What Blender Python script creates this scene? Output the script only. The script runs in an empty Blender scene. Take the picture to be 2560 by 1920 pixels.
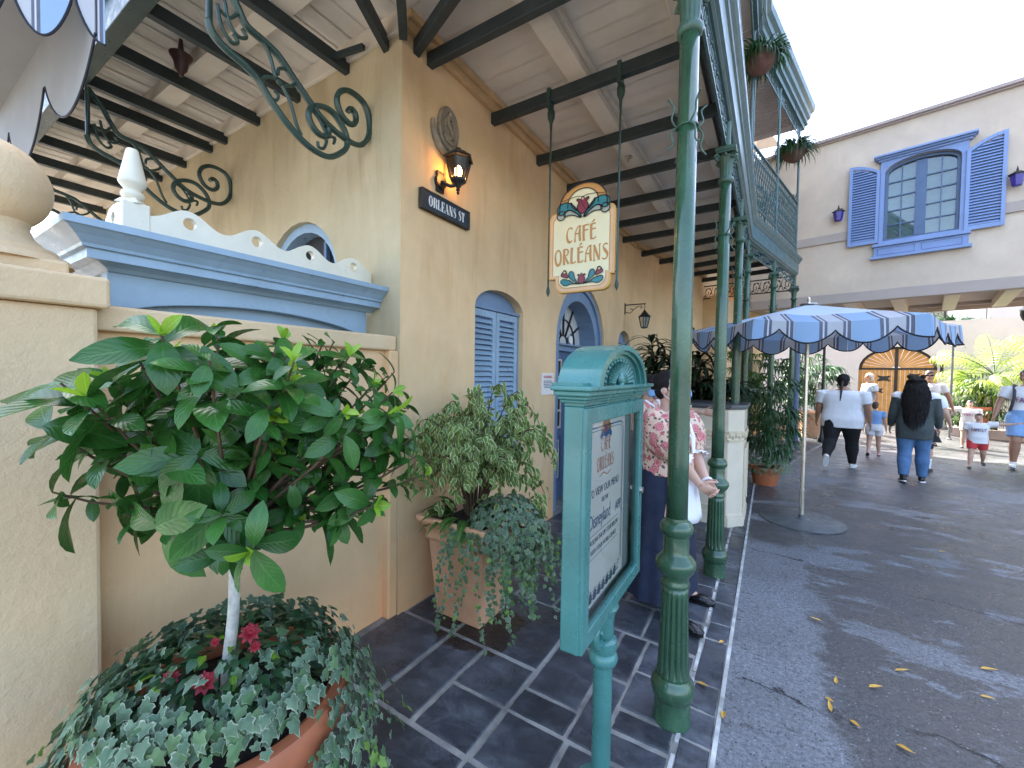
import bpy, math, random
from mathutils import Vector, Matrix, noise
from math import sin, cos, pi, radians, sqrt, atan2
random.seed(7)
SC = bpy.context.scene
COL = SC.collection
R = random.uniform

# ------------------------------------------------------------ helpers
ORG = {}
def V(*a): return Vector(a)
def lerp(a, b, t): return a + (b - a) * t
def lv(a, b, t): return tuple(x + (y - x) * t for x, y in zip(a, b))

class MB:
    def __init__(s):
        s.v = []; s.f = []; s.m = []; s.uv = []; s.r = []
    def add(s, vs, fs, m=0, r=None, uv=None):
        n = len(s.v)
        s.v += [tuple(p) for p in vs]
        s.f += [tuple(i + n for i in f) for f in fs]
        s.m += [m] * len(fs)
        s.uv += uv if uv else [(0.5, 0.5)] * len(vs)
        s.r += [R(0, 1) if r is None else r] * len(vs)
    def bb(s, x0, y0, z0, x1, y1, z1, m=0, r=None):
        vs = [(x0,y0,z0),(x1,y0,z0),(x1,y1,z0),(x0,y1,z0),(x0,y0,z1),(x1,y0,z1),(x1,y1,z1),(x0,y1,z1)]
        s.add(vs, [(0,3,2,1),(4,5,6,7),(0,1,5,4),(1,2,6,5),(2,3,7,6),(3,0,4,7)], m, r)
    def bar(s, a, b, w, h, m=0, up=(0,0,1)):
        a = Vector(a); b = Vector(b); d = (b - a).normalized(); u = Vector(up)
        sd = d.cross(u)
        if sd.length < 1e-4: sd = d.cross(Vector((1,0,0)))
        sd.normalize(); u = sd.cross(d)
        vs = []
        for p in (a, b):
            for i, j in ((-1,-1),(1,-1),(1,1),(-1,1)): vs.append(p + sd*i*w/2 + u*j*h/2)
        s.add(vs, [(3,2,1,0),(4,5,6,7),(0,1,5,4),(1,2,6,5),(2,3,7,6),(3,0,4,7)], m)
    def tube(s, pts, r, n=6, m=0, cap=True, sx=1.0, ref=None):
        P = [Vector(p) for p in pts]; k = len(P)
        rs = r if isinstance(r, (list, tuple)) else [r]*k
        vs = []; up = None
        for i in range(k):
            d = (P[min(i+1,k-1)] - P[max(i-1,0)])
            if d.length < 1e-7: d = Vector((0,0,1))
            d.normalize()
            if up is None:
                up = Vector(ref) if ref else (Vector((0,0,1)) if abs(d.z) < .9 else Vector((1,0,0)))
            a = d.cross(up)
            if a.length < 1e-5: a = d.cross(Vector((.3,.8,.5)))
            a.normalize(); up = a.cross(d).normalized()
            for j in range(n):
                t = 2*pi*(j+.5)/n
                vs.append(P[i] + (a*cos(t)*sx + up*sin(t))*rs[i])
        fs = []
        for i in range(k-1):
            for j in range(n):
                q = (j+1) % n
                fs.append((i*n+j, (i+1)*n+j, (i+1)*n+q, i*n+q)[::-1])
        if cap:
            fs.append(tuple(range(n))[::-1][::-1]); fs.append(tuple((k-1)*n+j for j in range(n))[::-1])
        s.add(vs, fs, m)
    def lathe(s, prof, c=(0,0,0), n=24, m=0, flute=None, sq=None):
        c = Vector(c); vs = []; fs = []
        for r, z in prof:
            for j in range(n):
                t = 2*pi*j/n; rr = r
                if flute and flute[0] < z < flute[1]: rr = r*(1 - flute[3]*max(0, cos(t*flute[2]))**.6)
                vs.append(c + V(rr*cos(t), rr*sin(t), z))
        k = len(prof)
        for i in range(k-1):
            for j in range(n):
                q = (j+1) % n
                fs.append((i*n+j, i*n+q, (i+1)*n+q, (i+1)*n+j))
        if prof[0][0] > 1e-4: fs.append(tuple(range(n))[::-1])
        if prof[-1][0] > 1e-4: fs.append(tuple((k-1)*n+j for j in range(n)))
        s.add(vs, fs, m)
    def ell(s, c, rx, ry, rz, nu=16, nv=10, m=0, rot=None):
        c = Vector(c); vs = [V(0,0,-rz)]; fs = []
        for i in range(1, nv):
            a = -pi/2 + pi*i/nv
            for j in range(nu):
                t = 2*pi*j/nu; vs.append(V(rx*cos(a)*cos(t), ry*cos(a)*sin(t), rz*sin(a)))
        vs.append(V(0,0,rz))
        for j in range(nu):
            q = (j+1) % nu
            fs.append((0, 1+q, 1+j)); b = 1+(nv-2)*nu
            fs.append((b+j, b+q, len(vs)-1))
            for i in range(nv-2):
                fs.append((1+i*nu+j, 1+i*nu+q, 1+(i+1)*nu+q, 1+(i+1)*nu+j))
        if rot is not None: vs = [rot @ p for p in vs]
        s.add([p + c for p in vs], fs, m)
    def prism(s, poly, o, ax, ay, d, m=0, back=True, r=None):
        # poly (list of 2-D points) in the plane o + x*ax + y*ay, thickened by the vector d
        o = Vector(o); ax = Vector(ax); ay = Vector(ay); d = Vector(d); n = len(poly)
        a = [o + ax*x + ay*y for x, y in poly]
        fs = [tuple(range(n))]
        if d.length > 0:
            a += [p + d for p in a[:n]]
            if back: fs.append(tuple(range(n, 2*n))[::-1])
            fs += [(i, n+i, n+(i+1) % n, (i+1) % n) for i in range(n)]
        s.add(a, fs, m, r)
    def strip(s, pts, w, o, ax, ay, m=0, d=(0,0,0)):
        # flat ribbon of width w (number or list) along 2-D pts
        o = Vector(o); ax = Vector(ax); ay = Vector(ay); d = Vector(d); k = len(pts)
        ws = w if isinstance(w, (list, tuple)) else [w]*k
        L = []; Rr = []
        for i in range(k):
            a = pts[max(i-1,0)]; b = pts[min(i+1,k-1)]
            dx, dy = b[0]-a[0], b[1]-a[1]; l = sqrt(dx*dx+dy*dy) or 1
            nx, ny = -dy/l*ws[i]/2, dx/l*ws[i]/2
            L.append((pts[i][0]+nx, pts[i][1]+ny)); Rr.append((pts[i][0]-nx, pts[i][1]-ny))
        vs = [o+ax*x+ay*y+d for x, y in L] + [o+ax*x+ay*y+d for x, y in Rr]
        fs = [(i, k+i, k+i+1, i+1) for i in range(k-1)]
        s.add(vs, fs, m)
    def sweep(s, prof, path, m=0, closed=False, cap=True):
        # prof = [(offset, z)], path = list of functions offset->(x,y)
        n = len(prof); vs = []; fs = []
        for g in path:
            for o, z in prof:
                x, y = g(o); vs.append((x, y, z))
        k = len(path); e = n if closed else n-1
        for i in range(k-1):
            for j in range(e):
                q = (j+1) % n
                fs.append((i*n+j, i*n+q, (i+1)*n+q, (i+1)*n+j)[::-1])
        if closed and cap:
            fs.append(tuple(range(n))); fs.append(tuple((k-1)*n+j for j in range(n))[::-1])
        s.add(vs, fs, m)
    def leaf(s, p, d, up, L, W, fold=.25, droop=.3, m=0, n=4, r=None, shape=0, wav=0.0):
        p = Vector(p); d = Vector(d).normalized(); up = Vector(up)
        sd = d.cross(up)
        if sd.length < 1e-4: sd = d.cross(V(.31,.77,.55))
        sd.normalize(); up = sd.cross(d).normalized()
        if r is None: r = R(0, 1)
        vs = []; uv = []; fs = []
        q = p.copy(); dd = d.copy(); st = L/n
        for i in range(n+1):
            t = i/n
            if shape == 0: w = sin(pi*min(1, t**.8*.97+.02))**.85
            elif shape == 1: w = sin(pi*min(1, t**.62*.985+.012))**.9
            elif shape == 3: w = (sin(pi*min(1, .03+t*.97)**1.12))**.75*(1.0 if t < .96 else .5)
            else: w = min(1, t*5+.12)*(1-t**2.2)**.8
            w = max(w, .02)*W/2
            z = up*(w*fold)
            wv = up*(wav*W*sin(t*9+r*6))
            vs += [q - sd*w + z + wv, q, q + sd*w + z - wv]
            uv += [(t, 0), (t, .5), (t, 1)]
            dd = (dd - up*droop*st/L*1.6 - V(0,0,1)*droop*.35*st/L).normalized()
            up = sd.cross(dd).normalized()
            q = q + dd*st
        for i in range(n):
            a = i*3
            fs += [(a, a+1, a+4, a+3), (a+1, a+2, a+5, a+4)]
        s.add(vs, fs, m, r, uv)
    def ivy(s, p, nrm, d, S, m=0, r=None):
        cv = R(.05,.5); tw_ = R(-.25,.25); k1, k2 = R(.8,1.15), R(.8,1.2)
        p = Vector(p); nrm = Vector(nrm).normalized(); d = Vector(d); d = (d - nrm*d.dot(nrm))
        if d.length < 1e-4: d = nrm.cross(V(.2,.9,.3))
        d.normalize(); sd = d.cross(nrm)
        out = [(0,-.03),(.20,-.19),(.40,-.12),(.36,.10),(.50,.34),(.26,.46),(0,.92),(-.26,.46),(-.50,.34),(-.36,.10),(-.40,-.12),(-.20,-.19)]
        vs = [p + d*.2*S + nrm*.05*S]; uv = [(.5, 0)]
        for x, y in out:
            x *= k1; y *= k2 if y > 0 else 1
            b = -cv*(x*x+.7*(y-.2)**2) + tw_*x*y
            vs.append(p + sd*x*S + d*y*S + nrm*b*S); uv.append((.5, 1))
        fs = [(0, 1+i, 1+(i+1) % 12) for i in range(12)]
        s.add(vs, fs, m, r, uv)
    def build(s, name, mats, parent=None, smooth=False, bevel=0, auto=None):
        me = bpy.data.meshes.new(name)
        o0 = ORG.get(parent.name, Vector((0,0,0))) if parent else Vector((0,0,0))
        me.from_pydata([(v[0]-o0[0], v[1]-o0[1], v[2]-o0[2]) for v in s.v], [], s.f)
        if not isinstance(mats, (list, tuple)): mats = [mats]
        for m in mats: me.materials.append(m)
        if len(mats) > 1: me.polygons.foreach_set('material_index', s.m)
        at = me.attributes.new('rnd', 'FLOAT', 'POINT'); at.data.foreach_set('value', s.r)
        ul = me.uv_layers.new(name='UVMap')
        vi = [0]*len(me.loops); me.loops.foreach_get('vertex_index', vi)
        fl = []
        for i in vi: fl += s.uv[i]
        ul.data.foreach_set('uv', fl)
        if smooth: me.polygons.foreach_set('use_smooth', [True]*len(me.polygons))
        me.validate(); me.update()
        if auto and hasattr(me, 'set_sharp_from_angle'): me.set_sharp_from_angle(angle=radians(auto))
        o = bpy.data.objects.new(name, me); COL.objects.link(o)
        if parent: o.parent = parent
        ORG[o.name] = o0
        if bevel:
            b = o.modifiers.new('bevel', 'BEVEL'); b.width = bevel; b.segments = 2; b.limit_method = 'ANGLE'
        return o

def tag(o, label, cat, group=None):
    o['label'] = label; o['category'] = cat
    if group: o['group'] = group
    return o
def thing(name, label, cat, loc=(0,0,0), group=None):
    o = bpy.data.objects.new(name, None); COL.objects.link(o); o.location = loc
    o.empty_display_size = .1
    ORG[o.name] = Vector(loc)
    return tag(o, label, cat, group)
def kind(o, k='structure'):
    o['kind'] = k; return o
def copy_tree(o, parent=None):
    c = o.copy(); COL.objects.link(c); ORG[c.name] = ORG.get(o.name, Vector())
    if parent: c.parent = parent
    for ch in list(o.children): copy_tree(ch, c)
    return c
def dup(root, loc, label, rz=None):
    c = copy_tree(root); c.location = loc; c['label'] = label
    if rz is not None: c.rotation_euler = (0,0,rz)
    return c
def cat_rom(p, k=6, closed=False):
    out = []; n = len(p)
    for i in range(n if closed else n-1):
        a = p[(i-1) % n] if closed or i > 0 else p[i]; b = p[i]; c = p[(i+1) % n]
        d = p[(i+2) % n] if closed or i+2 < n else c
        for j in range(k):
            t = j/k; t2 = t*t; t3 = t2*t
            out.append(tuple(.5*(2*b[q] + (c[q]-a[q])*t + (2*a[q]-5*b[q]+4*c[q]-d[q])*t2 + (3*b[q]-a[q]-3*c[q]+d[q])*t3) for q in range(len(b))))
    if not closed: out.append(tuple(p[-1]))
    return out
def solid(mb, name, mats, parent, voxel, smooth_it=2, fix=None):
    # fuse the pieces of one body or garment into a single continuous surface
    o = mb.build(name, mats, parent, smooth=True)
    rm = o.modifiers.new('r', 'REMESH'); rm.mode = 'VOXEL'; rm.voxel_size = voxel; rm.use_smooth_shade = True
    if smooth_it:
        sm = o.modifiers.new('s', 'SMOOTH'); sm.iterations = smooth_it; sm.factor = .5
    dg = bpy.context.evaluated_depsgraph_get()
    me = bpy.data.meshes.new_from_object(o.evaluated_get(dg))
    o.modifiers.clear(); o.data = me
    if not me.materials:
        for m in (mats if isinstance(mats, (list, tuple)) else [mats]): me.materials.append(m)
    return o
def words(txt, size, m, parent, o, ax, ay, name='lettering', align='CENTER', sx=1.0, depth=.0006, shear=0, space=1.0):
    cu = bpy.data.curves.new('t', 'FONT'); cu.body = txt; cu.size = size; cu.align_x = align; cu.extrude = depth; cu.shear = shear
    cu.space_character = space; cu.resolution_u = 3
    t = bpy.data.objects.new('t', cu); COL.objects.link(t)
    dg = bpy.context.evaluated_depsgraph_get()
    me = bpy.data.meshes.new_from_object(t.evaluated_get(dg))
    bpy.data.objects.remove(t)
    o = Vector(o); ax = Vector(ax)*sx; ay = Vector(ay); az = Vector(ax).normalized().cross(ay)
    o0 = ORG.get(parent.name, Vector())
    for v in me.vertices: v.co = o + ax*v.co.x + ay*v.co.y + az*v.co.z - o0
    me.materials.clear(); me.materials.append(m); me.name = name
    ob = bpy.data.objects.new(name, me); COL.objects.link(ob); ob.parent = parent
    ORG[ob.name] = o0
    return ob

# ------------------------------------------------------------ materials
def lin(h):
    h = h.lstrip('#'); c = [int(h[i:i+2], 16)/255 for i in (0,2,4)]
    return tuple(x/12.92 if x <= .04045 else ((x+.055)/1.055)**2.4 for x in c)
class NT:
    def __init__(s, m):
        m.use_nodes = True; s.t = m.node_tree; s.b = s.t.nodes['Principled BSDF']; s.out = s.t.nodes['Material Output']
    def n(s, typ, **k):
        o = s.t.nodes.new(typ)
        for a, b in k.items(): setattr(o, a, b)
        return o
    def l(s, a, b): s.t.links.new(a, b)
    def math(s, op, a, b=None, c=None, clamp=False):
        o = s.n('ShaderNodeMath', operation=op, use_clamp=clamp)
        for i, x in enumerate((a, b, c)):
            if x is None: continue
            if isinstance(x, (int, float)): o.inputs[i].default_value = x
            else: s.l(x, o.inputs[i])
        return o.outputs[0]
    def mix(s, f, a, b, blend='MIX'):
        o = s.n('ShaderNodeMix', data_type='RGBA', blend_type=blend)
        for i, x in ((0, f), (6, a), (7, b)):
            if isinstance(x, (int, float)): o.inputs[i].default_value = x
            elif isinstance(x, tuple): o.inputs[i].default_value = (*x[:3], 1)
            else: s.l(x, o.inputs[i])
        return o.outputs[2]
    def noise(s, scale, detail=4, rough=.55, vec=None, dist=0, out=0):
        o = s.n('ShaderNodeTexNoise'); o.inputs['Scale'].default_value = scale; o.inputs['Detail'].default_value = detail
        o.inputs['Roughness'].default_value = rough; o.inputs['Distortion'].default_value = dist
        s.l(vec if vec else s.co(), o.inputs['Vector']); return o.outputs[out]
    def co(s):
        if not hasattr(s, '_co'):
            g = s.n('ShaderNodeNewGeometry'); s._geo = g; s._co = g.outputs['Position']
        return s._co
    def ramp(s, f, stops):
        o = s.n('ShaderNodeValToRGB'); e = o.color_ramp.elements
        while len(e) < len(stops): e.new(.5)
        for i, (p, c) in enumerate(stops):
            e[i].position = p; e[i].color = (*((c,)*3 if isinstance(c, (int, float)) else c[:3]), 1)
        s.l(f, o.inputs[0]); return o.outputs[0]
    def maprange(s, f, a, b, c=0, d=1):
        o = s.n('ShaderNodeMapRange'); s.l(f, o.inputs[0])
        for i, x in enumerate((a, b, c, d)): o.inputs[i+1].default_value = x
        return o.outputs[0]
    def bump(s, h, st=.3, dist=.01):
        o = s.n('ShaderNodeBump'); o.inputs['Strength'].default_value = st; o.inputs['Distance'].default_value = dist
        s.l(h, o.inputs['Height']); s.l(o.outputs[0], s.b.inputs['Normal']); return o
    def scale(s, vec, x, y, z):
        o = s.n('ShaderNodeMapping'); o.inputs['Scale'].default_value = (x, y, z); s.l(vec, o.inputs['Vector']); return o.outputs[0]
    def sep(s, vec):
        o = s.n('ShaderNodeSeparateXYZ'); s.l(vec, o.inputs[0]); return o.outputs
    def set(s, name, x):
        i = s.b.inputs[name]
        if isinstance(x, (int, float)): i.default_value = x
        elif isinstance(x, tuple): i.default_value = (*x[:3], 1)
        else: s.l(x, i)
MATS = {}
def mat(name, col, rough=.5, var=.15, scale=6.0, bump=0.0, bscale=60.0, metal=0.0, coat=0.0, rv=.1, spec=None, dirt=0.0):
    m = bpy.data.materials.new(name); t = NT(m)
    f = t.noise(scale, 5, .6)
    f = t.maprange(f, .3, .7)
    c = t.mix(f, tuple(x*(1-var) for x in col), tuple(min(1, x*(1+var)) for x in col))
    if dirt:
        d = t.maprange(t.noise(scale*.6, 6, .7, t.scale(t.co(), 1, 1, .35)), .5, .75)
        c = t.mix(t.math('MULTIPLY', d, dirt), c, tuple(x*.35 for x in col))
    t.set('Base Color', c)
    t.set('Roughness', t.maprange(t.noise(scale*2.3, 4), .3, .7, max(.02, rough-rv), min(1, rough+rv)))
    t.set('Metallic', metal)
    if coat: t.set('Coat Weight', coat); t.set('Coat Roughness', .08)
    if spec is not None: t.set('Specular IOR Level', spec)
    if bump: t.bump(t.noise(bscale, 5, .6), bump, .004)
    MATS[name] = m
    return m

def stucco(name, col, stain, low, coarse=.5, streak=.5):
    m = bpy.data.materials.new(name); t = NT(m); P = t.co()
    a = t.maprange(t.noise(1.1, 6, .62), .36, .66)
    b = t.maprange(t.noise(4.5, 5, .6), .35, .7)
    c = t.mix(a, tuple(x*.86 for x in col), tuple(min(1, x*1.1) for x in col))
    c = t.mix(t.math('MULTIPLY', b, .35), c, low)
    st = t.maprange(t.noise(1.0, 7, .66, t.scale(P, 3.4, 3.4, .62), 1.2), .48, .74)
    st = t.math('MULTIPLY', st, t.maprange(t.noise(.9, 3), .38, .62))
    c = t.mix(t.math('MULTIPLY', st, streak), c, stain)
    z = t.sep(P)[2]
    g = t.math('MULTIPLY', t.maprange(t.math('ADD', z, t.math('MULTIPLY', t.noise(3, 5, .7), .8)), .95, .3), .55)
    c = t.mix(g, c, tuple(x*y*1.3 for x, y in zip(stain, (1.1, .95, .85))))
    t.set('Base Color', c); t.set('Roughness', .88); t.set('Specular IOR Level', .25)
    h = t.math('ADD', t.noise(26, 5, .6), t.math('MULTIPLY', t.noise(120, 3, .6), .35))
    h = t.math('ADD', h, t.math('MULTIPLY', t.noise(5, 3, .5), 1.4))
    t.bump(h, coarse, .012)
    MATS[name] = m
    return m

def leafmat(name, col, col2, edge=None, rough=.35, vein=0.0, trans=.25, ew=(.62,.9), rad=False, spec=None):
    m = bpy.data.materials.new(name); t = NT(m)
    at = t.n('ShaderNodeAttribute', attribute_name='rnd'); uvn = t.n('ShaderNodeUVMap'); uvn.uv_map = 'UVMap'
    u, v, _ = t.sep(uvn.outputs[0])
    c = t.mix(at.outputs['Fac'], col, col2)
    c = t.mix(t.maprange(t.noise(14, 3), .35, .65), c, t.mix(.5, c, tuple(x*.55 for x in col)))
    if rad: w = v
    else: w = t.math('MULTIPLY', t.math('ABSOLUTE', t.math('SUBTRACT', v, .5)), 2)
    if edge:
        wn = t.math('ADD', w, t.math('MULTIPLY', t.math('SUBTRACT', t.noise(55, 3), .5), .75))
        c = t.mix(t.maprange(wn, *ew), c, edge)
    if vein:
        mid = t.maprange(w, .1, .0)
        s_ = t.math('SINE', t.math('ADD', t.math('MULTIPLY', u, 52), t.math('MULTIPLY', w, -16)))
        line = t.math('MULTIPLY', t.maprange(s_, .8, 1), .5)
        c = t.mix(t.math('MULTIPLY', t.math('MAXIMUM', mid, line), vein), c, tuple(min(1, x*2.2+.03) for x in col2))
        t.bump(t.math('SUBTRACT', t.math('MULTIPLY', s_, -.4), mid), .16, .003)
    t.set('Base Color', c); t.set('Roughness', rough)
    if spec is not None: t.set('Specular IOR Level', spec)
    if trans:
        tr = t.n('ShaderNodeBsdfTranslucent'); t.l(t.mix(.5, c, tuple(min(1, x*1.6) for x in col2)), tr.inputs[0])
        mx = t.n('ShaderNodeMixShader'); mx.inputs[0].default_value = trans
        t.l(t.b.outputs[0], mx.inputs[1]); t.l(tr.outputs[0], mx.inputs[2]); t.l(mx.outputs[0], t.out.inputs[0])
    MATS[name] = m
    return m

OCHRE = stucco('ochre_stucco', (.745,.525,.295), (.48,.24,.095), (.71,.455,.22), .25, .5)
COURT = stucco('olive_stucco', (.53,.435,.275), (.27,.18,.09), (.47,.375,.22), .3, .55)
LOWW = stucco('peach_stucco', (.75,.515,.285), (.62,.32,.14), (.72,.45,.24), .35, .5)
PILL = stucco('pillar_stucco', (.70,.52,.315), (.54,.33,.15), (.67,.46,.255), .42, .4)
BRID = stucco('bridge_stucco', (.69,.57,.445), (.50,.39,.30), (.65,.52,.40), .15, .3)
LILAC = mat('lilac_plaster', (.44,.36,.33), .85, .08, 3)
MAUVE = mat('mauve_band_paint', (.46,.385,.335), .8, .06, 3)
FARW = mat('far_white_plaster', (.80,.78,.76), .9, .06, 2)
FARL = mat('far_lilac_plaster', (.54,.49,.45), .9, .06, 2)
BLUE = mat('powder_blue_paint', (.265,.375,.475), .34, .10, 5, .12, 90, dirt=.12)
BLUE2 = mat('slate_blue_paint', (.165,.25,.37), .42, .08, 5, .1, 90)
BLUED = mat('deep_blue_paint_and_louvre_shade', (.085,.14,.25), .4, .1, 5)  # joinery paint, and the painted shade behind louvre slats
BLUEP = mat('bridge_blue_paint', (.22,.315,.55), .42, .08, 4)
CREAM = mat('cream_gloss_paint', (.74,.68,.53), .35, .06, 7, .1, 70, dirt=.1)
CREAM2 = mat('ivory_paint', (.68,.59,.45), .45, .06, 7, dirt=.08)
GREEN = mat('bottle_green_enamel', (.034,.090,.046), .24, .30, 5, .25, 45, coat=.4, dirt=.35)
GREENG = mat('grey_green_iron_paint', (.075,.135,.135), .38, .14, 7, .1, 60)
TEAL = mat('teal_enamel', (.052,.185,.165), .30, .16, 5, .18, 60, coat=.25, dirt=.22)
JOIST = mat('dark_slate_joist_paint', (.022,.033,.034), .5, .2, 8, .2, 40)
CAPG = mat('dull_column_green', (.045,.098,.066), .42, .2, 7, .12, 60, dirt=.3)
IRONG = mat('dark_green_iron', (.028,.058,.045), .35, .25, 10, .2, 50)
BLACK = mat('black_iron', (.012,.012,.012), .45, .3, 10, .2, 50)
STEEL = mat('brushed_steel', (.62,.58,.5), .3, .1, 12, metal=1.0)
PLATE = mat('galvanised_plate', (.13,.14,.145), .45, .25, 7, .2, 40, metal=.3)
ROOFB = mat('board_ceiling_paint', (.72,.65,.55), .7, .08, 2.2, .1, 40, dirt=.2)
BEAMC = mat('beige_beam_paint', (.66,.58,.47), .65, .08, 3, .15, 40, dirt=.2)
MOULD = mat('ochre_moulding_paint', (.58,.38,.19), .6, .12, 4, dirt=.15)
WOODG = mat('golden_gate_timber', (.52,.25,.06), .55, .2, 5, .2, 40)
TERRA = mat('terracotta_clay', (.62,.34,.19), .75, .16, 5, .3, 45, dirt=.12)
TERR2 = mat('red_terracotta', (.42,.13,.055), .6, .16, 6, .25, 40)
SOIL = mat('dark_soil', (.03,.022,.015), .95, .4, 20, .8, 60)
BARKW = mat('whitewashed_bark', (.50,.48,.42), .85, .35, 26, .8, 60, dirt=.35)
BARK = mat('brown_bark', (.09,.055,.03), .85, .3, 20, .6, 50)
STEMG = mat('green_stem', (.06,.12,.03), .6, .2, 20)
WHITE = mat('white_paint', (.80,.79,.76), .5, .04, 7)
PAPER = mat('ivory_paper', (.74,.69,.63), .6, .03, 5)
NAVY = mat('navy_print', (.05,.085,.16), .6, .05)
PRBLU = mat('blue_print', (.03,.09,.22), .6, .05)
RUST = mat('rust_orange_print', (.55,.17,.06), .6, .05)
GOLDL = mat('gold_lettering', (.50,.24,.06), .45, .06)
SIGNY = mat('sign_cream_yellow', (.80,.74,.47), .45, .03, 4)
SIGNO = mat('sign_gold_edge', (.66,.37,.10), .45, .06)
SGOLD = mat('stained_amber', (.55,.25,.05), .4, .1)
STEALP = mat('stained_teal', (.02,.20,.22), .4, .1)
SRED = mat('stained_crimson', (.22,.012,.03), .4, .1)
SGREY = mat('stained_sage', (.36,.40,.32), .4, .1)
SPEACH = mat('stained_peach', (.72,.45,.25), .4, .1)
INK = mat('black_ink', (.01,.01,.012), .5, .1)
BRONZE = mat('aged_bronze_plaque', (.27,.215,.15), .5, .3, 18, .4, 60, dirt=.4)
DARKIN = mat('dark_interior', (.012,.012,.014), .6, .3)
BRASS = mat('brass', (.7,.5,.2), .3, .1, 10, metal=1.0)
LEAFD = mat('dead_leaf_yellow', (.62,.36,.06), .6, .25, 30)
CLOTHW = mat('white_cotton', (.78,.78,.80), .85, .05, 9, .25, 25)
CLOTHB = mat('black_knit', (.009,.009,.01), .9, .2, 9, .25, 25)
DENIM = mat('blue_denim', (.075,.16,.31), .85, .25, 9, .3, 40)
JACK = mat('faded_black_denim', (.05,.062,.062), .9, .3, 7, .4, 30)
NAVYC = mat('navy_wool', (.010,.016,.038), .85, .2, 6, .3, 20)
REDC = mat('red_cotton', (.60,.05,.055), .85, .1, 9, .25, 25)
LBLUE = mat('light_blue_cotton', (.23,.40,.68), .85, .1, 9, .25, 25)
PALEB = mat('pale_blue_jersey', (.42,.53,.66), .85, .08, 9, .2, 25)
TAN = mat('khaki_cotton', (.62,.52,.38), .85, .08, 9)
GREYB = mat('grey_strap', (.07,.07,.08), .85, .1, 9)
SKIN1 = mat('light_skin', (.56,.34,.25), .5, .06, 14)
SKIN2 = mat('tan_skin', (.36,.19,.12), .5, .06, 14)
HAIRB = mat('black_hair', (.010,.008,.008), .7, .4, 40, .6, 120, spec=.25)
HAIRN = mat('dark_brown_hair', (.022,.013,.009), .45, .3, 30, .5, 120)
HAIRC = mat('brown_hair', (.10,.055,.03), .5, .3, 30, .5, 120)
HAIRG = mat('grey_hair', (.45,.42,.38), .6, .15, 30, .5, 120)
SHOEB = mat('black_leather', (.010,.010,.011), .25, .2, 14, .2, 60)
SHOEG = mat('grey_shoe_mesh', (.045,.045,.05), .7, .2, 14)
SHOEW = mat('white_shoe', (.76,.76,.76), .6, .05, 9)
MASKB = mat('blue_mask_fabric', (.20,.42,.72), .8, .06, 12, .2, 60)
PURPG = mat('cobalt_glass', (.04,.03,.26), .15, .2, 8)
FABG = mat('grey_canvas_underside', (.24,.235,.225), .9, .05, 2)

G_GARD = leafmat('gardenia_leaf', (.021,.090,.013), (.055,.170,.030), None, .26, .16, .14, spec=.40)
G_LIME = leafmat('young_leaf', (.15,.33,.02), (.30,.48,.04), None, .3, .4, .35)
G_FICUS = leafmat('variegated_ficus_leaf', (.09,.18,.04), (.20,.31,.07), (.72,.70,.36), .5, 0, .25, (.60, .95), spec=.25)
G_IVY = leafmat('variegated_ivy_leaf', (.085,.155,.09), (.20,.285,.175), (.64,.67,.50), .6, 0, .15, (.84, 1.22), True, spec=.22)
G_IVYG = leafmat('green_ivy_leaf', (.075,.16,.065), (.18,.28,.13), (.46,.52,.32), .6, 0, .18, (.92, 1.15), True, spec=.22)
G_IVYL = leafmat('light_ivy_leaf', (.14,.28,.04), (.24,.40,.08), (.5,.55,.3), .42, 0, .25, (.95, 1.2), True)
G_BED = leafmat('bedding_leaf', (.015,.06,.02), (.03,.10,.03), None, .4, .2, .15)
G_POTH = leafmat('broad_variegated_leaf', (.04,.12,.02), (.14,.26,.05), (.05,.10,.025), .4, .6, .2, (.5, .8))
G_DRAC = leafmat('dark_cane_leaf', (.012,.032,.012), (.03,.06,.025), None, .35, 0, .1)
G_RHAP = leafmat('lady_palm_leaf', (.02,.07,.022), (.05,.13,.04), None, .38, 0, .2)
G_PALM = leafmat('bright_palm_leaf', (.16,.26,.03), (.34,.42,.07), None, .4, 0, .45)
G_BUSH = leafmat('shrub_leaf', (.025,.07,.015), (.10,.19,.03), None, .45, 0, .3)
PETAL = mat('crimson_petal', (.26,.003,.012), .6, .3, 30)

def glassmat(name, col=(1,1,1), rough=.02, alpha=.25, tint=(.02,.03,.03)):
    m = bpy.data.materials.new(name); t = NT(m)
    gl = t.n('ShaderNodeBsdfGlossy'); gl.inputs['Roughness'].default_value = rough
    tr = t.n('ShaderNodeBsdfTransparent'); tr.inputs[0].default_value = (*col, 1)
    fr = t.n('ShaderNodeFresnel'); fr.inputs[0].default_value = 1.5
    mx = t.n('ShaderNodeMixShader'); t.l(t.math('ADD', fr.outputs[0], alpha, clamp=True), mx.inputs[0])
    t.l(tr.outputs[0], mx.inputs[1]); t.l(gl.outputs[0], mx.inputs[2]); t.l(mx.outputs[0], t.out.inputs[0])
    MATS[name] = m
    return m
GLASS = glassmat('clear_pane', (.93,.97,.96), .01, .0)
GLASSD = glassmat('reflecting_window_glass', (.55,.66,.66), .03, .10)
def emat(name, col, st):
    m = bpy.data.materials.new(name); t = NT(m)
    t.set('Base Color', col); t.set('Emission Color', col); t.set('Emission Strength', st); return m
BULB = emat('warm_bulb', (1.0,.62,.25), 14.0)
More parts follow.
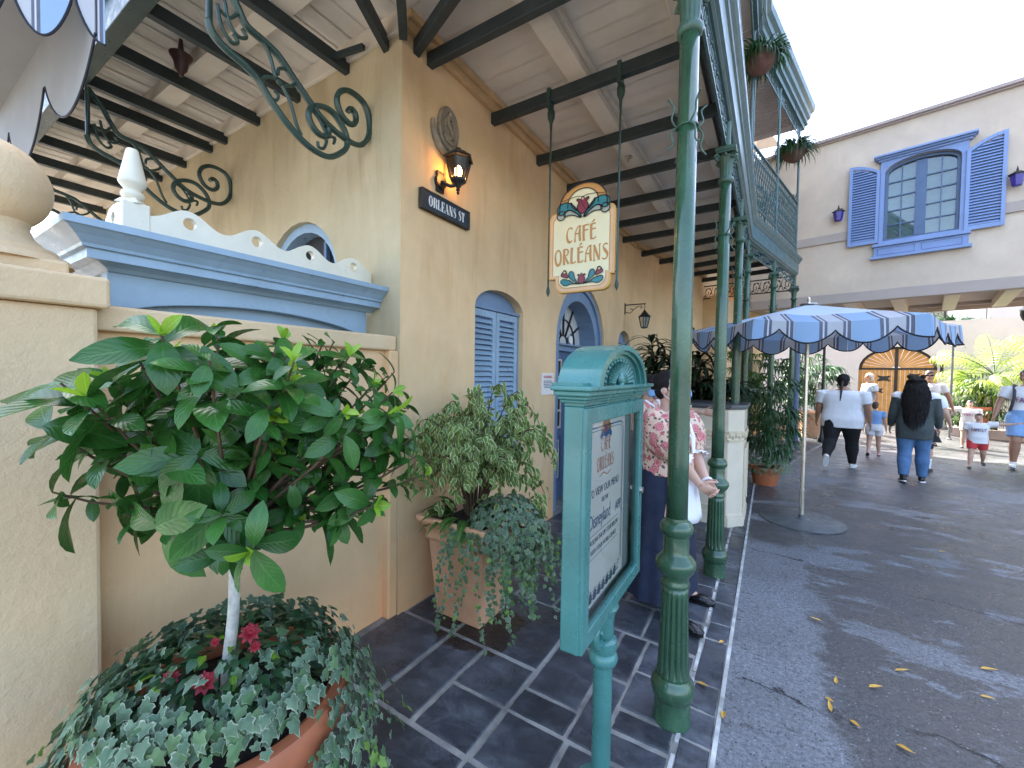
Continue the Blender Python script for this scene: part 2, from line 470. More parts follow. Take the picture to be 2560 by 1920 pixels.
# ------------------------------------------------------------ camera, sky, sun
cam = bpy.data.cameras.new('camera'); co_ = bpy.data.objects.new('camera', cam); COL.objects.link(co_)
cam.sensor_width = 36; cam.lens = 36*1034.12/2560; cam.clip_end = 2000; cam.clip_start = .02
yaw, pit, rol = -0.55818921, -0.02766084, 0.01556796
fw = V(sin(yaw)*cos(pit), cos(yaw)*cos(pit), sin(pit)); rt = V(cos(yaw), -sin(yaw), 0); upv = rt.cross(fw)
r2 = rt*cos(rol) + upv*sin(rol); u2 = upv*cos(rol) - rt*sin(rol)
mw = Matrix((r2, u2, -fw)).transposed().to_4x4(); mw.translation = (0, 0, 1.6)
co_.matrix_world = mw
SC.camera = co_
SC.view_settings.view_transform = 'Standard'; SC.view_settings.look = 'None'
SC.view_settings.exposure = 2.82; SC.view_settings.gamma = 1
SUN_AZ, SUN_EL = radians(-50), radians(54)
w = bpy.data.worlds.new('World'); SC.world = w; w.use_nodes = True
nt = w.node_tree; bg = nt.nodes['Background']; bg.inputs['Strength'].default_value = .15
sky = nt.nodes.new('ShaderNodeTexSky'); sky.sky_type = 'NISHITA'; sky.sun_disc = False
sky.sun_elevation = SUN_EL; sky.sun_rotation = SUN_AZ; sky.air_density = 1.0; sky.dust_density = 3.5; sky.ozone_density = .6
nt.links.new(sky.outputs[0], bg.inputs[0])
sd_ = bpy.data.lights.new('sun', 'SUN'); sd_.energy = 4.0; sd_.angle = radians(.5); sd_.color = (1, .95, .86)
so = bpy.data.objects.new('sun', sd_); COL.objects.link(so)
dirs = V(sin(SUN_AZ)*cos(SUN_EL), cos(SUN_AZ)*cos(SUN_EL), sin(SUN_EL))
so.rotation_euler = dirs.to_track_quat('Z', 'Y').to_euler(); so.location = (0, 0, 20)
cy = SC.cycles
cy.max_bounces = 8; cy.diffuse_bounces = 5; cy.glossy_bounces = 3; cy.transmission_bounces = 4; cy.transparent_max_bounces = 12
cy.sample_clamp_indirect = 6; cy.use_denoising = True; cy.caustics_reflective = False; cy.caustics_refractive = False

# ------------------------------------------------------------ frames of reference
D = V(.2284, .9736, 0); E = V(.9736, -.2284, 0)       # the far part of the street turns this way
def FW(u, o, z): return (-2.02 + o, u, z)               # cafe front wall: u along the street
def SW(u, o, z): return (u, 1.87 - o, z)                # side wall facing the courtyard
def BW(u, o, z):                                        # bridge wall
    p = E*u + D*(10.6 - o); return (p.x, p.y, z)
def bw0(u, s, z): p = E*u + D*s; return (p.x, p.y, z)
BENDY = 6.95
def path(y0=.92, yb=BENDY, s1=9.68, x0=-.35):
    # outer line of the balcony: functions of outward offset
    def a(o): return (x0 + o, y0)
    def b(o): return (x0 + .02 + o, yb - o*.1157)
    pe = V(x0 + .02, yb, 0)
    L = s1 - pe.dot(D)
    def c(o):
        q = pe + D*L + E*o; return (q.x, q.y)
    return [a, b, c]

# ------------------------------------------------------------ ground
def street_mat():
    m = bpy.data.materials.new('wet_asphalt'); t = NT(m); P = t.co(); x, y, z = t.sep(P)
    n1 = t.noise(1.6, 7, .62); n2 = t.noise(5.5, 6, .65)
    wob = t.math('ADD', t.math('MULTIPLY', t.math('SUBTRACT', n1, .5), 1.5), t.math('MULTIPLY', t.math('SUBTRACT', n2, .5), .4))
    # dry strip beside the kerb, wider close by
    dist = t.math('ADD', t.math('SUBTRACT', t.math('MULTIPLY', t.math('SUBTRACT', 5.0, y), .03), t.math('SUBTRACT', x, .26)), t.math('MULTIPLY', wob, .45))
    dry = t.maprange(dist, -.02, .03)
    dry = t.math('MULTIPLY', dry, t.maprange(t.math('ADD', y, t.math('MULTIPLY', wob, .5)), 4.75, 4.6))
    # islands that have dried out in the wet
    isl = t.maprange(t.noise(1.15, 8, .70, t.scale(P, .75, 1.5, 1)), .535, .56)
    dry = t.math('MAXIMUM', dry, t.math('MULTIPLY', isl, t.maprange(y, 13, 8)))
    dry = t.math('MULTIPLY', dry, t.maprange(t.noise(11, 6, .7), .34, .43))
    grit = t.math('ADD', t.math('MULTIPLY', t.noise(190, 3, .75), .55), t.math('MULTIPLY', t.noise(48, 4, .7), .45)); peb = t.n('ShaderNodeTexVoronoi'); peb.inputs['Scale'].default_value = 70; t.l(P, peb.inputs['Vector'])
    gs = t.maprange(grit, .42, .59)
    drc = t.mix(gs, (.10,.106,.115), (.29,.30,.32)); wet = t.mix(gs, (.026,.027,.029), (.115,.116,.12))
    chip = t.maprange(peb.outputs['Distance'], .30, .22)
    rndc = t.math('GREATER_THAN', t.sep(peb.outputs['Color'])[0], .90)
    chip = t.math('MULTIPLY', chip, rndc)
    dk = t.math('MULTIPLY', t.maprange(peb.outputs['Distance'], .38, .26), t.math('LESS_THAN', t.sep(peb.outputs['Color'])[0], .16))
    c = t.mix(dry, wet, drc)
    c = t.mix(t.maprange(n1, .35, .7), c, t.mix(.5, c, (.07,.067,.065)))
    c = t.mix(t.math('MULTIPLY', chip, .8), c, (.36,.36,.37)); c = t.mix(t.math('MULTIPLY', dk, .75), c, (.012,.012,.012))
    # cracks running across the street
    cr = None
    nn = t.math('MULTIPLY', t.math('SUBTRACT', t.noise(2.4, 8, .7), .5), .5)
    for yy, sl in ((2.47, .05), (4.42, -.28), (8.75, -1.45)):
        dd = t.math('ABSOLUTE', t.math('ADD', t.math('SUBTRACT', t.math('SUBTRACT', y, yy), t.math('MULTIPLY', x, sl)), nn))
        k = t.maprange(dd, .011, .003)
        cr = k if cr is None else t.math('MAXIMUM', cr, k)
    cr = t.math('MULTIPLY', cr, t.maprange(t.noise(3.1, 3), .38, .55))
    c = t.mix(t.math('MULTIPLY', cr, .9), c, (.008,.008,.008))
    t.set('Base Color', c)
    wr = t.maprange(t.noise(2.2, 6, .65), .35, .65, .22, .50)
    rr = t.n('ShaderNodeMix'); t.l(dry, rr.inputs[0]); t.l(wr, rr.inputs[2]); rr.inputs[3].default_value = .78
    t.l(rr.outputs[0], t.b.inputs['Roughness'])
    t.set('Specular IOR Level', .5)
    h = t.math('ADD', t.math('MULTIPLY', grit, .7), t.math('MULTIPLY', t.noise(55, 4, .6), 1.0))
    h = t.math('SUBTRACT', h, t.math('MULTIPLY', cr, 2.0))
    h = t.math('ADD', h, t.math('MULTIPLY', n2, 1.2))
    t.bump(h, .7, .007)
    return m
STREET = street_mat()
g = MB(); g.add([(-.15,-6,0),(.0,-6,0),(60,-6,0),(60,80,0),(-20,80,0),(-.15,7,0)], [(0,1,2,3,4,5)])
kind(g.build('street', STREET))
base = MB(); base.add([(-60,-60,-.02),(60,-60,-.02),(60,80,-.02),(-60,80,-.02)], [(0,1,2,3)])
kind(base.build('ground', mat('packed_earth', (.12,.11,.1), .9, .2, 2)))

def slate_mat():
    m = bpy.data.materials.new('wet_slate'); t = NT(m); P = t.co()
    at = t.n('ShaderNodeAttribute', attribute_name='rnd')
    c = t.mix(at.outputs['Fac'], (.034,.040,.052), (.088,.098,.118))
    cl = t.maprange(t.noise(6, 7, .68, t.scale(P, 1, 1.6, 1), .6), .44, .72)
    c = t.mix(t.math('MULTIPLY', cl, .75), c, (.16,.175,.20))
    bl = t.maprange(t.noise(1.5, 5, .6), .42, .62)
    c = t.mix(t.math('MULTIPLY', bl, .7), c, (.018,.019,.022))
    br = t.maprange(t.noise(2.6, 5, .6), .58, .72)
    c = t.mix(t.math('MULTIPLY', br, .35), c, (.10,.085,.065))
    # water that has run out from under the planter
    x, y, z = t.sep(P)
    dx = t.math('MULTIPLY', t.math('ADD', x, 1.5), 1.6); dy = t.math('SUBTRACT', y, 2.08)
    rr = t.math('SQRT', t.math('ADD', t.math('MULTIPLY', dx, dx), t.math('MULTIPLY', t.math('MULTIPLY', dy, dy), 2.4)))
    pu = t.maprange(t.math('ADD', rr, t.math('MULTIPLY', t.math('SUBTRACT', t.noise(4.5, 5, .65), .5), .55)), .42, .38)
    c = t.mix(t.math('MULTIPLY', pu, .85), c, (.010,.008,.006))
    t.set('Base Color', c)
    ro = t.maprange(t.noise(3.2, 6, .65), .36, .62, .22, .58)
    t.set('Roughness', t.math('SUBTRACT', ro, t.math('MULTIPLY', pu, .14)))
    h = t.math('ADD', t.noise(17, 6, .65), t.math('MULTIPLY', t.noise(3, 4, .6), 1.5))
    t.bump(h, .6, .010)
    return m
SLATE = slate_mat()
MORT = mat('pale_mortar', (.27,.26,.235), .85, .5, 5, .6, 50, dirt=.75)
MORTW = mat('white_mortar', (.50,.50,.47), .8, .45, 7, .6, 50, dirt=.7)
pv = MB()
def tile(x0, y0, x1, y1, gap=.011, h=.006):
    if x1-x0 < .05 or y1-y0 < .05: return
    gap *= R(.75, 1.25); k = .006; j = lambda: R(-.005, .005); n = 6
    cs = [(x0+gap+j(), y0+gap+j()), (x1-gap+j(), y0+gap+j()), (x1-gap+j(), y1-gap+j()), (x0+gap+j(), y1-gap+j())]
    c = []
    for i in range(4):
        a_, b_ = cs[i], cs[(i+1) % 4]
        for q in range(n):
            e_ = R(-.0022, .0022) if q else 0; x, y = lv(a_, b_, q/n); c.append((x+e_, y+e_))
    mx, my = (x0+x1)/2, (y0+y1)/2; hh = h + R(-.0015, .002); N = len(c)
    vs = [(x, y, 0) for x, y in c] + [(x + k*(mx-x)/(x1-x0)*2, y + k*(my-y)/(y1-y0)*2, hh) for x, y in c]
    pv.add(vs, [tuple(range(N, 2*N))] + [(i, (i+1) % N, N+(i+1) % N, N+i) for i in range(N)], 0, R(0, 1))
pv.bb(-9, -6, -.1, -.155, 1.869, .0005, 1); pv.bb(-2.4, 1.869, -.1, -.155, 7.2, .0005, 1)
# the courses seen close by, then random ones
for a in [(-1.62,1.0,-1.02,1.33),(-2.05,1.33,-1.61,1.93),(-1.61,1.33,-1.35,1.93),(-1.35,1.33,-1.02,1.63),(-1.35,1.63,-1.02,1.93),(-1.02,1.33,-.70,1.63),
          (-1.02,1.63,-.72,1.79),(-1.02,1.79,-.72,2.25),(-.72,1.63,-.575,2.1),(-.575,1.63,-.31,1.79),(-.575,1.79,-.31,1.93),(-.72,2.1,-.575,2.51),(-.575,1.93,-.31,2.22),(-.575,2.22,-.31,2.51),
          (-1.61,1.93,-1.02,2.52),(-2.02,1.93,-1.61,2.52),(-1.02,2.25,-.72,2.52),(-.70,1.33,-.31,1.63),(-1.02,.92,-.55,1.33),(-.55,.92,-.31,1.33)]:
    tile(*a)
rr_ = random.Random(5)
def courses(xa, xb, ya, yb):
    y = ya
    while y < yb - .05:
        h = min(rr_.choice((.24,.3,.36,.45)), yb-y)
        if yb-y-h < .12: h = yb-y
        x = xa
        while x < xb - .05:
            w = min(rr_.choice((.3,.4,.5,.6)), xb-x)
            if xb-x-w < .15: w = xb-x
            if w > .45 and h > .4 and rr_.random() < .5:
                tile(x, y, x+w/2, y+h); tile(x+w/2, y, x+w, y+h*.5); tile(x+w/2, y+h*.5, x+w, y+h)
            else: tile(x, y, x+w, y+h)
            x += w
        y += h
courses(-2.02, -.31, 2.52, 7.15); courses(-2.1, -1.62, .3, 1.33); courses(-1.62, -.31, -.2, .92)
y = -.2
while y < 7.1:
    h = rr_.choice((.2,.28,.33,.42)); tile(-.30, y, -.165, y+h, .008); y += h
pv.bb(-.168, -.3, 0, -.15, 7.15, .008, 2)            # white joint along the kerb
xx = -.3
for k in range(34):
    y0 = 1.2 + k*.17; pv.bb(-.312, y0, 0, -.296, y0+R(.1,.165), .0085, 2)
# the bent part
for k in range(3):
    s = BENDY*.97
    while s < 15:
        L = rr_.choice((.3,.4,.5)); e0 = -3.45 + k*.56
        c = [bw0(e0, s, .0), bw0(e0+.54, s, 0), bw0(e0+.54, s+L-.02, 0), bw0(e0, s+L-.02, 0)]
        pv.add([(p[0], p[1], z) for z in (0, .006) for p in c], [(4,5,6,7),(0,1,5,4),(1,2,6,5),(2,3,7,6),(3,0,4,7)], 0, R(0,1)); s += L
c = [bw0(-3.6, 6.7, .0006), bw0(-1.72, 6.7, .0006), bw0(-1.72, 15, .0006), bw0(-3.6, 15, .0006)]
pv.add(c, [(0,1,2,3)], 1)
kind(pv.build('pavement', [SLATE, MORT, MORTW]))

# ------------------------------------------------------------ walls with openings
def arch_pts(u0, u1, zs, rise, n=14):
    c = (u0+u1)/2; h = (u1-u0)/2
    return [(c - h*cos(pi*i/n), zs + rise*sin(pi*i/n)) for i in range(n+1)]
def wall(mb, W, u0, u1, z0, z1, ops, o=0, rev=.12, m=0, mr=0):
    # ops: (u0, u1, sill, spring, rise) sorted by u
    def q(*p, m=m): mb.add([W(*x) for x in p], [tuple(range(len(p)))], m)
    u = u0
    for a, b, s, sp, rise in ops:
        q((u,o,z0),(a,o,z0),(a,o,z1),(u,o,z1))
        if s > z0: q((a,o,z0),(b,o,z0),(b,o,s),(a,o,s))
        ap = arch_pts(a, b, sp, rise) if rise else [(a, sp), (b, sp)]
        for p, r in zip(ap, ap[1:]):
            q((p[0],o,p[1]),(r[0],o,r[1]),(r[0],o,z1),(p[0],o,z1))
        outl = [(a, s)] + ap + [(b, s)]
        if s > z0: outl.append((a, s))
        for p, r in zip(outl, outl[1:]):
            q((p[0],o,p[1]),(r[0],o,r[1]),(r[0],o-rev,r[1]),(p[0],o-rev,p[1]), m=mr)
        u = b
    q((u,o,z0),(u1,o,z0),(u1,o,z1),(u,o,z1))
def fill(mb, W, pts, o, m=0, d=0):
    vs = [W(u, o, z) for u, z in pts]; n = len(vs)
    if not d: mb.add(vs, [tuple(range(n))], m); return
    vs += [W(u, o-d, z) for u, z in pts]
    mb.add(vs, [tuple(range(n)), tuple(range(n, 2*n))[::-1]] + [(i, n+i, n+(i+1) % n, (i+1) % n) for i in range(n)], m)
def box(mb, W, u0, u1, o0, o1, z0, z1, m=0):
    vs = [W(u, o, z) for z in (z0, z1) for o in (o0, o1) for u in (u0, u1)]
    mb.add(vs, [(0,1,3,2),(4,6,7,5),(0,4,5,1),(1,5,7,3),(3,7,6,2),(2,6,4,0)], m)
def band(mb, W, inner, outer, o0, o1, m=0):
    # a flat moulding between two outlines of equal length, from depth o0 out to o1
    n = len(inner)
    vs = [W(u, o1, z) for u, z in inner] + [W(u, o1, z) for u, z in outer] + [W(u, o0, z) for u, z in inner] + [W(u, o0, z) for u, z in outer]
    fs = []
    for i in range(n-1):
        fs += [(i, i+1, n+i+1, n+i), (2*n+i, 2*n+i+1, i+1, i), (n+i, n+i+1, 3*n+i+1, 3*n+i)]
    mb.add(vs, fs, m)
def plate(loops, W, o, d, mats, name, parent):
    # sheet with holes: outer loop first, holes after; lies in frame W at depth o, thickness d
    cu = bpy.data.curves.new('pl', 'CURVE'); cu.dimensions = '2D'; cu.fill_mode = 'BOTH'; cu.extrude = d/2
    for L in loops:
        sp = cu.splines.new('POLY'); sp.points.add(len(L)-1); sp.use_cyclic_u = True
        for i, (x, y) in enumerate(L): sp.points[i].co = (x, y, 0, 1)
    t = bpy.data.objects.new('pl', cu); COL.objects.link(t)
    me = bpy.data.meshes.new_from_object(t.evaluated_get(bpy.context.evaluated_depsgraph_get())); bpy.data.objects.remove(t)
    o0 = ORG.get(parent.name, Vector()) if parent else Vector()
    for v in me.vertices: v.co = Vector(W(v.co.x, o + v.co.z, v.co.y)) - o0
    me.materials.clear(); me.materials.append(mats); me.name = name
    ob = bpy.data.objects.new(name, me); COL.objects.link(ob); ob.parent = parent; ORG[ob.name] = o0
    return ob
def circ(cx, cy, r, n=16): return [(cx + r*cos(2*pi*i/n), cy + r*sin(2*pi*i/n)) for i in range(n)]
# ------------------------------------------------------------ the cafe building
cafe = thing('cafe_building', 'ochre stucco cafe building with blue shutters and blue arched door', 'building', (-2.02, 1.87, 0))
F_OPS = [(2.66,3.42,.89,2.14,.17), (4.14,5.70,0,1.95,.76), (6.33,6.95,.89,2.10,.20)]
b = MB(); wall(b, FW, 1.87, 7.12, 0, 9.0, F_OPS, 0, .09)  # unseen upper storeys carried this high to shade the street
e0 = V(-2.02, 7.12, 0); s0 = e0.dot(D); eo = e0.dot(E)
def FB(u, o, z): return bw0(eo + o, s0 + u, z)            # cafe front after the bend
wall(b, FB, 0, 3.05, 0, 9.0, [])
b.build('front_wall', OCHRE, cafe)
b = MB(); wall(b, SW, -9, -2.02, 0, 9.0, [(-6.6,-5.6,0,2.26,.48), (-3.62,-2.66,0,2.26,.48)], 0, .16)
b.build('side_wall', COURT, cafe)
b = MB(); b.add([(-2.02,1.87,9),(-2.02,7.12,9),FB(9,0,9),(-12,16,9),(-12,1.87,9)], [(0,1,2,3,4)])  # unseen roof sheet, height and reach shaped to keep sun off the street
b.build('roof', FARL, cafe)
b = MB(); wall(b, FB, 3.05, 6.6, 0, 3.35, [], .32); box(b, FB, 3.05, 3.2, 0, .34, 0, 3.35); wall(b, FB, 3.05, 6.6, 3.35, 9, [], .0)  # upper part continued past the bridge for its shade on the street
b.build('far_wall', OCHRE, cafe)
# moulding under the balcony boards
b = MB()
box(b, FW, 1.87, 7.12, 0, .045, 3.745, 3.80); box(b, FW, 1.87, 7.12, 0, .075, 3.80, 3.85); box(b, FB, 0, 3.05, 0, .075, 3.76, 3.85)
b.build('cornice_moulding', MOULD, cafe, bevel=.006)
b = MB(); box(b, SW, -9, -2.02, 0, .03, 3.72, 3.85); b.build('wall_plate', BEAMC, cafe, bevel=.004)

def shutter(par, W, u0, u1, z0, ztop, o, mt, arch=None, tilt=.5, sp=.045, name='shutter', th=.03):
    # louvred leaf; arch(u) gives the height of the top edge
    b = MB(); st = .05 if u1-u0 > .25 else .035
    zt = (lambda u: ztop) if arch is None else arch
    box(b, W, u0, u0+st, o, o+th, z0, zt(u0+st/2)); box(b, W, u1-st, u1, o, o+th, z0, zt(u1-st/2))
    box(b, W, u0+st, u1-st, o+.002, o+th-.002, z0, z0+.07)
    n = 8; us = [lerp(u0, u1, i/n) for i in range(n+1)]
    top = [(u, zt(u)) for u in us] + [(u, zt(u)-.06) for u in us[::-1]]
    for i in range(n):
        fill(b, W, [(us[i], zt(us[i])-.06), (us[i+1], zt(us[i+1])-.06), (us[i+1], zt(us[i+1])), (us[i], zt(us[i]))], o+th-.001, 0, th-.002)
    b.build(name, mt, par, bevel=.003)
    s = MB(); z = z0+.085; um = (u0+u1)/2
    while z < max(zt(u) for u in us) - .075:
        ua, ub = u0+st, u1-st
        if arch:
            ok = [u for u in us if zt(u)-.065 > z and ua <= u <= ub]
            if len(ok) < 2: break
            if ok[0] > us[1]+1e-6: ua = ok[0]
            if ok[-1] < us[-2]-1e-6: ub = ok[-1]
        vs = [W(u, oo, zz) for u in (ua, ub) for oo, zz in ((o+th*.95, z-.012*tilt*2), (o+th*.95, z-.005), (o+.004, z+sp*.5), (o+.004, z+sp*.5-.007))]
        s.add(vs, [(0,1,5,4),(1,2,6,5),(2,3,7,6),(3,0,4,7),(0,3,2,1),(4,5,6,7)])
        z += sp
    s.add([W(u, o+.001, zz) for u, zz in ((u0+st,z0+.06),(u1-st,z0+.06),(u1-st,min(zt(u1-st),z+.03)-.03),(u0+st,min(zt(u0+st),z+.03)-.03))], [(0,1,2,3)], 1)  # dark backing sheet, paints the shade into the gaps between slats
    s.build('louvre_slats', [mt, BLUED], par)

def shuttered_window(name, u0, u1, sill, sp, rise):
    f = MB(); fill(f, FW, [(u0, sill)] + arch_pts(u0, u1, sp, rise) + [(u1, sill)], -.085)
    box(f, FW, u0, u0+.022, -.085, -.05, sill, sp); box(f, FW, u1-.022, u1, -.085, -.05, sill, sp)
    box(f, FW, u0, u1, -.08, -.035, sp-.005, sp+.02)
    fr = f.build(name, BLUE2, cafe)
    um = (u0+u1)/2
    shutter(fr, FW, u0+.024, um-.004, sill+.02, sp-.01, -.08, BLUE)
    shutter(fr, FW, um+.004, u1-.024, sill+.02, sp-.01, -.08, BLUE)
    s = MB(); box(s, FW, u0, u1, -.09, .015, sill-.03, sill+.004); s.build('sill', BLUE2, fr, bevel=.003)
shuttered_window('window', *F_OPS[0]); shuttered_window('window', *F_OPS[2])

# the arched door
u0, u1, _, sp, rise = F_OPS[1]
b = MB()
out = [(u0, 0)] + arch_pts(u0, u1, sp, rise) + [(u1, 0)]; inn = [(u0+.20, 0)] + arch_pts(u0+.20, u1-.20, sp, rise-.20) + [(u1-.20, 0)]
mid = [(u0+.06, 0)] + arch_pts(u0+.06, u1-.06, sp, rise-.06) + [(u1-.06, 0)]
band(b, FW, mid, out, -.16, -.03); band(b, FW, inn, mid, -.3, -.06)
dr = b.build('door_surround', BLUE2, cafe, bevel=.004)
b = MB(); a, c = u0+.20, u1-.20; um = (a+c)/2
box(b, FW, a, c, -.3, -.20, sp-.07, sp+.03); box(b, FW, a, c, -.3, -.15, sp+.0, sp+.02)
b.build('transom', BLUE2, dr, bevel=.003)
b = MB(); fan = arch_pts(a, c, sp+.03, rise-.23)
fill(b, FW, fan, -.29); b.build('fanlight_glass', mat('pale_fanlight_glass', (.55,.55,.52), .12, .15, 3), dr)
b = MB()
for i in range(1, 6):
    t = pi*i/6; h = (c-a)/2
    b.bar(FW(um - .13*cos(t), -.28, sp+.03+.12*sin(t)), FW(um - h*cos(t), -.28, sp+.03+(rise-.23)*sin(t)), .02, .024, up=(1,0,0))
for rr in (.13, .36):
    pts = [FW(um - rr*cos(pi*i/12), -.28, sp+.03+rr*.9*sin(pi*i/12)) for i in range(13)]
    b.tube(pts, .011, 5)
b.build('fanlight_bars', BLACK, dr)
b = MB(); b.tube([FW(um+.19, -.27, sp+.1), FW(um+.19, -.255, sp+.1)], .055, 20); nd = b.build('number_disc', WHITE, dr)
b = MB()
for k in range(2):
    d0 = a if k == 0 else um+.002; d1 = um-.002 if k == 0 else c
    box(b, FW, d0, d0+.07, -.29, -.25, 0, sp-.07); box(b, FW, d1-.07, d1, -.29, -.25, 0, sp-.07)
    for z0, z1 in ((0,.22),(.80,.90),(sp-.17,sp-.07)): box(b, FW, d0+.07, d1-.07, -.29, -.252, z0, z1)
    box(b, FW, d0+.07, d1-.07, -.285, -.27, .22, .80)
b.build('door', BLUED, dr, bevel=.003)
b = MB()
for k in range(2):
    d0 = a+.07 if k == 0 else um+.072; d1 = um-.072 if k == 0 else c-.07
    for i in range(4):
        u = lerp(d0, d1, i/3); box(b, FW, u-.011, u+.011, -.275, -.256, .90, sp-.17)
    for i in range(5):
        z = lerp(.91, sp-.18, i/4); box(b, FW, d0, d1, -.274, -.257, z-.011, z+.011)
    for z in (.27, .74): box(b, FW, d0+.04, d1-.04, -.27, -.262, z-.008, z+.008)
    for u in (d0+.04, d1-.04): box(b, FW, u-.008, u+.008, -.27, -.2625, .27, .74)
b.build('glazing_bars', CREAM2, dr)
b = MB(); box(b, FW, a, c, -.29, -.28, .9, sp-.17); b.build('door_glass', GLASSD, dr)
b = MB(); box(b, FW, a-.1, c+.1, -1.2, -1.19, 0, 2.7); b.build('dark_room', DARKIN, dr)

# arched opening in the courtyard wall
for a, c in ((-3.62,-2.66), (-6.6,-5.6)):
    b = MB(); out = [(a, 0)] + arch_pts(a, c, 2.26, .48) + [(c, 0)]; inn = [(a+.07, 0)] + arch_pts(a+.07, c-.07, 2.26, .41) + [(c-.07, 0)]
    band(b, SW, inn, out, -.16, -.04); fr = b.build('arched_frame', BLUE, cafe, bevel=.004)
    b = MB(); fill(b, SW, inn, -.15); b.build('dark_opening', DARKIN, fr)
    b = MB(); box(b, SW, a+.3, a+.33, -.145, -.11, 0, 2.6); box(b, SW, c-.33, c-.3, -.145, -.11, 0, 2.6); box(b, SW, a+.07, c-.07, -.145, -.11, 2.22, 2.26); b.build('frame_bars', BLUED, fr)

# ------------------------------------------------------------ balcony of the cafe
bal = thing('balcony', 'cast iron balcony gallery with beige board soffit and dark joists over the pavement', 'balcony', (-.35, 1.87, 3.36))
PT = path()
def pt(o, k): return PT[k](o)
# soffit boards (front arm, bent arm, courtyard arm)
def board_strip(mb, A, B, C_, Dd, z, n):
    for i in range(n):
        t0, t1 = i/n + .0012, (i+1)/n - .0012
        p = [lv(A, B, t0), lv(A, B, t1), lv(Dd, C_, t1), lv(Dd, C_, t0)]
        zz = z + R(-.002, .002)
        mb.add([(x, y, zz) for x, y in p] + [(x, y, zz+.03) for x, y in p], [(3,2,1,0),(0,1,5,4),(2,3,7,6)], 0, R(0,1))
b = MB()
board_strip(b, (-2.02,1.87), (-2.02,7.12), pt(0,1), (-.35,1.87), 3.85, 34)
q = FB(3.05,0,0); board_strip(b, (-2.02,7.12), (q[0],q[1]), pt(0,2), pt(0,1), 3.85, 20)
board_strip(b, (-9,1.87), (-2.02,1.87), (-2.02,.9), (-9,.9), 3.85, 46)
board_strip(b, (-2.02,.9), (-.35,.9), (-.35,1.87), (-2.02,1.87), 3.85, 11)
b.add([(-9,.9,3.8545),(-.35,.9,3.8545),(-.35,1.87,3.8545),(-9,1.87,3.8545)], [(3,2,1,0)])
b.add([(-2.02,1.87,3.8545),(-.35,1.87,3.8545),(*pt(0,1),3.8545),(*pt(0,2),3.8545),(q[0],q[1],3.8545),(-2.02,7.12,3.8545)], [(0,1,2,5)[::-1],(2,3,4,5)[::-1]])
b.build('soffit_boards', ROOFB, bal)
b = MB()
b.add([(-9,.88,3.9),(-.3,.88,3.9),(-.3,BENDY,3.9),(*pt(.05,2),3.9),(q[0],q[1],3.9),(-2.02,7.12,3.9),(-2.02,1.88,3.9),(-9,1.88,3.9)], [(0,1,2,6,7),(2,3,4,5,6)])
b.build('deck', FARL, bal)
# purlins
b = MB(); box(b, FW, .95, 7.0, .70, .84, 3.742, 3.85); box(b, FW, .95, 7.0, .84, .87, 3.80, 3.848)
b.bar((*lv((-1.25,7.0),(-1.25,7.0),0),3.796), (*(V(-1.25,7.0,0)+D*3.0).to_2d(),3.796), .14, .108)
b.bb(-9, 1.32, 3.742, -1.5, 1.46, 3.848)
b.build('purlin', BEAMC, bal, bevel=.005)
b = MB(); box(b, FW, 1.1, 7.0, 1.45, 1.55, 3.745, 3.85); b.build('purlin', BEAMC, bal, bevel=.005)
# joists
def joist(a, c, w=.05, h=.085):
    b = MB(); b.bar((*a, 3.70), (*c, 3.70), w, h); b.build('joist', JOIST, bal, bevel=.003)
for y in (2.115, 2.87, 3.65, 4.37, 5.05, 5.75, 6.45): joist((-2.03, y), (-.36, y), .055)
for k in range(5):
    u = .25 + k*.68; p = FB(u, -.01, 0); r = V(*p) + E*1.66; joist((p[0], p[1]), (r.x, r.y), .055)
for x in (-2.56,-3.15,-3.74,-4.31,-4.60,-5.18,-5.8,-6.4,-7.0,-7.7): joist((x, 1.88), (x, .93))
joist((-2.0,1.86), (-1.15,.98), .05); joist((-2.17,1.88), (-1.72,.95), .045); joist((-2.03,1.995), (-.5,1.42), .05)
b = MB(); b.bar((-2.56,1.75,3.70),(-2.3,1.8,3.70),.03,.03); b.build('joist_strut', JOIST, bal)
# outer beam of the courtyard arm, with the dark spandrel plates above it
b = MB(); b.bb(-9, .84, 3.60, -.35, .93, 3.80); b.bb(-9, .80, 3.80, -.35, .93, 3.99); b.bb(-9, .77, 3.99, -.35, .93, 4.03)
b.build('edge_beam', IRONG, bal, bevel=.006)
# fascia swept along the street side
prof = [(-.04,3.575),(.02,3.575),(.035,3.585),(.035,3.60),(.055,3.61),(.055,3.80),(.07,3.81),(.075,3.83),(.095,3.85),(.11,3.87),(.115,3.90),(.07,3.905),(-.04,3.905)]
b = MB(); b.sweep(prof, PT, closed=True); b.build('fascia', GREENG, bal)
# inner beam behind the frieze
b = MB(); b.sweep([(-.045,3.64),(-.015,3.64),(-.015,3.85),(-.045,3.85)], PT, closed=True); b.build('edge_joist', JOIST, bal)

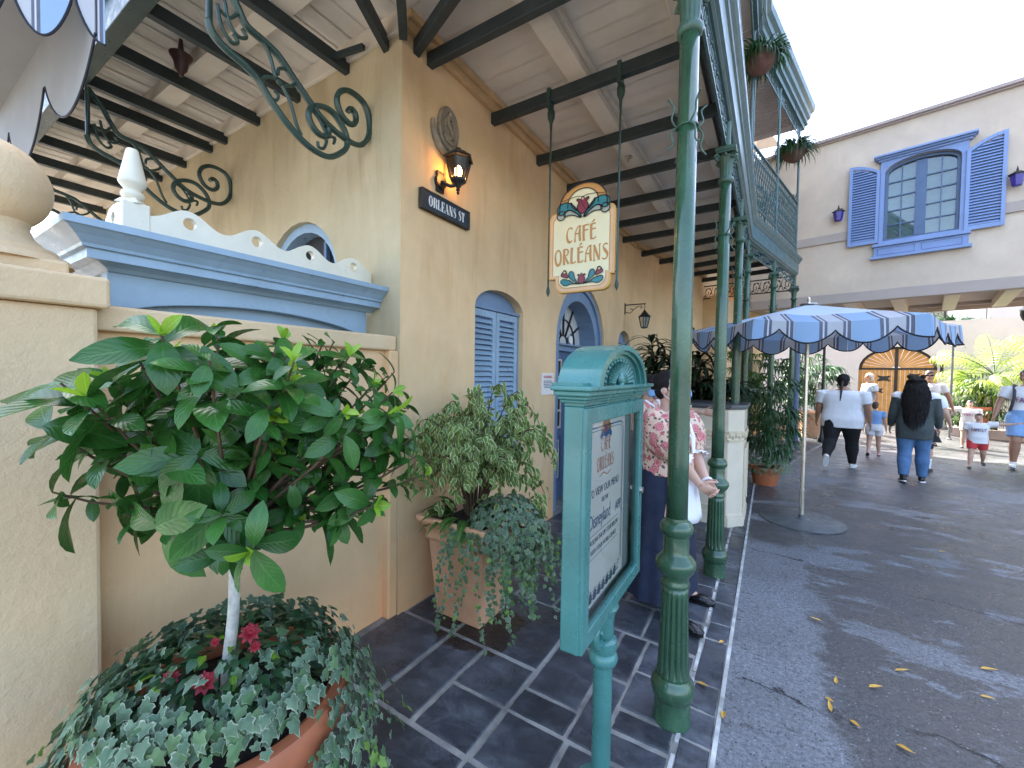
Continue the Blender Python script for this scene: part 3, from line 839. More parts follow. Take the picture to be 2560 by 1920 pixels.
def along(s):
    # point on the balcony line at distance s from its start, with its direction
    A = [V(*f(0), 0) for f in PT]; l0 = (A[1]-A[0]).length
    if s < l0: return A[0] + (A[1]-A[0]).normalized()*s, V(0,1,0)
    return A[1] + (A[2]-A[1]).normalized()*(s-l0), D
def fret_unit(b, s0, s1, z0, z1, flip, th=.010):
    # one casting: a scrolled S with buds between two rails
    p0, d = along(s0+1e-4); L = s1-s0; H = z1-z0
    def P(x, y): q = p0 + d*(x*L); return (q.x, q.y, z0 + y*H)
    S = [(.02,.15),(.12,.45),(.3,.62),(.45,.5),(.42,.32),(.3,.34)]
    T = [(.98,.85),(.88,.55),(.7,.38),(.55,.5),(.58,.68),(.7,.66)]
    U = [(.05,.9),(.25,.78),(.5,.9),(.75,.98)]; W_ = [(.95,.1),(.75,.22),(.5,.1),(.25,.02)]
    for c in (S, T, U, W_):
        c = [((1-x) if flip else x, y) for x, y in c]
        b.tube([P(x, y) for x, y in cat_rom(c, 3)], th*.55, 4)
def panel(s0, s1, z0, z1, unit, name, mt=GREENG, rail=.016):
    b = MB()
    for z in (z0+rail/2, z1-rail/2):
        p, d = along(s0); q = p + d*(s1-s0); b.bar((p.x,p.y,z), (q.x,q.y,z), rail, rail)
    n = max(1, round((s1-s0)/unit))
    for i in range(n): fret_unit(b, lerp(s0,s1,i/n), lerp(s0,s1,(i+1)/n), z0+rail, z1-rail, i % 2)
    return b.build(name, mt, bal)
l0 = BENDY-.92
COLS = [1.08, 2.74, 4.40, 6.03, 6.03+1.50, 6.03+2.98]       # distance of each column along the balcony line
COLS = [2.0-.92, 3.66-.92, 5.32-.92, l0, l0+1.45, l0+2.95]
for a, c in zip([.2]+COLS, COLS):
    panel(a+.03, c-.03, 3.385, 3.572, .15, 'frieze')
# iron railing and posts of the upper gallery
def railing(s0, s1):
    b = MB(); p, d = along(s0+1e-4); L = s1-s0
    for z, w in ((4.02,.03),(4.14,.018),(4.86,.018),(4.98,.04)):
        q = p + d*L; b.bar((p.x,p.y,z), (q.x,q.y,z), w, .022)
    n = int(L/.105)
    for i in range(n):
        x = (i+.5)*L/n
        for zz, fl in ((4.14, 1), (4.50, -1), (4.14, -1), (4.50, 1)):
            pts = []
            for j in range(9):
                t = j/8; y = p + d*(x + fl*.048*sin(t*2*pi)); pts.append((y.x, y.y, zz+.36*t))
            b.tube(pts, .0085, 4)
        c = p + d*x
        for z0, z1 in ((4.03,4.14),(4.87,4.98)):
            y0 = p + d*(x-.03); y1 = p + d*(x+.03)
            b.tube([(y0.x,y0.y,z0),(c.x,c.y,(z0+z1)/2),(y1.x,y1.y,z1)], .007, 4); b.tube([(y1.x,y1.y,z0),(c.x,c.y,(z0+z1)/2),(y0.x,y0.y,z1)], .007, 4)
        if i % 2:
            y = p + d*(x+.037); b.ell((y.x,y.y,4.5), .028, .028, .036, 6, 5)
    b.build('railing', GREENG, bal)
railing(.1, l0-.02); railing(l0+.02, l0+1.44); railing(l0+1.48, l0+2.95)
for s in (COLS[1], l0-.15, l0+.05, l0+1.46, l0+2.97):
    p, d = along(s); b = MB(); b.lathe([(.03,0),(.03,.06),(.02,.09),(.02,2.4),(.03,2.44),(.034,2.5)], (p.x,p.y,3.98), 10); b.build('gallery_post', GREENG, bal, smooth=True, auto=40)
def spandrel(s, sgn, w=.42, h=.5, z1=6.43):
    b = MB(); p, d = along(s); d = d*sgn
    def P(x, y): q = p + d*x; return (q.x, q.y, z1-y)
    arc = [P(.03 + w*(1-cos(a)), h*(1-sin(a))) for a in [pi/2*i/10 for i in range(11)]]
    b.tube(arc, .010, 4)
    for k in range(9):
        t = k/9; x = .03 + w*t*.9; ymax = h*(1-sqrt(max(0, 1-(1-t*.9)**2)))
        b.tube(cat_rom([P(x, .0), P(x+.03, ymax*.3), P(x-.02, ymax*.6), P(x+.01, ymax)], 3), .006, 4)
        b.tube(cat_rom([P(x+.05, 0), P(x-.01, ymax*.4), P(x+.03, ymax*.8)], 3), .006, 4)
    b.build('spandrel', GREENG, bal)
for s in (l0+.05, l0+1.46):
    spandrel(s, 1)
for s in (l0+1.46, l0+2.97): spandrel(s, -1)
def panel2(s0, s1):
    b = MB(); p, d = along(s0+1e-4); q = p + d*(s1-s0)
    for z in (6.25, 6.43): b.bar((p.x,p.y,z), (q.x,q.y,z), .018, .018)
    n = int((s1-s0)/.14)
    for i in range(n): fret_unit(b, lerp(s0,s1,i/n), lerp(s0,s1,(i+1)/n), 6.255, 6.43, i % 2, .011)
    b.build('upper_frieze', GREENG, bal)
panel2(l0-1.2, l0); panel2(l0+.04, l0+2.95)
# roof of the upper gallery
b = MB(); PR = path(y0=.9, s1=9.83)
b.sweep([(-.03,6.44),(.05,6.44),(.06,6.50),(.10,6.52),(.10,6.60),(.14,6.63),(.15,6.70),(.20,6.74),(.215,6.80),(.215,6.84),(-.03,6.9)], PR, closed=True)
b.build('roof_cornice', GREENG, bal)
b = MB()
q1 = FB(3.15, 0, 0)
b.add([(-2.02,.9,6.5),(-.33,.9,6.5),(*PR[1](0),6.5),(*PR[2](0),6.5),(q1[0],q1[1],6.5),(-2.02,7.12,6.5)], [(0,1,2,5)[::-1],(2,3,4,5)[::-1]])
b.add([(-2.02,.9,6.95),(-.33,.9,6.88),(*PR[1](0),6.88),(*PR[2](0),6.88),(q1[0],q1[1],6.95),(-2.02,7.12,6.95)], [(0,1,2,5),(2,3,4,5)])
b.build('gallery_roof', mat('mauve_ribbed_ceiling', (.44,.41,.42), .8, .1, 4), bal)
b = MB()
for k in range(44):
    u = .05 + k*.07; p = V(*FB(u, 0, 6.49)); r = p + E*1.66; b.bar(p, r, .02, .018)
b.build('ceiling_ribs', mat('mauve_rib_paint', (.50,.46,.46), .8, .1, 4), bal)
# filigree at the far end of the gallery, and under its last bays
def fil(P, n, b):
    for i in range(n):
        x0, x1 = i/n, (i+1)/n
        f = lambda x, y: P(lerp(x0, x1, x), y)
        b.tube([f(x, y) for x, y in cat_rom([(0,.1),(.3,.75),(.7,.8),(.8,.4),(.55,.3),(.5,.55)], 3)], .007, 4)
        b.tube([f(x, y) for x, y in cat_rom([(1,.1),(.75,.2),(.5,.05),(.2,.5),(.05,.9)], 3)], .007, 4)
        for x, y in ((.35,.8),(.7,.75),(.25,.4),(.85,.25)): q = f(x, y); b.ell(q, .018, .018, .018, 6, 4)
eA = V(*along(l0+2.95)[0]); eB = V(*FB(3.05, .02, 0))
b = MB(); fil(lambda x, y: tuple(lv(eA, eB, x)[:2]) + (lerp(3.30, 3.56, y),), 9, b)
for z in (3.30, 3.57): b.bar((eA.x,eA.y,z), (eB.x,eB.y,z), .02, .022)
b.build('end_grille', BLACK, bal)
b = MB(); fil(lambda x, y: tuple(lv(eA, eB, x)[:2]) + (lerp(4.95, 5.2, y),), 9, b); b.build('end_grille', BLACK, bal)

# ------------------------------------------------------------ cast iron columns
def column_parts():
    root = thing('iron_column', '', 'column', (0,0,0), 'green iron columns along the kerb')
    b = MB()
    b.lathe([(.083,0),(.083,.008),(.080,.015),(.080,.112),(.088,.120),(.094,.140),(.096,.163),(.092,.185),(.080,.200),(.074,.214)], n=40)
    b.lathe([(.058,.628),(.063,.636),(.063,.648),(.057,.658),(.057,.672),(.064,.684),(.078,.70),(.088,.722),(.089,.738),(.084,.752),(.072,.765),(.062,.775),(.0565,.785),(.0555,.862),(.062,.868),(.072,.882),(.0735,.898),(.070,.914),(.060,.926),(.049,.932),(.047,.945)], n=36)
    b.build('base', GREEN, root, smooth=True, auto=35)
    b = MB(); b.lathe([(.072,.205),(.071,.225),(.070,.24),(.0665,.30),(.062,.45),(.0585,.585),(.058,.60),(.058,.635)], n=120, flute=(.235,.592,15,.17)); b.build('fluted_shaft', GREEN, root, smooth=True)
    b = MB(); b.lathe([(.0465,.94),(.0455,1.2),(.044,2.0),(.0405,3.11)], n=32); b.build('shaft', GREEN, root, smooth=True)
    b = MB(); b.lathe([(.040,3.095),(.052,3.105),(.056,3.122),(.052,3.138),(.041,3.146),(.042,3.17),(.046,3.23),(.058,3.285),(.066,3.30)], n=48, flute=(3.16,3.27,12,.12))
    for k in range(4):
        t = pi/4 + k*pi/2; c = V(cos(t), sin(t), 0)
        sp = [c*(.050+.030*(1-j/14)*cos(j*.62) + .03) + V(0,0,3.285 + .030*(1-j/16)*sin(j*.62)) for j in range(15)]
        b.tube(sp, .0085, 6)
        t2 = k*pi/2; c2 = V(cos(t2), sin(t2), 0); b.ell(c2*.066 + V(0,0,3.30), .014, .014, .014, 8, 6)
    b.bb(-.066,-.066,3.318,.066,.066,3.332); b.bb(-.072,-.072,3.332,.072,.072,3.362)
    b.build('capital', CAPG, root, smooth=True, auto=40)
    b = MB(); b.lathe([(.028,3.36),(.028,3.58)], n=12); b.build('neck_post', CAPG, root, smooth=True, auto=40)
    b = MB(); b.tube([(.045*cos(2*pi*j/24), .045*sin(2*pi*j/24), 2.70) for j in range(25)], .004, 5, cap=False)
    for k in range(4):
        t = k*pi/2 + .4; c = V(cos(t), sin(t), 0); s_ = V(-sin(t), cos(t), 0)
        for sg in (1, -1):
            b.tube(cat_rom([tuple(c*.043 + V(0,0,2.70)), tuple(c*.07 + s_*.015 + V(0,0,2.70+.03*sg)), tuple(c*.062 + s_*.02 + V(0,0,2.70+.08*sg)), tuple(c*.09 + s_*.03 + V(0,0,2.70+.11*sg))], 4), .0045, 5)
    b.build('vine_hooks', CAPG, root, smooth=True)
    return root
colu = column_parts()
labs = ['nearest green iron column, beside the teal menu case', 'second green iron column, in front of the hostess clasped hands', 'third green iron column, beside the cream host stand',
        'fourth green iron column, at the bend of the balcony', 'fifth green iron column, behind the striped umbrella', 'farthest green iron column, at the end of the balcony']
for i, s in enumerate(COLS):
    p, d = along(s); a = atan2(-d.x, d.y) + radians(45)
    if i == 0: colu.location = (p.x, p.y, .006); colu.rotation_euler = (0,0,0); colu['label'] = labs[0]
    else: dup(colu, (p.x, p.y, .006), labs[i], 0)
# ------------------------------------------------------------ glyphs drawn as strokes
def noveau(ch):
    A = .155; B = .075
    G = {
     'C': (.60, [([(.56,.86),(.42,.97),(.22,.93),(.08,.70),(.06,.40),(.14,.12),(.32,.01),(.46,.05),(.52,.12)], [B,B,B,B*1.1,A*.8,A,A*.8,B,B])]),
     'A': (.62, [([(.10,.0),(.10,.25),(.14,.62),(.30,.92),(.42,.98)], [B*1.6,B,B,B,B]), ([(.52,1.0),(.50,.6),(.51,.3),(.56,0)], [B,A,A,A]), ([(.05,.55),(.30,.50),(.52,.55)], [B,B*.9,B]), ([(.0,.03),(.16,.0)], [B,B]), ([(.42,.98),(.60,1.0)], [B,B])]),
     'F': (.55, [([(.14,1.0),(.12,.5),(.15,0)], [A,A,A]), ([(.0,.93),(.2,.98),(.55,1.0)], [B,B,B]), ([(.12,.64),(.52,.68)], [B,B]), ([(.04,.0),(.27,.0)], [B*.8,B*.8]), ([(.53,1.03),(.53,.92)], [B*.8,B*.6])]),
     'É': (.56, [([(.14,1.0),(.12,.5),(.15,.02)], [A,A,A]), ([(.0,.93),(.2,.98),(.52,1.0)], [B,B,B]), ([(.12,.64),(.54,.68)], [B,B]), ([(.06,.03),(.4,.02),(.56,.12)], [B,B,B]), ([(.22,1.10),(.42,1.26)], [B*.8,B*1.3])]),
     'O': (.62, [(cat_rom([(.31,1.0),(.10,.82),(.05,.45),(.16,.08),(.32,0),(.50,.12),(.57,.5),(.50,.85)], 4, True)+[(.31,1.0)], [lerp(B, A, abs(sin(pi*i/32))) for i in range(33)])]),
     'R': (.58, [([(.14,1.0),(.12,.5),(.14,0)], [A,A,A]), ([(.02,.95),(.25,1.0),(.46,.93),(.50,.78),(.42,.62),(.14,.54)], [B,B,B*1.2,A*.8,B,B]), ([(.24,.56),(.36,.28),(.56,.0)], [B,A*.8,A*.9]), ([(.04,0),(.25,0)], [B*.8,B*.8])]),
     'L': (.50, [([(.14,1.0),(.12,.5),(.14,.02)], [A,A,A]), ([(.04,.03),(.34,.02),(.50,.12)], [B,B,B]), ([(.03,1.0),(.26,1.0)], [B*.8,B*.8])]),
     'N': (.64, [([(.10,1.0),(.09,.5),(.10,0)], [B,B,B]), ([(.08,1.0),(.28,.55),(.54,.0)], [A*.8,A,A*.8]), ([(.55,1.0),(.56,.5),(.55,0)], [B,B,B]), ([(.02,0),(.2,0)], [B*.8,B*.8]), ([(.47,1.0),(.66,1.0)], [B*.8,B*.8])]),
     'S': (.52, [([(.48,.90),(.34,.99),(.16,.92),(.12,.76),(.26,.58),(.42,.40),(.46,.2),(.34,.03),(.14,.03),(.05,.10)], [B,B,B,B*1.2,A,A,B*1.2,B,B,B])]),
    }
    return G[ch]
def didone(ch):
    A = .23; B = .06
    G = {
     'O': (.66, [(cat_rom([(.33,1.0),(.13,.80),(.10,.5),(.13,.2),(.33,0),(.53,.2),(.56,.5),(.53,.8)], 4, True)+[(.33,1.0)], [lerp(B, A, abs(sin(pi*i/16))**1.2) for i in range(33)])]),
     'R': (.68, [([(.17,1),(.17,0)], [A,A]), ([(.03,.97),(.36,.97),(.5,.9)], [B,B,B*2]), ([(.5,.94),(.54,.76),(.5,.6)], [A*.7,A,A*.7]), ([(.17,.52),(.4,.52)], [B,B]), ([(.42,.54),(.52,.35),(.54,.08),(.68,.02)], [A*.6,A,A*.9,B]), ([(.03,.03),(.31,.03)], [B,B])]),
     'L': (.56, [([(.17,1),(.17,0)], [A,A]), ([(.03,.97),(.31,.97)], [B,B]), ([(.03,.03),(.56,.03)], [B,B]), ([(.53,.02),(.53,.32)], [B*1.8,B*.6])]),
     'E': (.58, [([(.17,1),(.17,0)], [A,A]), ([(.03,.97),(.55,.97)], [B,B]), ([(.03,.03),(.57,.03)], [B,B]), ([(.17,.5),(.44,.5)], [B,B]), ([(.53,.98),(.53,.70)], [B*1.8,B*.6]), ([(.55,.02),(.55,.30)], [B*1.8,B*.6]), ([(.43,.38),(.43,.62)], [B,B])]),
     'A': (.70, [([(.33,1),(.10,0)], [B,B]), ([(.33,1),(.57,0)], [A*.7,A]), ([(.17,.32),(.5,.32)], [B,B]), ([(.0,.03),(.22,.03)], [B,B]), ([(.42,.03),(.72,.03)], [B,B])]),
     'N': (.72, [([(.13,1),(.13,0)], [B,B]), ([(.13,1),(.56,0)], [A,A]), ([(.58,1),(.58,0)], [B,B]), ([(.02,.97),(.2,.97)], [B,B]), ([(.46,.97),(.70,.97)], [B,B]), ([(.02,.03),(.25,.03)], [B,B])]),
     'S': (.52, [([(.46,.74),(.42,.95),(.24,.99),(.13,.86),(.15,.68),(.30,.54),(.43,.38),(.44,.16),(.30,.02),(.12,.05),(.07,.28)], [B,B,B,A*.6,A*.9,A,A*.9,A*.6,B,B,B])]),
     'T': (.62, [([(.31,1),(.31,0)], [A,A]), ([(.03,.97),(.6,.97)], [B,B]), ([(.05,.98),(.05,.68)], [B*1.8,B*.6]), ([(.58,.98),(.58,.68)], [B*1.8,B*.6]), ([(.17,.03),(.45,.03)], [B,B])]),
    }
    return G[ch]
def draw(mb, font, txt, u, z, h, sx, P, gap=.12, ws=1.0, m=0):
    # P(x,y) -> 3-D ; returns end u
    o_ = Vector(P(0, 0)); nv = (Vector(P(1, 0))-o_).cross(Vector(P(0, 1))-o_).normalized()*.00025; si = 0
    for ch in txt:
        if ch == ' ': u += .42*h*sx; continue
        w_, st = font(ch)
        for pts, ww in st:
            if len(pts) == len(ww) and len(pts) > 2 and len(pts) < 20:
                k = 4; q = cat_rom(pts, k); wq = cat_rom([(x,) for x in ww], k); wq = [x[0] for x in wq]
            else: q, wq = pts, ww
            L = []; Rr = []
            n = len(q)
            for i in range(n):
                a_ = q[max(i-1,0)]; b_ = q[min(i+1,n-1)]
                dx, dy = (b_[0]-a_[0])*sx, b_[1]-a_[1]; l = sqrt(dx*dx+dy*dy) or 1
                nx, ny = -dy/l*wq[i]/2*ws, dx/l*wq[i]/2*ws
                L.append(P(u + (q[i][0]*sx + nx*sx)*h, z + (q[i][1]+ny)*h)); Rr.append(P(u + (q[i][0]*sx - nx*sx)*h, z + (q[i][1]-ny)*h))
            si = (si+1) % 7; mb.add([Vector(p)+nv*si for p in L+Rr], [(i, n+i, n+i+1, i+1) for i in range(n-1)], m)
        u += (w_*sx + gap)*h
    return u
def txtw(font, txt, h, sx, gap): return sum(((font(c)[0]*sx+gap) if c != ' ' else .42*sx)*h for c in txt) - gap*h

# ------------------------------------------------------------ hanging cafe sign
sg = thing('hanging_sign', 'cream hanging sign reading CAFÉ ORLÉANS with stained glass tulips on two rods', 'sign', (-1.2, 2.87, 2.21))
def SP(y): return lambda x, z: (x, y, z)
def rr_body(g, dz=0):
    # outline of the board, shrunk by g
    x0, x1, z0, z1 = -1.475+g, -.957-g, 2.315+g*.6, 2.815-g
    xa, xb, zb = -1.42+g*.9, -.985-g*.9+0.0, 2.205+g
    c = .045
    pts = [(x0, z1-c)] + [(x0+c-c*cos(t), z1-c+c*sin(t)) for t in (pi/8, pi/4, 3*pi/8)] + [(x0+c, z1), (x1-c, z1)] + [(x1-c+c*sin(t), z1-c+c*cos(t)) for t in (pi/8, pi/4, 3*pi/8)] + [(x1, z1-c), (x1, z0)]
    pts += [(xb+.0, z0), (xb, zb+.06)] + [(xb-.06+.06*cos(t), zb+.06-.06*sin(t)) for t in (pi/8, pi/4, 3*pi/8)] + [(xb-.06, zb), (xa+.06, zb)] + [(xa+.06-.06*sin(t), zb+.06-.06*cos(t)) for t in (pi/8, pi/4, 3*pi/8)] + [(xa, zb+.06), (xa, z0), (x0, z0)]
    return pts
b = MB(); b.prism(rr_body(0), (0,2.87,0), (1,0,0), (0,0,1), (0,.045,0)); b.build('board', SIGNO, sg, bevel=.006)
b = MB(); b.prism(rr_body(.012), (0,2.869,0), (1,0,0), (0,0,1), (0,0,0)); b.build('border', SPEACH, sg)
b = MB(); b.prism(rr_body(.034), (0,2.868,0), (1,0,0), (0,0,1), (0,0,0)); b.build('face_panel', SIGNY, sg)
b = MB(); q = rr_body(.036); b.strip(q+[q[0]], .006, (0,2.867,0), (1,0,0), (0,0,1)); b.build('border_line', GOLDL, sg)
b = MB()
h = .115; sx = .92
for t_, z_, hh in (('CAFÉ', 2.578, .110), ('ORLÉANS', 2.420, .112)):
    wd = txtw(noveau, t_, hh, .80, .085); draw(b, noveau, t_, -1.212-wd/2, z_, hh, .80, lambda x, z: (x, 2.8665, z), .085, 1.3)
b.build('lettering', GOLDL, sg)
def art(par, polys, lines, y, mats, name):
    b = MB()
    for i, (pl, m) in enumerate(polys): b.prism(pl, (0, y - .0006*(i+1), 0), (1,0,0), (0,0,1), (0,0,0), m)
    for pl, w_ in lines: b.strip(pl, w_, (0, y - .0006*(len(polys)+2), 0), (1,0,0), (0,0,1), len(mats)-1)
    return b.build(name, mats, par)
AM = [SGOLD, SPEACH, SIGNY, STEALP, SRED, SGREY, INK]
cx = -1.20
dome = [(cx-.185, 2.80)] + [(cx - .185*cos(t), 2.83+.165*sin(t)**.9) for t in [pi*i/20 for i in range(21)]] + [(cx+.185, 2.80)]
b = MB(); b.prism(dome, (0,2.872,0), (1,0,0), (0,0,1), (0,.035,0)); b.build('crest_board', mat('stained_orange', (.60,.30,.08), .4, .1), sg)
dome_in = [(cx - .12*cos(t), 2.83+.125*sin(t)**.8) for t in [pi*i/20 for i in range(21)]] + [(cx+.12, 2.79), (cx-.12, 2.79)]
def mir(p): return [(2*cx - x, z) for x, z in p]
wing = cat_rom([(cx+.005,2.748),(cx+.06,2.83),(cx+.12,2.872),(cx+.185,2.865),(cx+.205,2.825),(cx+.185,2.79),(cx+.15,2.795),(cx+.11,2.815),(cx+.06,2.79)], 4, True)
curl = circ(cx+.172, 2.785, .034)
sage = cat_rom([(cx+.015,2.745),(cx+.07,2.80),(cx+.125,2.815),(cx+.15,2.79),(cx+.14,2.775),(cx+.08,2.775)], 4, True)
def tulip(cx, z, s):
    return cat_rom([(cx,z),(cx-.6*s,z+.35*s),(cx-.75*s,z+1.0*s),(cx-.55*s,z+1.45*s),(cx-.85*s,z+1.85*s),(cx-.6*s,z+1.95*s),(cx-.3*s,z+1.8*s),(cx,z+2.15*s),(cx+.3*s,z+1.8*s),(cx+.6*s,z+1.95*s),(cx+.85*s,z+1.85*s),(cx+.55*s,z+1.45*s),(cx+.75*s,z+1.0*s),(cx+.6*s,z+.35*s)], 3, True)
tl = tulip(cx, 2.772, .058)
bud = cat_rom([(cx+.045,2.80),(cx+.07,2.835),(cx+.095,2.87),(cx+.085,2.835)], 3, True)
polys = [(dome_in, 2), (curl, 5), (mir(curl), 5), (sage, 5), (mir(sage), 5), (wing, 3), (mir(wing), 3), (bud, 3), (mir(bud), 3), (tl, 4), (circ(cx, 2.885, .012, 8), 1)]
cl = lambda p: p + [p[0]]
lines = [(cl(p), .0075) for p, _ in polys[1:10]] + [(dome, .009), (dome_in[:21], .007), ([(cx-.11,2.90),(cx-.04,2.905),(cx,2.895)], .004), ([(cx+.11,2.90),(cx+.04,2.905),(cx,2.895)], .004), ([(cx-.165,2.89),(cx-.11,2.90)], .004), ([(cx+.165,2.89),(cx+.11,2.90)], .004), ([(cx-.02,2.88),(cx+.005,2.83),(cx+.03,2.79)], .0035)]
art(sg, polys, lines, 2.8665, AM, 'crest_painting')
z0 = 2.262; tl2 = tulip(cx, z0, .036)
lf = cat_rom([(cx+.01,z0),(cx+.06,z0+.01),(cx+.10,z0+.035),(cx+.155,z0+.045),(cx+.165,z0+.02),(cx+.13,z0-.005),(cx+.08,z0+.005)], 3, True)
lf2 = cat_rom([(cx+.02,z0),(cx+.05,z0+.04),(cx+.065,z0+.09),(cx+.095,z0+.095),(cx+.10,z0+.06),(cx+.07,z0+.03)], 3, True)
bl = cat_rom([(cx+.105,z0+.055),(cx+.125,z0+.10),(cx+.145,z0+.105),(cx+.165,z0+.075),(cx+.14,z0+.06)], 3, True)
polys = [(lf,3),(mir(lf),3),(lf2,3),(mir(lf2),3),(bl,4),(mir(bl),4),(circ(cx+.135,z0+.098,.014,8),1),(circ(cx-.135,z0+.098,.014,8),1),(tl2,4),(circ(cx,z0+.075,.008,8),1)]
art(sg, polys, [(cl(p), .0055) for p, _ in polys[:9]], 2.8665, AM, 'tulip_painting')
for x in (-1.487, -.943):
    b = MB(); b.tube([(x,2.89,2.27),(x,2.89,3.56)], .0075, 8)
    b.lathe([(.0,2.19),(.012,2.215),(.016,2.235),(.012,2.255),(.006,2.275)], (x,2.89,0), 8)
    b.lathe([(.0075,3.45),(.012,3.52),(.028,3.56),(.03,3.60),(.02,3.63)], (x,2.89,0), 10); b.bb(x-.014,2.835,3.615,x+.014,2.905,3.76)
    for z in (2.33, 2.78): b.tube([(x,2.89,z),(x+(.03 if x < -1.2 else -.03),2.89,z)], .005, 6)
    b.build('rod', IRONG, sg, smooth=True, auto=40)

# ------------------------------------------------------------ street name board
st = thing('street_sign', 'dark blue wooden street sign reading ORLEANS ST on ochre wall', 'sign', (-2.02, 2.28, 2.75))
b = MB(); box(b, FW, 2.02, 2.535, .001, .03, 2.685, 2.822)
for z in ((2.685,2.70),(2.807,2.822)): box(b, FW, 2.02, 2.535, .03, .038, *z)
for u in ((2.02,2.045),(2.51,2.535)): box(b, FW, *u, .03, .038, 2.70, 2.807)
b.build('frame', mat('weathered_dark_wood', (.035,.032,.026), .7, .3, 14, .4, 50), st, bevel=.004)
b = MB(); box(b, FW, 2.045, 2.51, .03, .032, 2.70, 2.807); b.build('face', mat('navy_enamel', (.018,.032,.055), .5, .2, 8), st)
b = MB(); hh = .068; sx = .86; wd = txtw(didone, 'ORLEANS ST', hh, sx, .06)
draw(b, didone, 'ORLEANS ST', 2.278-wd/2, 2.72, hh, sx, lambda x, z: FW(x, .0335, z), .06)
b.build('lettering', WHITE, st)

# ------------------------------------------------------------ oval relief plaque
pq = thing('wall_plaque', 'weathered oval bronze relief plaque above the lit wall lantern', 'plaque', (-2.02, 2.3, 3.33))
b = MB(); n = 28
ov = lambda k: [(2.30 + .108*k*cos(2*pi*i/n), 3.335 + .152*k*sin(2*pi*i/n)) for i in range(n)]
vs = [FW(*((p[0], o, p[1]))) for k, o in ((1,.002),(1,.022),(.93,.030),(.86,.022),(.3,.020)) for p in ov(k)]
b.add(vs, [(i*n+j, i*n+(j+1) % n, (i+1)*n+(j+1) % n, (i+1)*n+j) for i in range(4) for j in range(n)] + [tuple(range(4*n,5*n))])
b.build('disc', BRONZE, pq, smooth=True, auto=50)
b = MB()
def rel(pts, r): b.tube([FW(u, .026, z) for u, z in cat_rom(pts, 4)], r*1.25, 6)
rel([(2.30,3.42),(2.28,3.38),(2.30,3.345),(2.33,3.31),(2.31,3.27),(2.27,3.25)], .012); rel([(2.29,3.40),(2.25,3.37),(2.26,3.34)], .008); rel([(2.31,3.39),(2.345,3.37),(2.34,3.33)], .008)
rel([(2.24,3.28),(2.28,3.24),(2.34,3.24),(2.37,3.28)], .010); rel([(2.33,3.30),(2.36,3.26),(2.33,3.22)], .009); b.ell(FW(2.30,.03,3.43), .014, .02, .02, 8, 6)
b.build('relief', BRONZE, pq, smooth=True)
b = MB(); pts = [FW(2.285 + .145*cos(t), .014, 3.315 + .165*sin(t)) for t in [radians(175 + 135*i/14) for i in range(15)]]
b.tube(pts, [.014+.014*sin(pi*i/14) for i in range(15)], 6); b.build('crescent_base', BRONZE, pq, smooth=True)

# ------------------------------------------------------------ lit lantern
la = thing('wall_lantern', 'lit black hexagonal wall lantern under the oval plaque', 'lantern', (-1.895, 2.28, 2.85))
c = V(-1.895, 2.28, 0)
b = MB(); b.lathe([(.0,2.838),(.008,2.845),(.012,2.855),(.006,2.865),(.016,2.872),(.012,2.885),(.03,2.91),(.058,2.932),(.060,2.945)], c, 6)
b.lathe([(.060,2.945),(.055,2.95)], c, 6); b.build('bowl', BLACK, la)
b = MB(); b.lathe([(.098,3.075),(.112,3.08),(.108,3.092),(.05,3.135),(.022,3.145),(.02,3.16),(.0,3.168)], c, 6); b.lathe([(.098,3.075),(.06,3.078)], c, 6); b.build('roof', BLACK, la)
b = MB()
for k in range(6):
    t = pi*k/3; d_ = V(cos(t), sin(t), 0); b.bar(c + d_*.056 + V(0,0,2.945), c + d_*.092 + V(0,0,3.078), .011, .011)
b.build('cage', BLACK, la)
b = MB()
for k in range(6):
    t, t2 = pi*k/3, pi*(k+1)/3; p = [V(cos(a)*r_, sin(a)*r_, z)+c for a, r_, z in ((t,.053,2.946),(t2,.053,2.946),(t2,.089,3.077),(t,.089,3.077))]; b.add(p, [(0,1,2,3)])
b.build('pane', glassmat('amber_lantern_pane', (.95,.66,.42), .15, .05), la)
b = MB(); b.ell(c + V(0,0,3.0), .026, .026, .042, 12, 8); b.build('bulb', BULB, la, smooth=True)
b = MB(); b.tube([FW(2.22,.002,2.93),FW(2.22,.03,2.93)], .05, 16); b.tube(cat_rom([FW(2.22,.03,2.93),FW(2.25,.08,2.90),FW(2.28,.12,2.915)], 4), .012, 8); b.bb(-2.019,2.185,2.86,-2.0,2.255,3.0); b.build('wall_mount', BLACK, la, smooth=True, auto=40)
lt = bpy.data.lights.new('lantern_bulb_light', 'POINT'); lt.energy = .32; lt.color = (1, .66, .36); lt.shadow_soft_size = .03
lo = bpy.data.objects.new('bulb_light', lt); COL.objects.link(lo); lo.location = (0, 0, .15); lo.parent = la

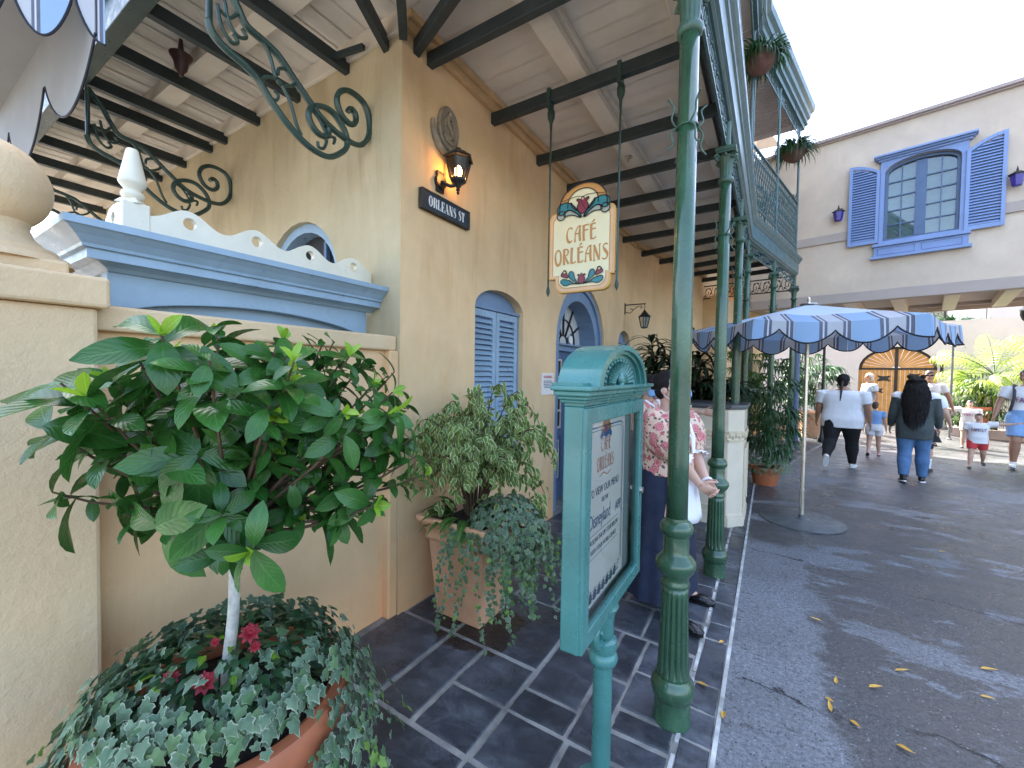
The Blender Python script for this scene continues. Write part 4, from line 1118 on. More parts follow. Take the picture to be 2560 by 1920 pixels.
# ------------------------------------------------------------ bracket lanterns
def bracket_lamp():
    t = thing('bracket_lantern', '', 'lantern', (0,0,0), 'black lanterns on scrolled wall brackets')
    b = MB(); b.bb(0,-.012,-.12,.012,.012,.06); b.bar((0,0,.03),(.33,0,.03),.016,.016)
    b.tube([(x,0,z) for x, z in cat_rom([(.01,-.08),(.08,-.10),(.13,-.06),(.11,-.03),(.09,-.05)], 4)], .006, 5); b.tube([(x,0,z) for x, z in cat_rom([(.13,-.06),(.2,-.01),(.26,.0),(.27,-.03),(.24,-.03)], 4)], .006, 5)
    b.tube([(.315,0,.03),(.315,0,-.08)], .005, 5); b.build('bracket', BLACK, t)
    b = MB(); b.lathe([(.0,-.055),(.012,-.07),(.022,-.085),(.03,-.10),(.045,-.11),(.06,-.135),(.095,-.165),(.10,-.175),(.085,-.18)], (.315,0,0), 8); b.build('roof', BLACK, t)
    b = MB(); b.lathe([(.082,-.18),(.048,-.335)], (.315,0,0), 4); b.build('pane', GLASSD, t)
    b = MB()
    for k in range(4):
        a = pi/2*k; b.bar((.315+.083*cos(a), .083*sin(a), -.18), (.315+.05*cos(a), .05*sin(a), -.335), .012, .012)
    b.lathe([(.052,-.335),(.054,-.345),(.03,-.355),(.0,-.36)], (.315,0,0), 4); b.build('cage', BLACK, t)
    return t
bl_ = bracket_lamp(); bl_.location = (-2.018, 6.62, 2.68); bl_['label'] = 'black bracket lantern on ochre wall, nearer one, left of the nearest column'
p = FB(1.6, 0, 2.66); dup(bl_, p, 'black bracket lantern on ochre wall, farther one, above the dark cane plants', radians(-13.2))

# notice
no = thing('notice_board', 'small cream wall notice headed WARNING between shutter and door', 'sign', (-2.02, 3.94, 1.48))
b = MB(); box(b, FW, 3.80, 4.075, .001, .012, 1.37, 1.60); b.build('plate', PAPER, no, bevel=.003)
words('WARNING', .042, mat('red_print', (.45,.05,.03), .6, .05), no, (-2.0067, 3.9375, 1.545), (0,1,0), (0,0,1))
words('Please be aware that areas\nof this restaurant may contain\nchemicals known to the State\nto cause harm. Ask a host\nfor further information.', .017, NAVY, no, (-2.0067, 3.9375, 1.512), (0,1,0), (0,0,1))

# ------------------------------------------------------------ scroll brackets under the courtyard arm
br = thing('scroll_bracket', 'dark green wrought iron scroll bracket nearest the building corner', 'bracket', (-2.32, 1.86, 3.3), 'scroll brackets under the balcony')
SA = [(.935,3.60),(1.0,3.52),(1.045,3.436),(1.069,3.394),(1.102,3.348),(1.181,3.33),(1.261,3.303),(1.345,3.235),(1.435,3.162),(1.532,3.096),(1.657,3.062),(1.761,3.062),(1.824,3.10),(1.862,3.18),(1.862,3.27),(1.83,3.345),(1.765,3.372),(1.692,3.366),(1.641,3.326),(1.62,3.271),(1.635,3.217),(1.671,3.178),(1.723,3.17),(1.758,3.205),(1.753,3.25),(1.722,3.268),(1.70,3.242)]
SB = [(.93,3.26),(.95,3.206),(1.004,3.172),(1.092,3.147),(1.156,3.113),(1.207,3.056),(1.288,2.982),(1.375,2.925),(1.467,2.893),(1.566,2.896),(1.65,2.958),(1.694,3.022),(1.675,3.105),(1.6,3.172),(1.518,3.172),(1.454,3.132),(1.436,3.07),(1.467,3.018),(1.519,3.0),(1.562,3.025),(1.559,3.068),(1.535,3.075)]
def rib(b, pts, w, th): 
    q = cat_rom(pts, 5); b.tube([(-2.32, y, z) for y, z in q], th, 6, sx=w/th, ref=(0,0,1))
b = MB(); rib(b, SA, .023, .017); rib(b, SB, .023, .017); b.tube([(-2.32,.935,3.6),(-2.32,.935,3.24)], .014, 6); b.build('main_scrolls', IRONG, br, smooth=True)
b = MB()
for pts, r_ in (([(1.111,3.335),(1.181,3.32),(1.218,3.27),(1.244,3.19),(1.272,3.158),(1.316,3.173),(1.351,3.205),(1.339,3.237),(1.305,3.255),(1.266,3.236),(1.26,3.20)],.007), ([(1.176,3.123),(1.202,3.154),(1.261,3.173),(1.299,3.136),(1.328,3.091),(1.363,2.992),(1.393,2.94)],.007),
    ([(1.193,3.10),(1.215,3.06),(1.25,3.06),(1.262,3.09),(1.24,3.105)],.006), ([(1.493,2.952),(1.5,2.925),(1.532,2.932),(1.552,2.98),(1.546,2.995),(1.579,3.024),(1.607,3.025),(1.6,2.991)],.007), ([(1.0,3.40),(1.02,3.31),(1.06,3.27),(1.10,3.29),(1.08,3.32)],.007), ([(.97,3.36),(.985,3.27),(1.03,3.22),(1.06,3.24),(1.04,3.265)],.007), ([(1.06,3.38),(1.02,3.33),(.98,3.34)],.006), ([(1.45,3.12),(1.5,3.09),(1.55,3.02)],.006)):
    rib(b, pts, r_*1.7, r_*1.3)
b.build('small_scrolls', IRONG, br, smooth=True)
b2_ = dup(br, (-4.22, 1.86, 3.3), 'dark green wrought iron scroll bracket behind the white gate finial')
dup(br, (-6.1, 1.86, 3.3), 'dark green wrought iron scroll bracket deepest in the courtyard, behind the stone ball')

pe_ = thing('pendant_bell', 'small dark red bell shaped ceiling lamp under courtyard balcony', 'lamp', (-3.5, 1.24, 3.85))
b = MB(); b.lathe([(.0,3.60),(.012,3.605),(.02,3.63),(.035,3.65),(.045,3.70),(.065,3.735),(.068,3.745),(.02,3.75),(.01,3.86)], (-3.5,1.24,0), 14); b.build('bell', mat('oxblood_metal', (.06,.022,.018), .5, .3, 12), pe_, smooth=True, auto=50)
sp_ = thing('sprinkler', 'small chrome fire sprinkler head on the beige purlin', 'sprinkler', (-1.18, 4.16, 3.74))
b = MB(); b.lathe([(.04,3.742),(.04,3.736),(.012,3.73),(.01,3.70),(.018,3.695),(.018,3.69)], (-1.25,4.1,0), 14); b.build('head', STEEL, sp_, smooth=True, auto=40)

# ------------------------------------------------------------ courtyard wall, gate pillar, gate head
lw = thing('low_wall', 'peach stucco low courtyard wall with plain flat coping', 'wall', (-2.06, 1.1, 0))
b = MB(); b.bb(-2.28, .30, 0, -2.085, 1.869, 1.74); b.build('wall', LOWW, lw, bevel=.012)
b = MB(); b.bb(-2.31, .40, 1.728, -2.045, 1.868, 1.822); b.build('coping', PILL, lw, bevel=.012)
b = MB(); b.bb(-2.10, 1.80, 0, -2.03, 1.874, 1.728); b.build('end_pier', LOWW, lw, bevel=.012)
gp = thing('gate_pillar', 'stucco gate pillar topped by a large stone ball', 'pillar', (-2.2, .19, 0))
b = MB(); b.bb(-2.55, -.06, 0, -1.985, .462, 1.80); b.build('shaft', PILL, gp, bevel=.014)
b = MB(); b.bb(-2.6, -.10, 1.80, -1.955, .487, 1.905); b.build('coping', PILL, gp, bevel=.012)
b = MB(); b.bb(-2.52, -.02, 1.905, -2.02, .40, 1.95); b.build('coping', PILL, gp, bevel=.01)
b = MB(); b.lathe([(.20,1.945),(.19,1.965),(.165,1.975),(.16,1.99),(.13,2.005),(.105,2.03),(.095,2.06),(.10,2.085)], (-2.2,.245,0), 36); b.build('ball_neck', PILL, gp, smooth=True, auto=40)
b = MB(); b.ell((-2.2,.245,2.195), .152, .152, .152, 36, 24); b.build('ball', PILL, gp, smooth=True)

gh = thing('garden_gate', 'powder blue wooden garden gate with arched frieze behind the low wall', 'gate', (-2.4, 1.15, 0))
def HW(u, o, z): return (-2.30 + o, u, z)
b = MB()
pr = [(0,1.985),(.02,1.985),(.035,2.0),(.06,2.01),(.10,2.012),(.10,2.047),(.115,2.05),(.118,2.062),(.125,2.07),(.14,2.088),(.165,2.11),(.175,2.115),(.175,2.142),(0,2.152)]
P4 = [lambda o: (-2.78-o*0, .58-o), lambda o: (-2.30+o, .58-o), lambda o: (-2.30+o, 1.867)]
b.sweep(pr, P4, closed=True); b.build('cornice', BLUE, gh)
b = MB()
pts = [(.56,1.845),(.64,1.845)] + [(lerp(.66,1.72,i/16), 1.85 + .06*sin(pi*i/16)**.75) for i in range(17)] + [(1.74,1.845),(1.83,1.845),(1.83,1.99),(.56,1.99)]
fill(b, HW, pts[::-1], .005, 0, .08); b.build('arched_frieze', BLUE, gh, bevel=.004)
b = MB(); box(b, HW, .60, 1.80, -.07, -.06, 1.0, 1.98); box(b, HW, .56, .60, -.12, -.005, 0, 1.845); box(b, HW, 1.75, 1.83, -.12, -.005, 0, 1.845); b.build('gate_leaf', BLUE, gh, bevel=.003)
wave = [(.695,2.24)]
for i in range(65):
    u = lerp(.70, 1.848, i/64); ph = (u-.83)/.293
    wave.append((u, 2.280 + .033*cos(2*pi*ph) if abs(ph) < 99 else 2.27))
loops = [[(.692,2.14)] + [(1.85,2.14)] + wave[:0:-1] + [(.692,wave[1][1])]] + [circ(.836+.292*k, 2.256, .027, 18) for k in range(4)]
plate(loops, HW, .01, .034, CREAM, 'cresting', gh)
plate([[(-2.62,2.14),(-2.345,2.14),(-2.345,2.27),(-2.40,2.29),(-2.46,2.31),(-2.52,2.30),(-2.58,2.255),(-2.62,2.25)], circ(-2.47,2.255,.024,14)], lambda u, o, z: (u, .64+o, z), 0, .034, CREAM, 'cresting', gh)
b = MB(); b.bb(-2.36,.602,2.14,-2.27,.692,2.287)
b.lathe([(.045*1.41,2.283),(.03*1.41,2.305),(.024*1.3,2.312)], (-2.315,.647,0), 4); b.build('finial_post', CREAM, gh, bevel=.004)
b = MB(); b.lathe([(.030,2.308),(.038,2.318),(.040,2.328),(.036,2.338),(.028,2.342),(.030,2.35),(.044,2.368),(.048,2.378),(.045,2.392),(.021,2.512),(.018,2.517),(0,2.518)], (-2.315,.647,0), 20); b.build('finial', CREAM, gh, smooth=True, auto=40)

# ------------------------------------------------------------ teal menu case on its post
mc = thing('menu_case', 'teal enamel menu case on a round post holding a CAFÉ ORLÉANS menu poster', 'menu case', (-.51, 1.51, 0))
X0, X1, Y0, Y1, Z0, Z1 = -.541, -.478, 1.172, 1.842, .728, 1.498
def MW(u, o, z): return (X1 + o, u, z)
b = MB(); b.bb(X0+.001, Y0+.018, Z0+.018, X1-.05, Y1-.018, Z1-.018); TK = X0-X1
box(b, MW, Y0, Y0+.018, TK, 0, Z0, Z1); box(b, MW, Y1-.018, Y1, TK, 0, Z0, Z1); box(b, MW, Y0+.018, Y1-.018, TK, 0, Z0, Z0+.018); box(b, MW, Y0+.018, Y1-.018, TK, 0, Z1-.018, Z1)
b.build('case', TEAL, mc, bevel=.005)
b = MB(); k = .055
i_ = [(Y0+k,Z0+k),(Y0+k,Z1-k),(Y1-k,Z1-k),(Y1-k,Z0+k),(Y0+k,Z0+k)]; o_ = [(Y0+.004,Z0+.004),(Y0+.004,Z1-.004),(Y1-.004,Z1-.004),(Y1-.004,Z0+.004),(Y0+.004,Z0+.004)]
band(b, MW, i_, o_, -.012, .012); dor = b.build('door_frame', TEAL, mc, bevel=.004)
b = MB(); fill(b, MW, [(Y0+k,Z0+k),(Y1-k,Z0+k),(Y1-k,Z1-k),(Y0+k,Z1-k)], -.003); b.build('glass', GLASS, dor)
b = MB(); b.tube([MW(Y1-.028,.012,1.10),MW(Y1-.028,.024,1.10)], .013, 14); b.build('lock', STEEL, dor, smooth=True, auto=40)
b = MB(); box(b, MW, Y0+.018, Y1-.018, -.036, -.033, Z0+.018, Z1-.018); b.build('backing', mat('grey_green_backing', (.20,.25,.25), .7, .08), mc)
po = MB(); ya, yb, za, zb = Y0+.062, Y1-.155, Z0+.07, Z1-.062
box(po, MW, ya, yb, -.028, -.025, za, zb); poster = po.build('poster', PAPER, mc)
XP = X1 - .0245
def PW(u, z): return (XP, u, z)
b = MB(); c = .03
def rrn(g):
    a, e, f, h2 = ya+g, yb-g, za+g, zb-g
    return [(a,f+c),(a,h2-c),(a+c*.3,h2-c*.3),(a+c,h2),(e-c,h2),(e-c*.3,h2-c*.3),(e,h2-c),(e,f+c),(e-c,f+c),(e-c,f),(a+c,f),(a+c,f+c),(a,f+c)]
b.strip(rrn(.022), .006, (XP,0,0), (0,1,0), (0,0,1), 0); b.strip(rrn(.034), .0025, (XP,0,0), (0,1,0), (0,0,1), 0); b.build('printed_border', PRBLU, poster)
um = (ya+yb)/2
b = MB()
for t_, z_, hh in (('CAFÉ', 1.325, .046), ('ORLÉANS', 1.258, .046)):
    wd = txtw(noveau, t_, hh, .8, .1); draw(b, noveau, t_, um-wd/2, z_, hh, .8, PW, .1)
b.strip(cat_rom([(um-.06,1.235),(um-.02,1.245),(um+.02,1.232),(um+.06,1.242)], 4), .004, (XP,0,0), (0,1,0), (0,0,1)); b.build('lettering', RUST, poster)
T = lambda s, z, size, m, sx=.8, sh=0: words(s, size, m, poster, (XP+.0004, um, z), (0,1,0), (0,0,1), sx=sx, depth=.0002, shear=sh)
T('TO VIEW OUR MENU', 1.175, .040, NAVY, .82); T('USE THE', 1.140, .024, NAVY)
words('Disneyland', .075, PRBLU, poster, (XP+.0004, um-.045, 1.066), (0,1,0), (0,0,1), sx=.66, depth=.0002); words('APP', .052, PRBLU, poster, (XP+.0004, um+.155, 1.066), (0,1,0), (0,0,1), sx=.8, depth=.0002)
T('OR SCAN THE QR CODE BELOW', 1.012, .025, NAVY, .84); T('WITH YOUR MOBILE DEVICE', .975, .025, NAVY, .84)
b = MB()
for z in (1.043, .962, .845): b.strip([(um-.16,z),(um+.16,z)], .0022, (XP,0,0), (0,1,0), (0,0,1))
for i in range(7):
    u = um - .13 + i*.043; b.prism(cat_rom([(u-.013,.812),(u-.016,.835),(u-.005,.842),(u,.858),(u+.006,.842),(u+.016,.836),(u+.012,.812)], 3, True), (XP,0,0), (0,1,0), (0,0,1), (0,0,0))
b.build('printed_ornaments', NAVY, poster)
b = MB(); cb = circ(um, 1.40, .05, 14)[:8]
b.prism([(um+.052*cos(t), 1.395+.045*sin(t)) for t in [pi*i/12 for i in range(13)]], (XP,0,0), (0,1,0), (0,0,1), (0,0,0), 0)
b.prism(cat_rom([(um-.06,1.385),(um-.03,1.40),(um,1.385),(um+.03,1.40),(um+.06,1.385),(um+.055,1.368),(um+.03,1.378),(um,1.372),(um-.03,1.378),(um-.055,1.368)], 3, True), (XP+.0006,0,0), (0,1,0), (0,0,1), (0,0,0), 1)
b.prism(tulip(um, 1.383, .018), (XP+.0012,0,0), (0,1,0), (0,0,1), (0,0,0), 2)
b.build('printed_emblem', [SGOLD, PRBLU, SRED], poster)
# moulded head with arched pediment
b = MB(); yc = (Y0+Y1)/2
b.bb(X0-.0, Y0, Z1, X1+.001, Y1, Z1+.05)
for g, z0, z1 in ((.012,Z1+.012,Z1+.022),(.02,Z1+.022,Z1+.034),(.032,Z1+.034,Z1+.05),(.042,Z1+.05,Z1+.064)): b.bb(X0-g*.7, Y0-g, z0, X1+g, Y1+g, z1)
b.build('head_moulding', TEAL, mc, bevel=.004)
b = MB(); zb_ = Z1+.055; r0 = .235
def arc(rad): return [(yc - rad*cos(t), zb_ + rad*.535*sin(t)) for t in [pi*i/28 for i in range(29)]]
for ra, rb, ob in ((.20,.225,.010),(.225,.25,.022),(.25,.285,.034)): band(b, MW, arc(ra), arc(rb), -.11, ob)
fill(b, MW, arc(.205), .0); fill(b, MW, arc(.285)[::-1], -.11)
for s_ in (-1, 1): box(b, MW, yc+s_*.285, yc+s_*.345, -.10, .0, zb_, zb_+.018)
b.build('pediment', TEAL, mc, smooth=True, auto=35)
b = MB()
for i in range(15):
    t = pi*(i+.5)/15; cs, sn = cos(t)*1.22, sin(t)*.64
    b.tube([MW(yc - .04*cs, .004, zb_+.012+.04*sn), MW(yc - .12*cs, .006, zb_+.012+.12*sn)], [.004,.010], 6)
    b.ell(MW(yc - .133*cs, .005, zb_+.012+.133*sn), .008, .008, .008, 8, 6)
b.tube([MW(yc - .185*cos(pi*i/28), .004, zb_+.008+.185*.535*sin(pi*i/28)) for i in range(29)], .006, 6)
b.ell(MW(yc, .010, zb_+.03), .014, .026, .026, 12, 8); b.ell(MW(yc, .012, zb_+.008), .012, .018, .014, 10, 6); b.build('shell_relief', TEAL, mc, smooth=True)
b = MB(); b.lathe([(.036,0),(.036,.50),(.050,.512),(.056,.53),(.050,.548),(.044,.555),(.052,.575),(.050,.60),(.036,.61)], (-.51,1.50,0), 28); b.lathe([(.11,0),(.11,.01),(.06,.03),(.036,.05)], (-.51,1.50,0), 28); b.build('post', TEAL, mc, smooth=True, auto=40)
b = MB()
for s_ in (-1, 1):
    b.tube([(-.51, 1.50+s_*(.05+.05*cos(t)*k_), .645+.055*sin(t)*k_) for t, k_ in [(radians(200+ j*32)*1, 1-.05*j) for j in range(13)]], .014, 8)
b.lathe([(.030,.60),(.04,.63),(.035,.68),(.05,.72),(.055,.73)], (-.51,1.50,0), 16); b.build('scroll_neck', TEAL, mc, smooth=True)

# ------------------------------------------------------------ host stand
hs = thing('host_stand', 'cream panelled host stand with a carved band and grey top', 'podium', (-.5, 5.4, 0))
def wedge(z0, z1, g=0): return [(-.90-g,4.98-g,z0),(-.36+g,4.88-g,z0),(-.22+g,5.02,z0),(-.22+g,5.62+g,z0),(-.90-g,5.62+g,z0)]
def wprism(b, z0, z1, g, m=0):
    a = wedge(z0, z1, g); c_ = [(x, y, z1) for x, y, _ in a]; n = 5
    b.add(a + c_, [tuple(range(n))[::-1], tuple(range(n, 2*n))] + [(i, (i+1) % n, n+(i+1) % n, n+i) for i in range(n)], m)
b = MB(); wprism(b, 0, 1.245, 0); wprism(b, 0, .10, .02); wprism(b, .10, .13, .012); b.build('cabinet', CREAM2, hs, bevel=.005)
b = MB(); wprism(b, .905, .925, .012); wprism(b, .995, 1.015, .012)
ring = wedge(0,0,.006)
for i in (0,1,2):
    p, q = V(*ring[i]), V(*ring[i+1]); L = (q-p).length; n = int(L/.035)
    for k in range(n):
        c_ = lv(p, q, (k+.5)/n); b.ell((c_[0],c_[1],.96+.006*(-1)**k), .013, .013, .022, 6, 5)
b.build('carved_band', mat('carved_cream_band', (.60,.50,.33), .5, .2, 30, .4, 60), hs)
b = MB(); wprism(b, 1.245, 1.265, .015); wprism(b, 1.265, 1.295, .03); b.build('top', mat('grey_stone_top', (.09,.095,.10), .35, .2, 8), hs, bevel=.004)
b = MB()
for p, q in (((-.84,4.955),(-.42,4.878)), ((-.207,5.08),(-.207,5.56))):
    for z in (.2,.82): b.bar((*p,z),(*q,z),.012,.02)
    for c_ in (p,q): b.bar((*c_,.19),(*c_,.83),.012,.02)
b.build('panel_moulding', CREAM2, hs, bevel=.003)

# ------------------------------------------------------------ striped market umbrella
def stripe_mat(name, ax):
    m = bpy.data.materials.new(name); t = NT(m)
    uvn = t.n('ShaderNodeUVMap'); uvn.uv_map = 'UVMap'; u, v, _ = t.sep(uvn.outputs[0])
    f = t.math('FRACT', t.math('MULTIPLY', u, 1.0))
    def bd(a, b_): return t.math('MULTIPLY', t.math('GREATER_THAN', f, a), t.math('LESS_THAN', f, b_))
    c = t.mix(bd(.0,.46), (.54,.56,.60), (.29,.46,.69))
    for a, b_, col in ((.45,.51,(.085,.10,.16)),(.51,.54,(.66,.68,.74)),(.54,.59,(.085,.10,.16)),(.86,.905,(.085,.10,.16)),(.905,.93,(.66,.68,.74)),(.93,.99,(.085,.10,.16))):
        c = t.mix(bd(a, b_), c, col)
    fade = t.maprange(t.noise(2.5, 5, .6), .3, .7)
    c = t.mix(t.math('MULTIPLY', fade, .25), c, (.50,.55,.64))
    cap = t.maprange(t.math('ADD', v, t.math('MULTIPLY', t.math('ABSOLUTE', t.math('SUBTRACT', t.math('FRACT', t.math('ADD', t.math('MULTIPLY', u, 1.0), .5)), .5)), -.12)), .60, .595)
    c = t.mix(cap, c, (.60,.70,.82))
    t.set('Base Color', c); t.set('Roughness', .85)
    tr = t.n('ShaderNodeBsdfTranslucent'); t.l(c, tr.inputs[0]); mx = t.n('ShaderNodeMixShader'); mx.inputs[0].default_value = .3
    t.l(t.b.outputs[0], mx.inputs[1]); t.l(tr.outputs[0], mx.inputs[2]); t.l(mx.outputs[0], t.out.inputs[0])
    t.bump(t.noise(14, 4, .6), .15, .02)
    return m
STRIPE = stripe_mat('striped_awning_canvas', 0)
TRIM = mat('navy_canvas_trim', (.012,.014,.022), .8, .1)
um_ = thing('market_umbrella', 'blue and grey striped market umbrella with scalloped valance on steel pole', 'umbrella', (.33, 5.6, 0))
UC = V(.335, 5.6, 0); UR = 1.24; NV = 6; A0 = radians(187)
b = MB(); tr_ = MB(); und = MB()
def rim(i, k, n=12):
    a0 = A0 + i*2*pi/NV; a1 = A0 + (i+1)*2*pi/NV
    p = UC + V(cos(a0), sin(a0), 0)*UR; q = UC + V(cos(a1), sin(a1), 0)*UR
    return p.lerp(q, k/n)
SPU = 2.0
for i in range(NV):
    n = 24; m_ = 8
    vs = []; uv = []
    for j in range(m_+1):
        v_ = j/m_
        for k in range(n+1):
            rp = rim(i, k, n); e = rp - UC
            sag = -.045*sin(pi*k/n)*v_*v_
            z = 2.40 - .27*v_ - .03*v_*(1-v_) + sag - .012*sin(pi*v_)*sin(pi*k/n)
            p = UC + e*max(v_, .02); vs.append((p.x, p.y, z)); uv.append((i*3 + .5 + (k/n-.5)*v_*3.0 + .5 + .73, v_))
    fs = [(j*(n+1)+k, j*(n+1)+k+1, (j+1)*(n+1)+k+1, (j+1)*(n+1)+k) for j in range(m_) for k in range(n)]
    b.add(vs, fs, 0, None, uv)
    # scalloped valance hanging from the rim
    N = 60; vs = []; uv = []; low = []
    for k in range(N+1):
        t_ = k/N; rp = rim(i, t_*12); e = (rp - UC).normalized()
        zt = 2.13 - .045*sin(pi*t_)
        ph = t_*3.0
        dep = .075 + .115*(abs(sin(pi*(ph+.5)))**.8)
        wav = .012*sin(t_*19 + i)
        vs += [(rp.x, rp.y, zt), (rp.x+e.x*(.008+wav*.5), rp.y+e.y*(.008+wav*.5), zt-dep*.5), (rp.x+e.x*(.012+wav), rp.y+e.y*(.012+wav), zt-dep)]
        uv += [(i*3 + (t_-.5)*3.0 + 1.73, 1)]*3; low.append(vs[-1])
    b.add(vs, [(3*k+r_, 3*k+3+r_, 3*k+4+r_, 3*k+1+r_) for k in range(N) for r_ in (0,1)], 0, None, uv)
    tr_.tube(low, .0075, 5)
can = b.build('canopy', STRIPE, um_, smooth=True, auto=60)
tr_.build('scallop_trim', TRIM, can)
b = MB(); b.tube([UC+V(0,0,.02), UC+V(0,0,2.37)], .019, 14); b.tube([UC+V(0,0,.04), UC+V(0,0,.36)], .023, 14); b.build('pole', STEEL, um_, smooth=True, auto=40)
b = MB(); b.lathe([(.09,2.395),(.085,2.405),(.018,2.408),(.016,2.43),(.02,2.44),(.012,2.455),(.014,2.47),(.0,2.482)], UC, 16); b.build('finial', STEEL, um_, smooth=True, auto=40)
b = MB()
for i in range(NV):
    p = rim(i, 0); b.bar(UC+V(0,0,2.36), (p.x,p.y,2.115), .015, .022); mp = UC.lerp(V(p.x,p.y,0), .5); b.bar(UC+V(0,0,2.0), (mp.x,mp.y,2.235), .012, .015)
b.lathe([(.035,1.96),(.035,2.03)], UC, 12); b.lathe([(.035,2.33),(.035,2.38)], UC, 12); b.build('ribs', STEEL, um_)
b = MB(); b.lathe([(.40,.004),(.40,.014),(.39,.020),(.07,.028),(.065,.034),(.03,.036),(.03,.07),(0,.07)], UC, 64); b.build('base_plate', PLATE, um_, smooth=True, auto=30)

# striped awning hung from the courtyard arm of the balcony
aw = thing('striped_awning', 'striped scalloped awning with grey underside hung at the balcony edge', 'awning', (-2.9, .7, 3.3))
C0 = V(-2.86,.70,0); C1 = V(-5.6,.66,0); C2 = V(-3.75,-.20,0)
def valance(p, q, n, zt, dp, nl, b, tb, ph0):
    vs = []; uv = []; low = []
    for k in range(n+1):
        t_ = k/n; r_ = p.lerp(q, t_); d_ = dp*(.42 + .58*abs(sin(pi*(t_*nl+ph0)))**.7)
        vs += [(r_.x,r_.y,zt),(r_.x,r_.y,zt-d_)]; uv += [(t_*nl*1.0+.42,1)]*2; low.append(vs[-1])
    b.add(vs, [(2*k,2*k+2,2*k+3,2*k+1) for k in range(n)], 0, None, uv); tb.tube(low, .006, 5)
b = MB(); tb = MB(); valance(C0, C2, 90, 3.62, .42, 5, b, tb, .5)
ca = b.build('valance', STRIPE, aw); tb.build('scallop_trim', TRIM, ca)
b = MB(); tb = MB(); valance(C0+V(-.02,-.03,0), C1, 90, 3.62, .62, 2.6, b, tb, .06); ca = b.build('valance', FABG, aw); tb.build('scallop_trim', TRIM, ca)
b = MB(); b.add([(C0.x,C0.y,3.62),(C1.x,C1.y,3.62),(C2.x,C2.y,3.62)], [(0,1,2)]); b.build('top_canvas', FABG, aw)
# ------------------------------------------------------------ bridge building with the blue window
bg_ = thing('bridge_building', 'pale stucco building bridging the street with a blue shuttered window', 'building', tuple(BW(0,0,3.1)))
b = MB(); wall(b, BW, -3.3, 9, 3.30, 6.37, [(-.70,.29,4.2,5.48,.20)], 0, .12)
for u in (-3.3, 9): b.add([BW(u,0,3.3),BW(u,-2.6,3.3),BW(u,-2.6,6.37),BW(u,0,6.37)], [(0,1,2,3)])
b.add([BW(-3.3,-2.6,3.1),BW(9,-2.6,3.1),BW(9,-2.6,6.37),BW(-3.3,-2.6,6.37)], [(0,1,2,3)])
b.add([BW(-3.3,0,6.37),BW(9,0,6.37),BW(9,-2.6,6.37),BW(-3.3,-2.6,6.37)], [(0,1,2,3)]); b.build('wall', BRID, bg_)
b = MB(); box(b, BW, -3.3, 9, -.15, .03, 3.10, 3.30); b.build('edge_beam', MAUVE, bg_, bevel=.01)
b = MB(); box(b, BW, -3.3, -.765, .001, .035, 4.34, 4.515); box(b, BW, .375, 9, .001, .035, 4.34, 4.515); b.build('string_band', MAUVE, bg_, bevel=.006)
b = MB(); box(b, BW, -3.3, 9, -.2, .05, 6.37, 6.40); box(b, BW, -3.3, 9, -.2, .09, 6.40, 6.46); b.build('coping', LILAC, bg_, bevel=.006)
b = MB(); box(b, BW, -3.3, 9, -2.6, -.15, 3.26, 3.29); b.build('soffit', MAUVE, bg_)
b = MB(); box(b, BW, -3.3, 9, -2.62, -2.45, 3.19, 3.26); b.build('back_beam', MAUVE, bg_)
for u in (-2.6,-1.9,-1.195,-.473,.255,.965,1.7,2.4,3.1):
    b = MB(); box(b, BW, u-.10, u+.10, -2.44, -.16, 3.10, 3.258); b.build('soffit_beam', CREAM2, bg_, bevel=.008)
b = MB(); box(b, BW, 3.6, 9, -2.6, -.01, 0, 3.1); b.build('pier', BRID, bg_)
wn = MB()
out = [(-.76,4.15),(-.76,5.72),(.37,5.72),(.37,4.15)]
op = [(-.70,4.2)] + arch_pts(-.70,.29,5.48,.20,16) + [(.29,4.2)]
n = len(op); ob = [(-.76,4.15)] + [(lerp(-.76,.37,i/16), 5.72) for i in range(17)] + [(.37,4.15)]
band(wn, BW, op, ob, 0, .05); box(wn, BW, -.76, .37, 0, .049, 4.15, 4.2)
win = wn.build('window', BLUEP, bg_, bevel=.004)
b = MB(); box(b, BW, -.86, .47, 0, .16, 5.765, 5.80); box(b, BW, -.83, .44, 0, .12, 5.735, 5.765); box(b, BW, -.80, .41, 0, .08, 5.70, 5.735); b.build('window_cornice', BLUEP, win, bevel=.004)
b = MB(); box(b, BW, -.84, .43, 0, .10, 4.10, 4.15); box(b, BW, -.82, .41, 0, .05, 3.92, 4.10); box(b, BW, -.86, .45, 0, .11, 3.87, 3.92)
for a, c in ((-.76,-.24),(-.16,.35)):
    box(b, BW, a, c, .05, .062, 4.06, 4.075); box(b, BW, a, c, .05, .062, 3.94, 3.955); box(b, BW, a, a+.015, .05, .062, 3.955, 4.06); box(b, BW, c-.015, c, .05, .062, 3.955, 4.06)
b.build('sill', BLUEP, win, bevel=.003)
b = MB(); inn = [(-.65,4.25)] + arch_pts(-.65,.24,5.47,.155,16) + [(.24,4.25)]
band(b, BW, inn, op, -.10, -.04); box(b, BW, -.70, .29, -.10, -.041, 4.2, 4.25); um2 = -.205
box(b, BW, um2-.075, um2+.075, -.10, -.038, 4.25, 5.60); b.build('casement', BLUED, win, bevel=.004)
b = MB()
for a, c in ((-.65,um2-.075),(um2+.075,.24)):
    m_ = (a+c)/2; box(b, BW, m_-.009, m_+.009, -.095, -.07, 4.25, 5.60)
    for k in range(1, 5): z = 4.25 + k*.265; box(b, BW, a, c, -.094, -.071, z-.009, z+.009)
b.build('glazing_bars', BLUED, win)
b = MB(); fill(b, BW, inn, -.097); b.build('window_glass', GLASSD, win)
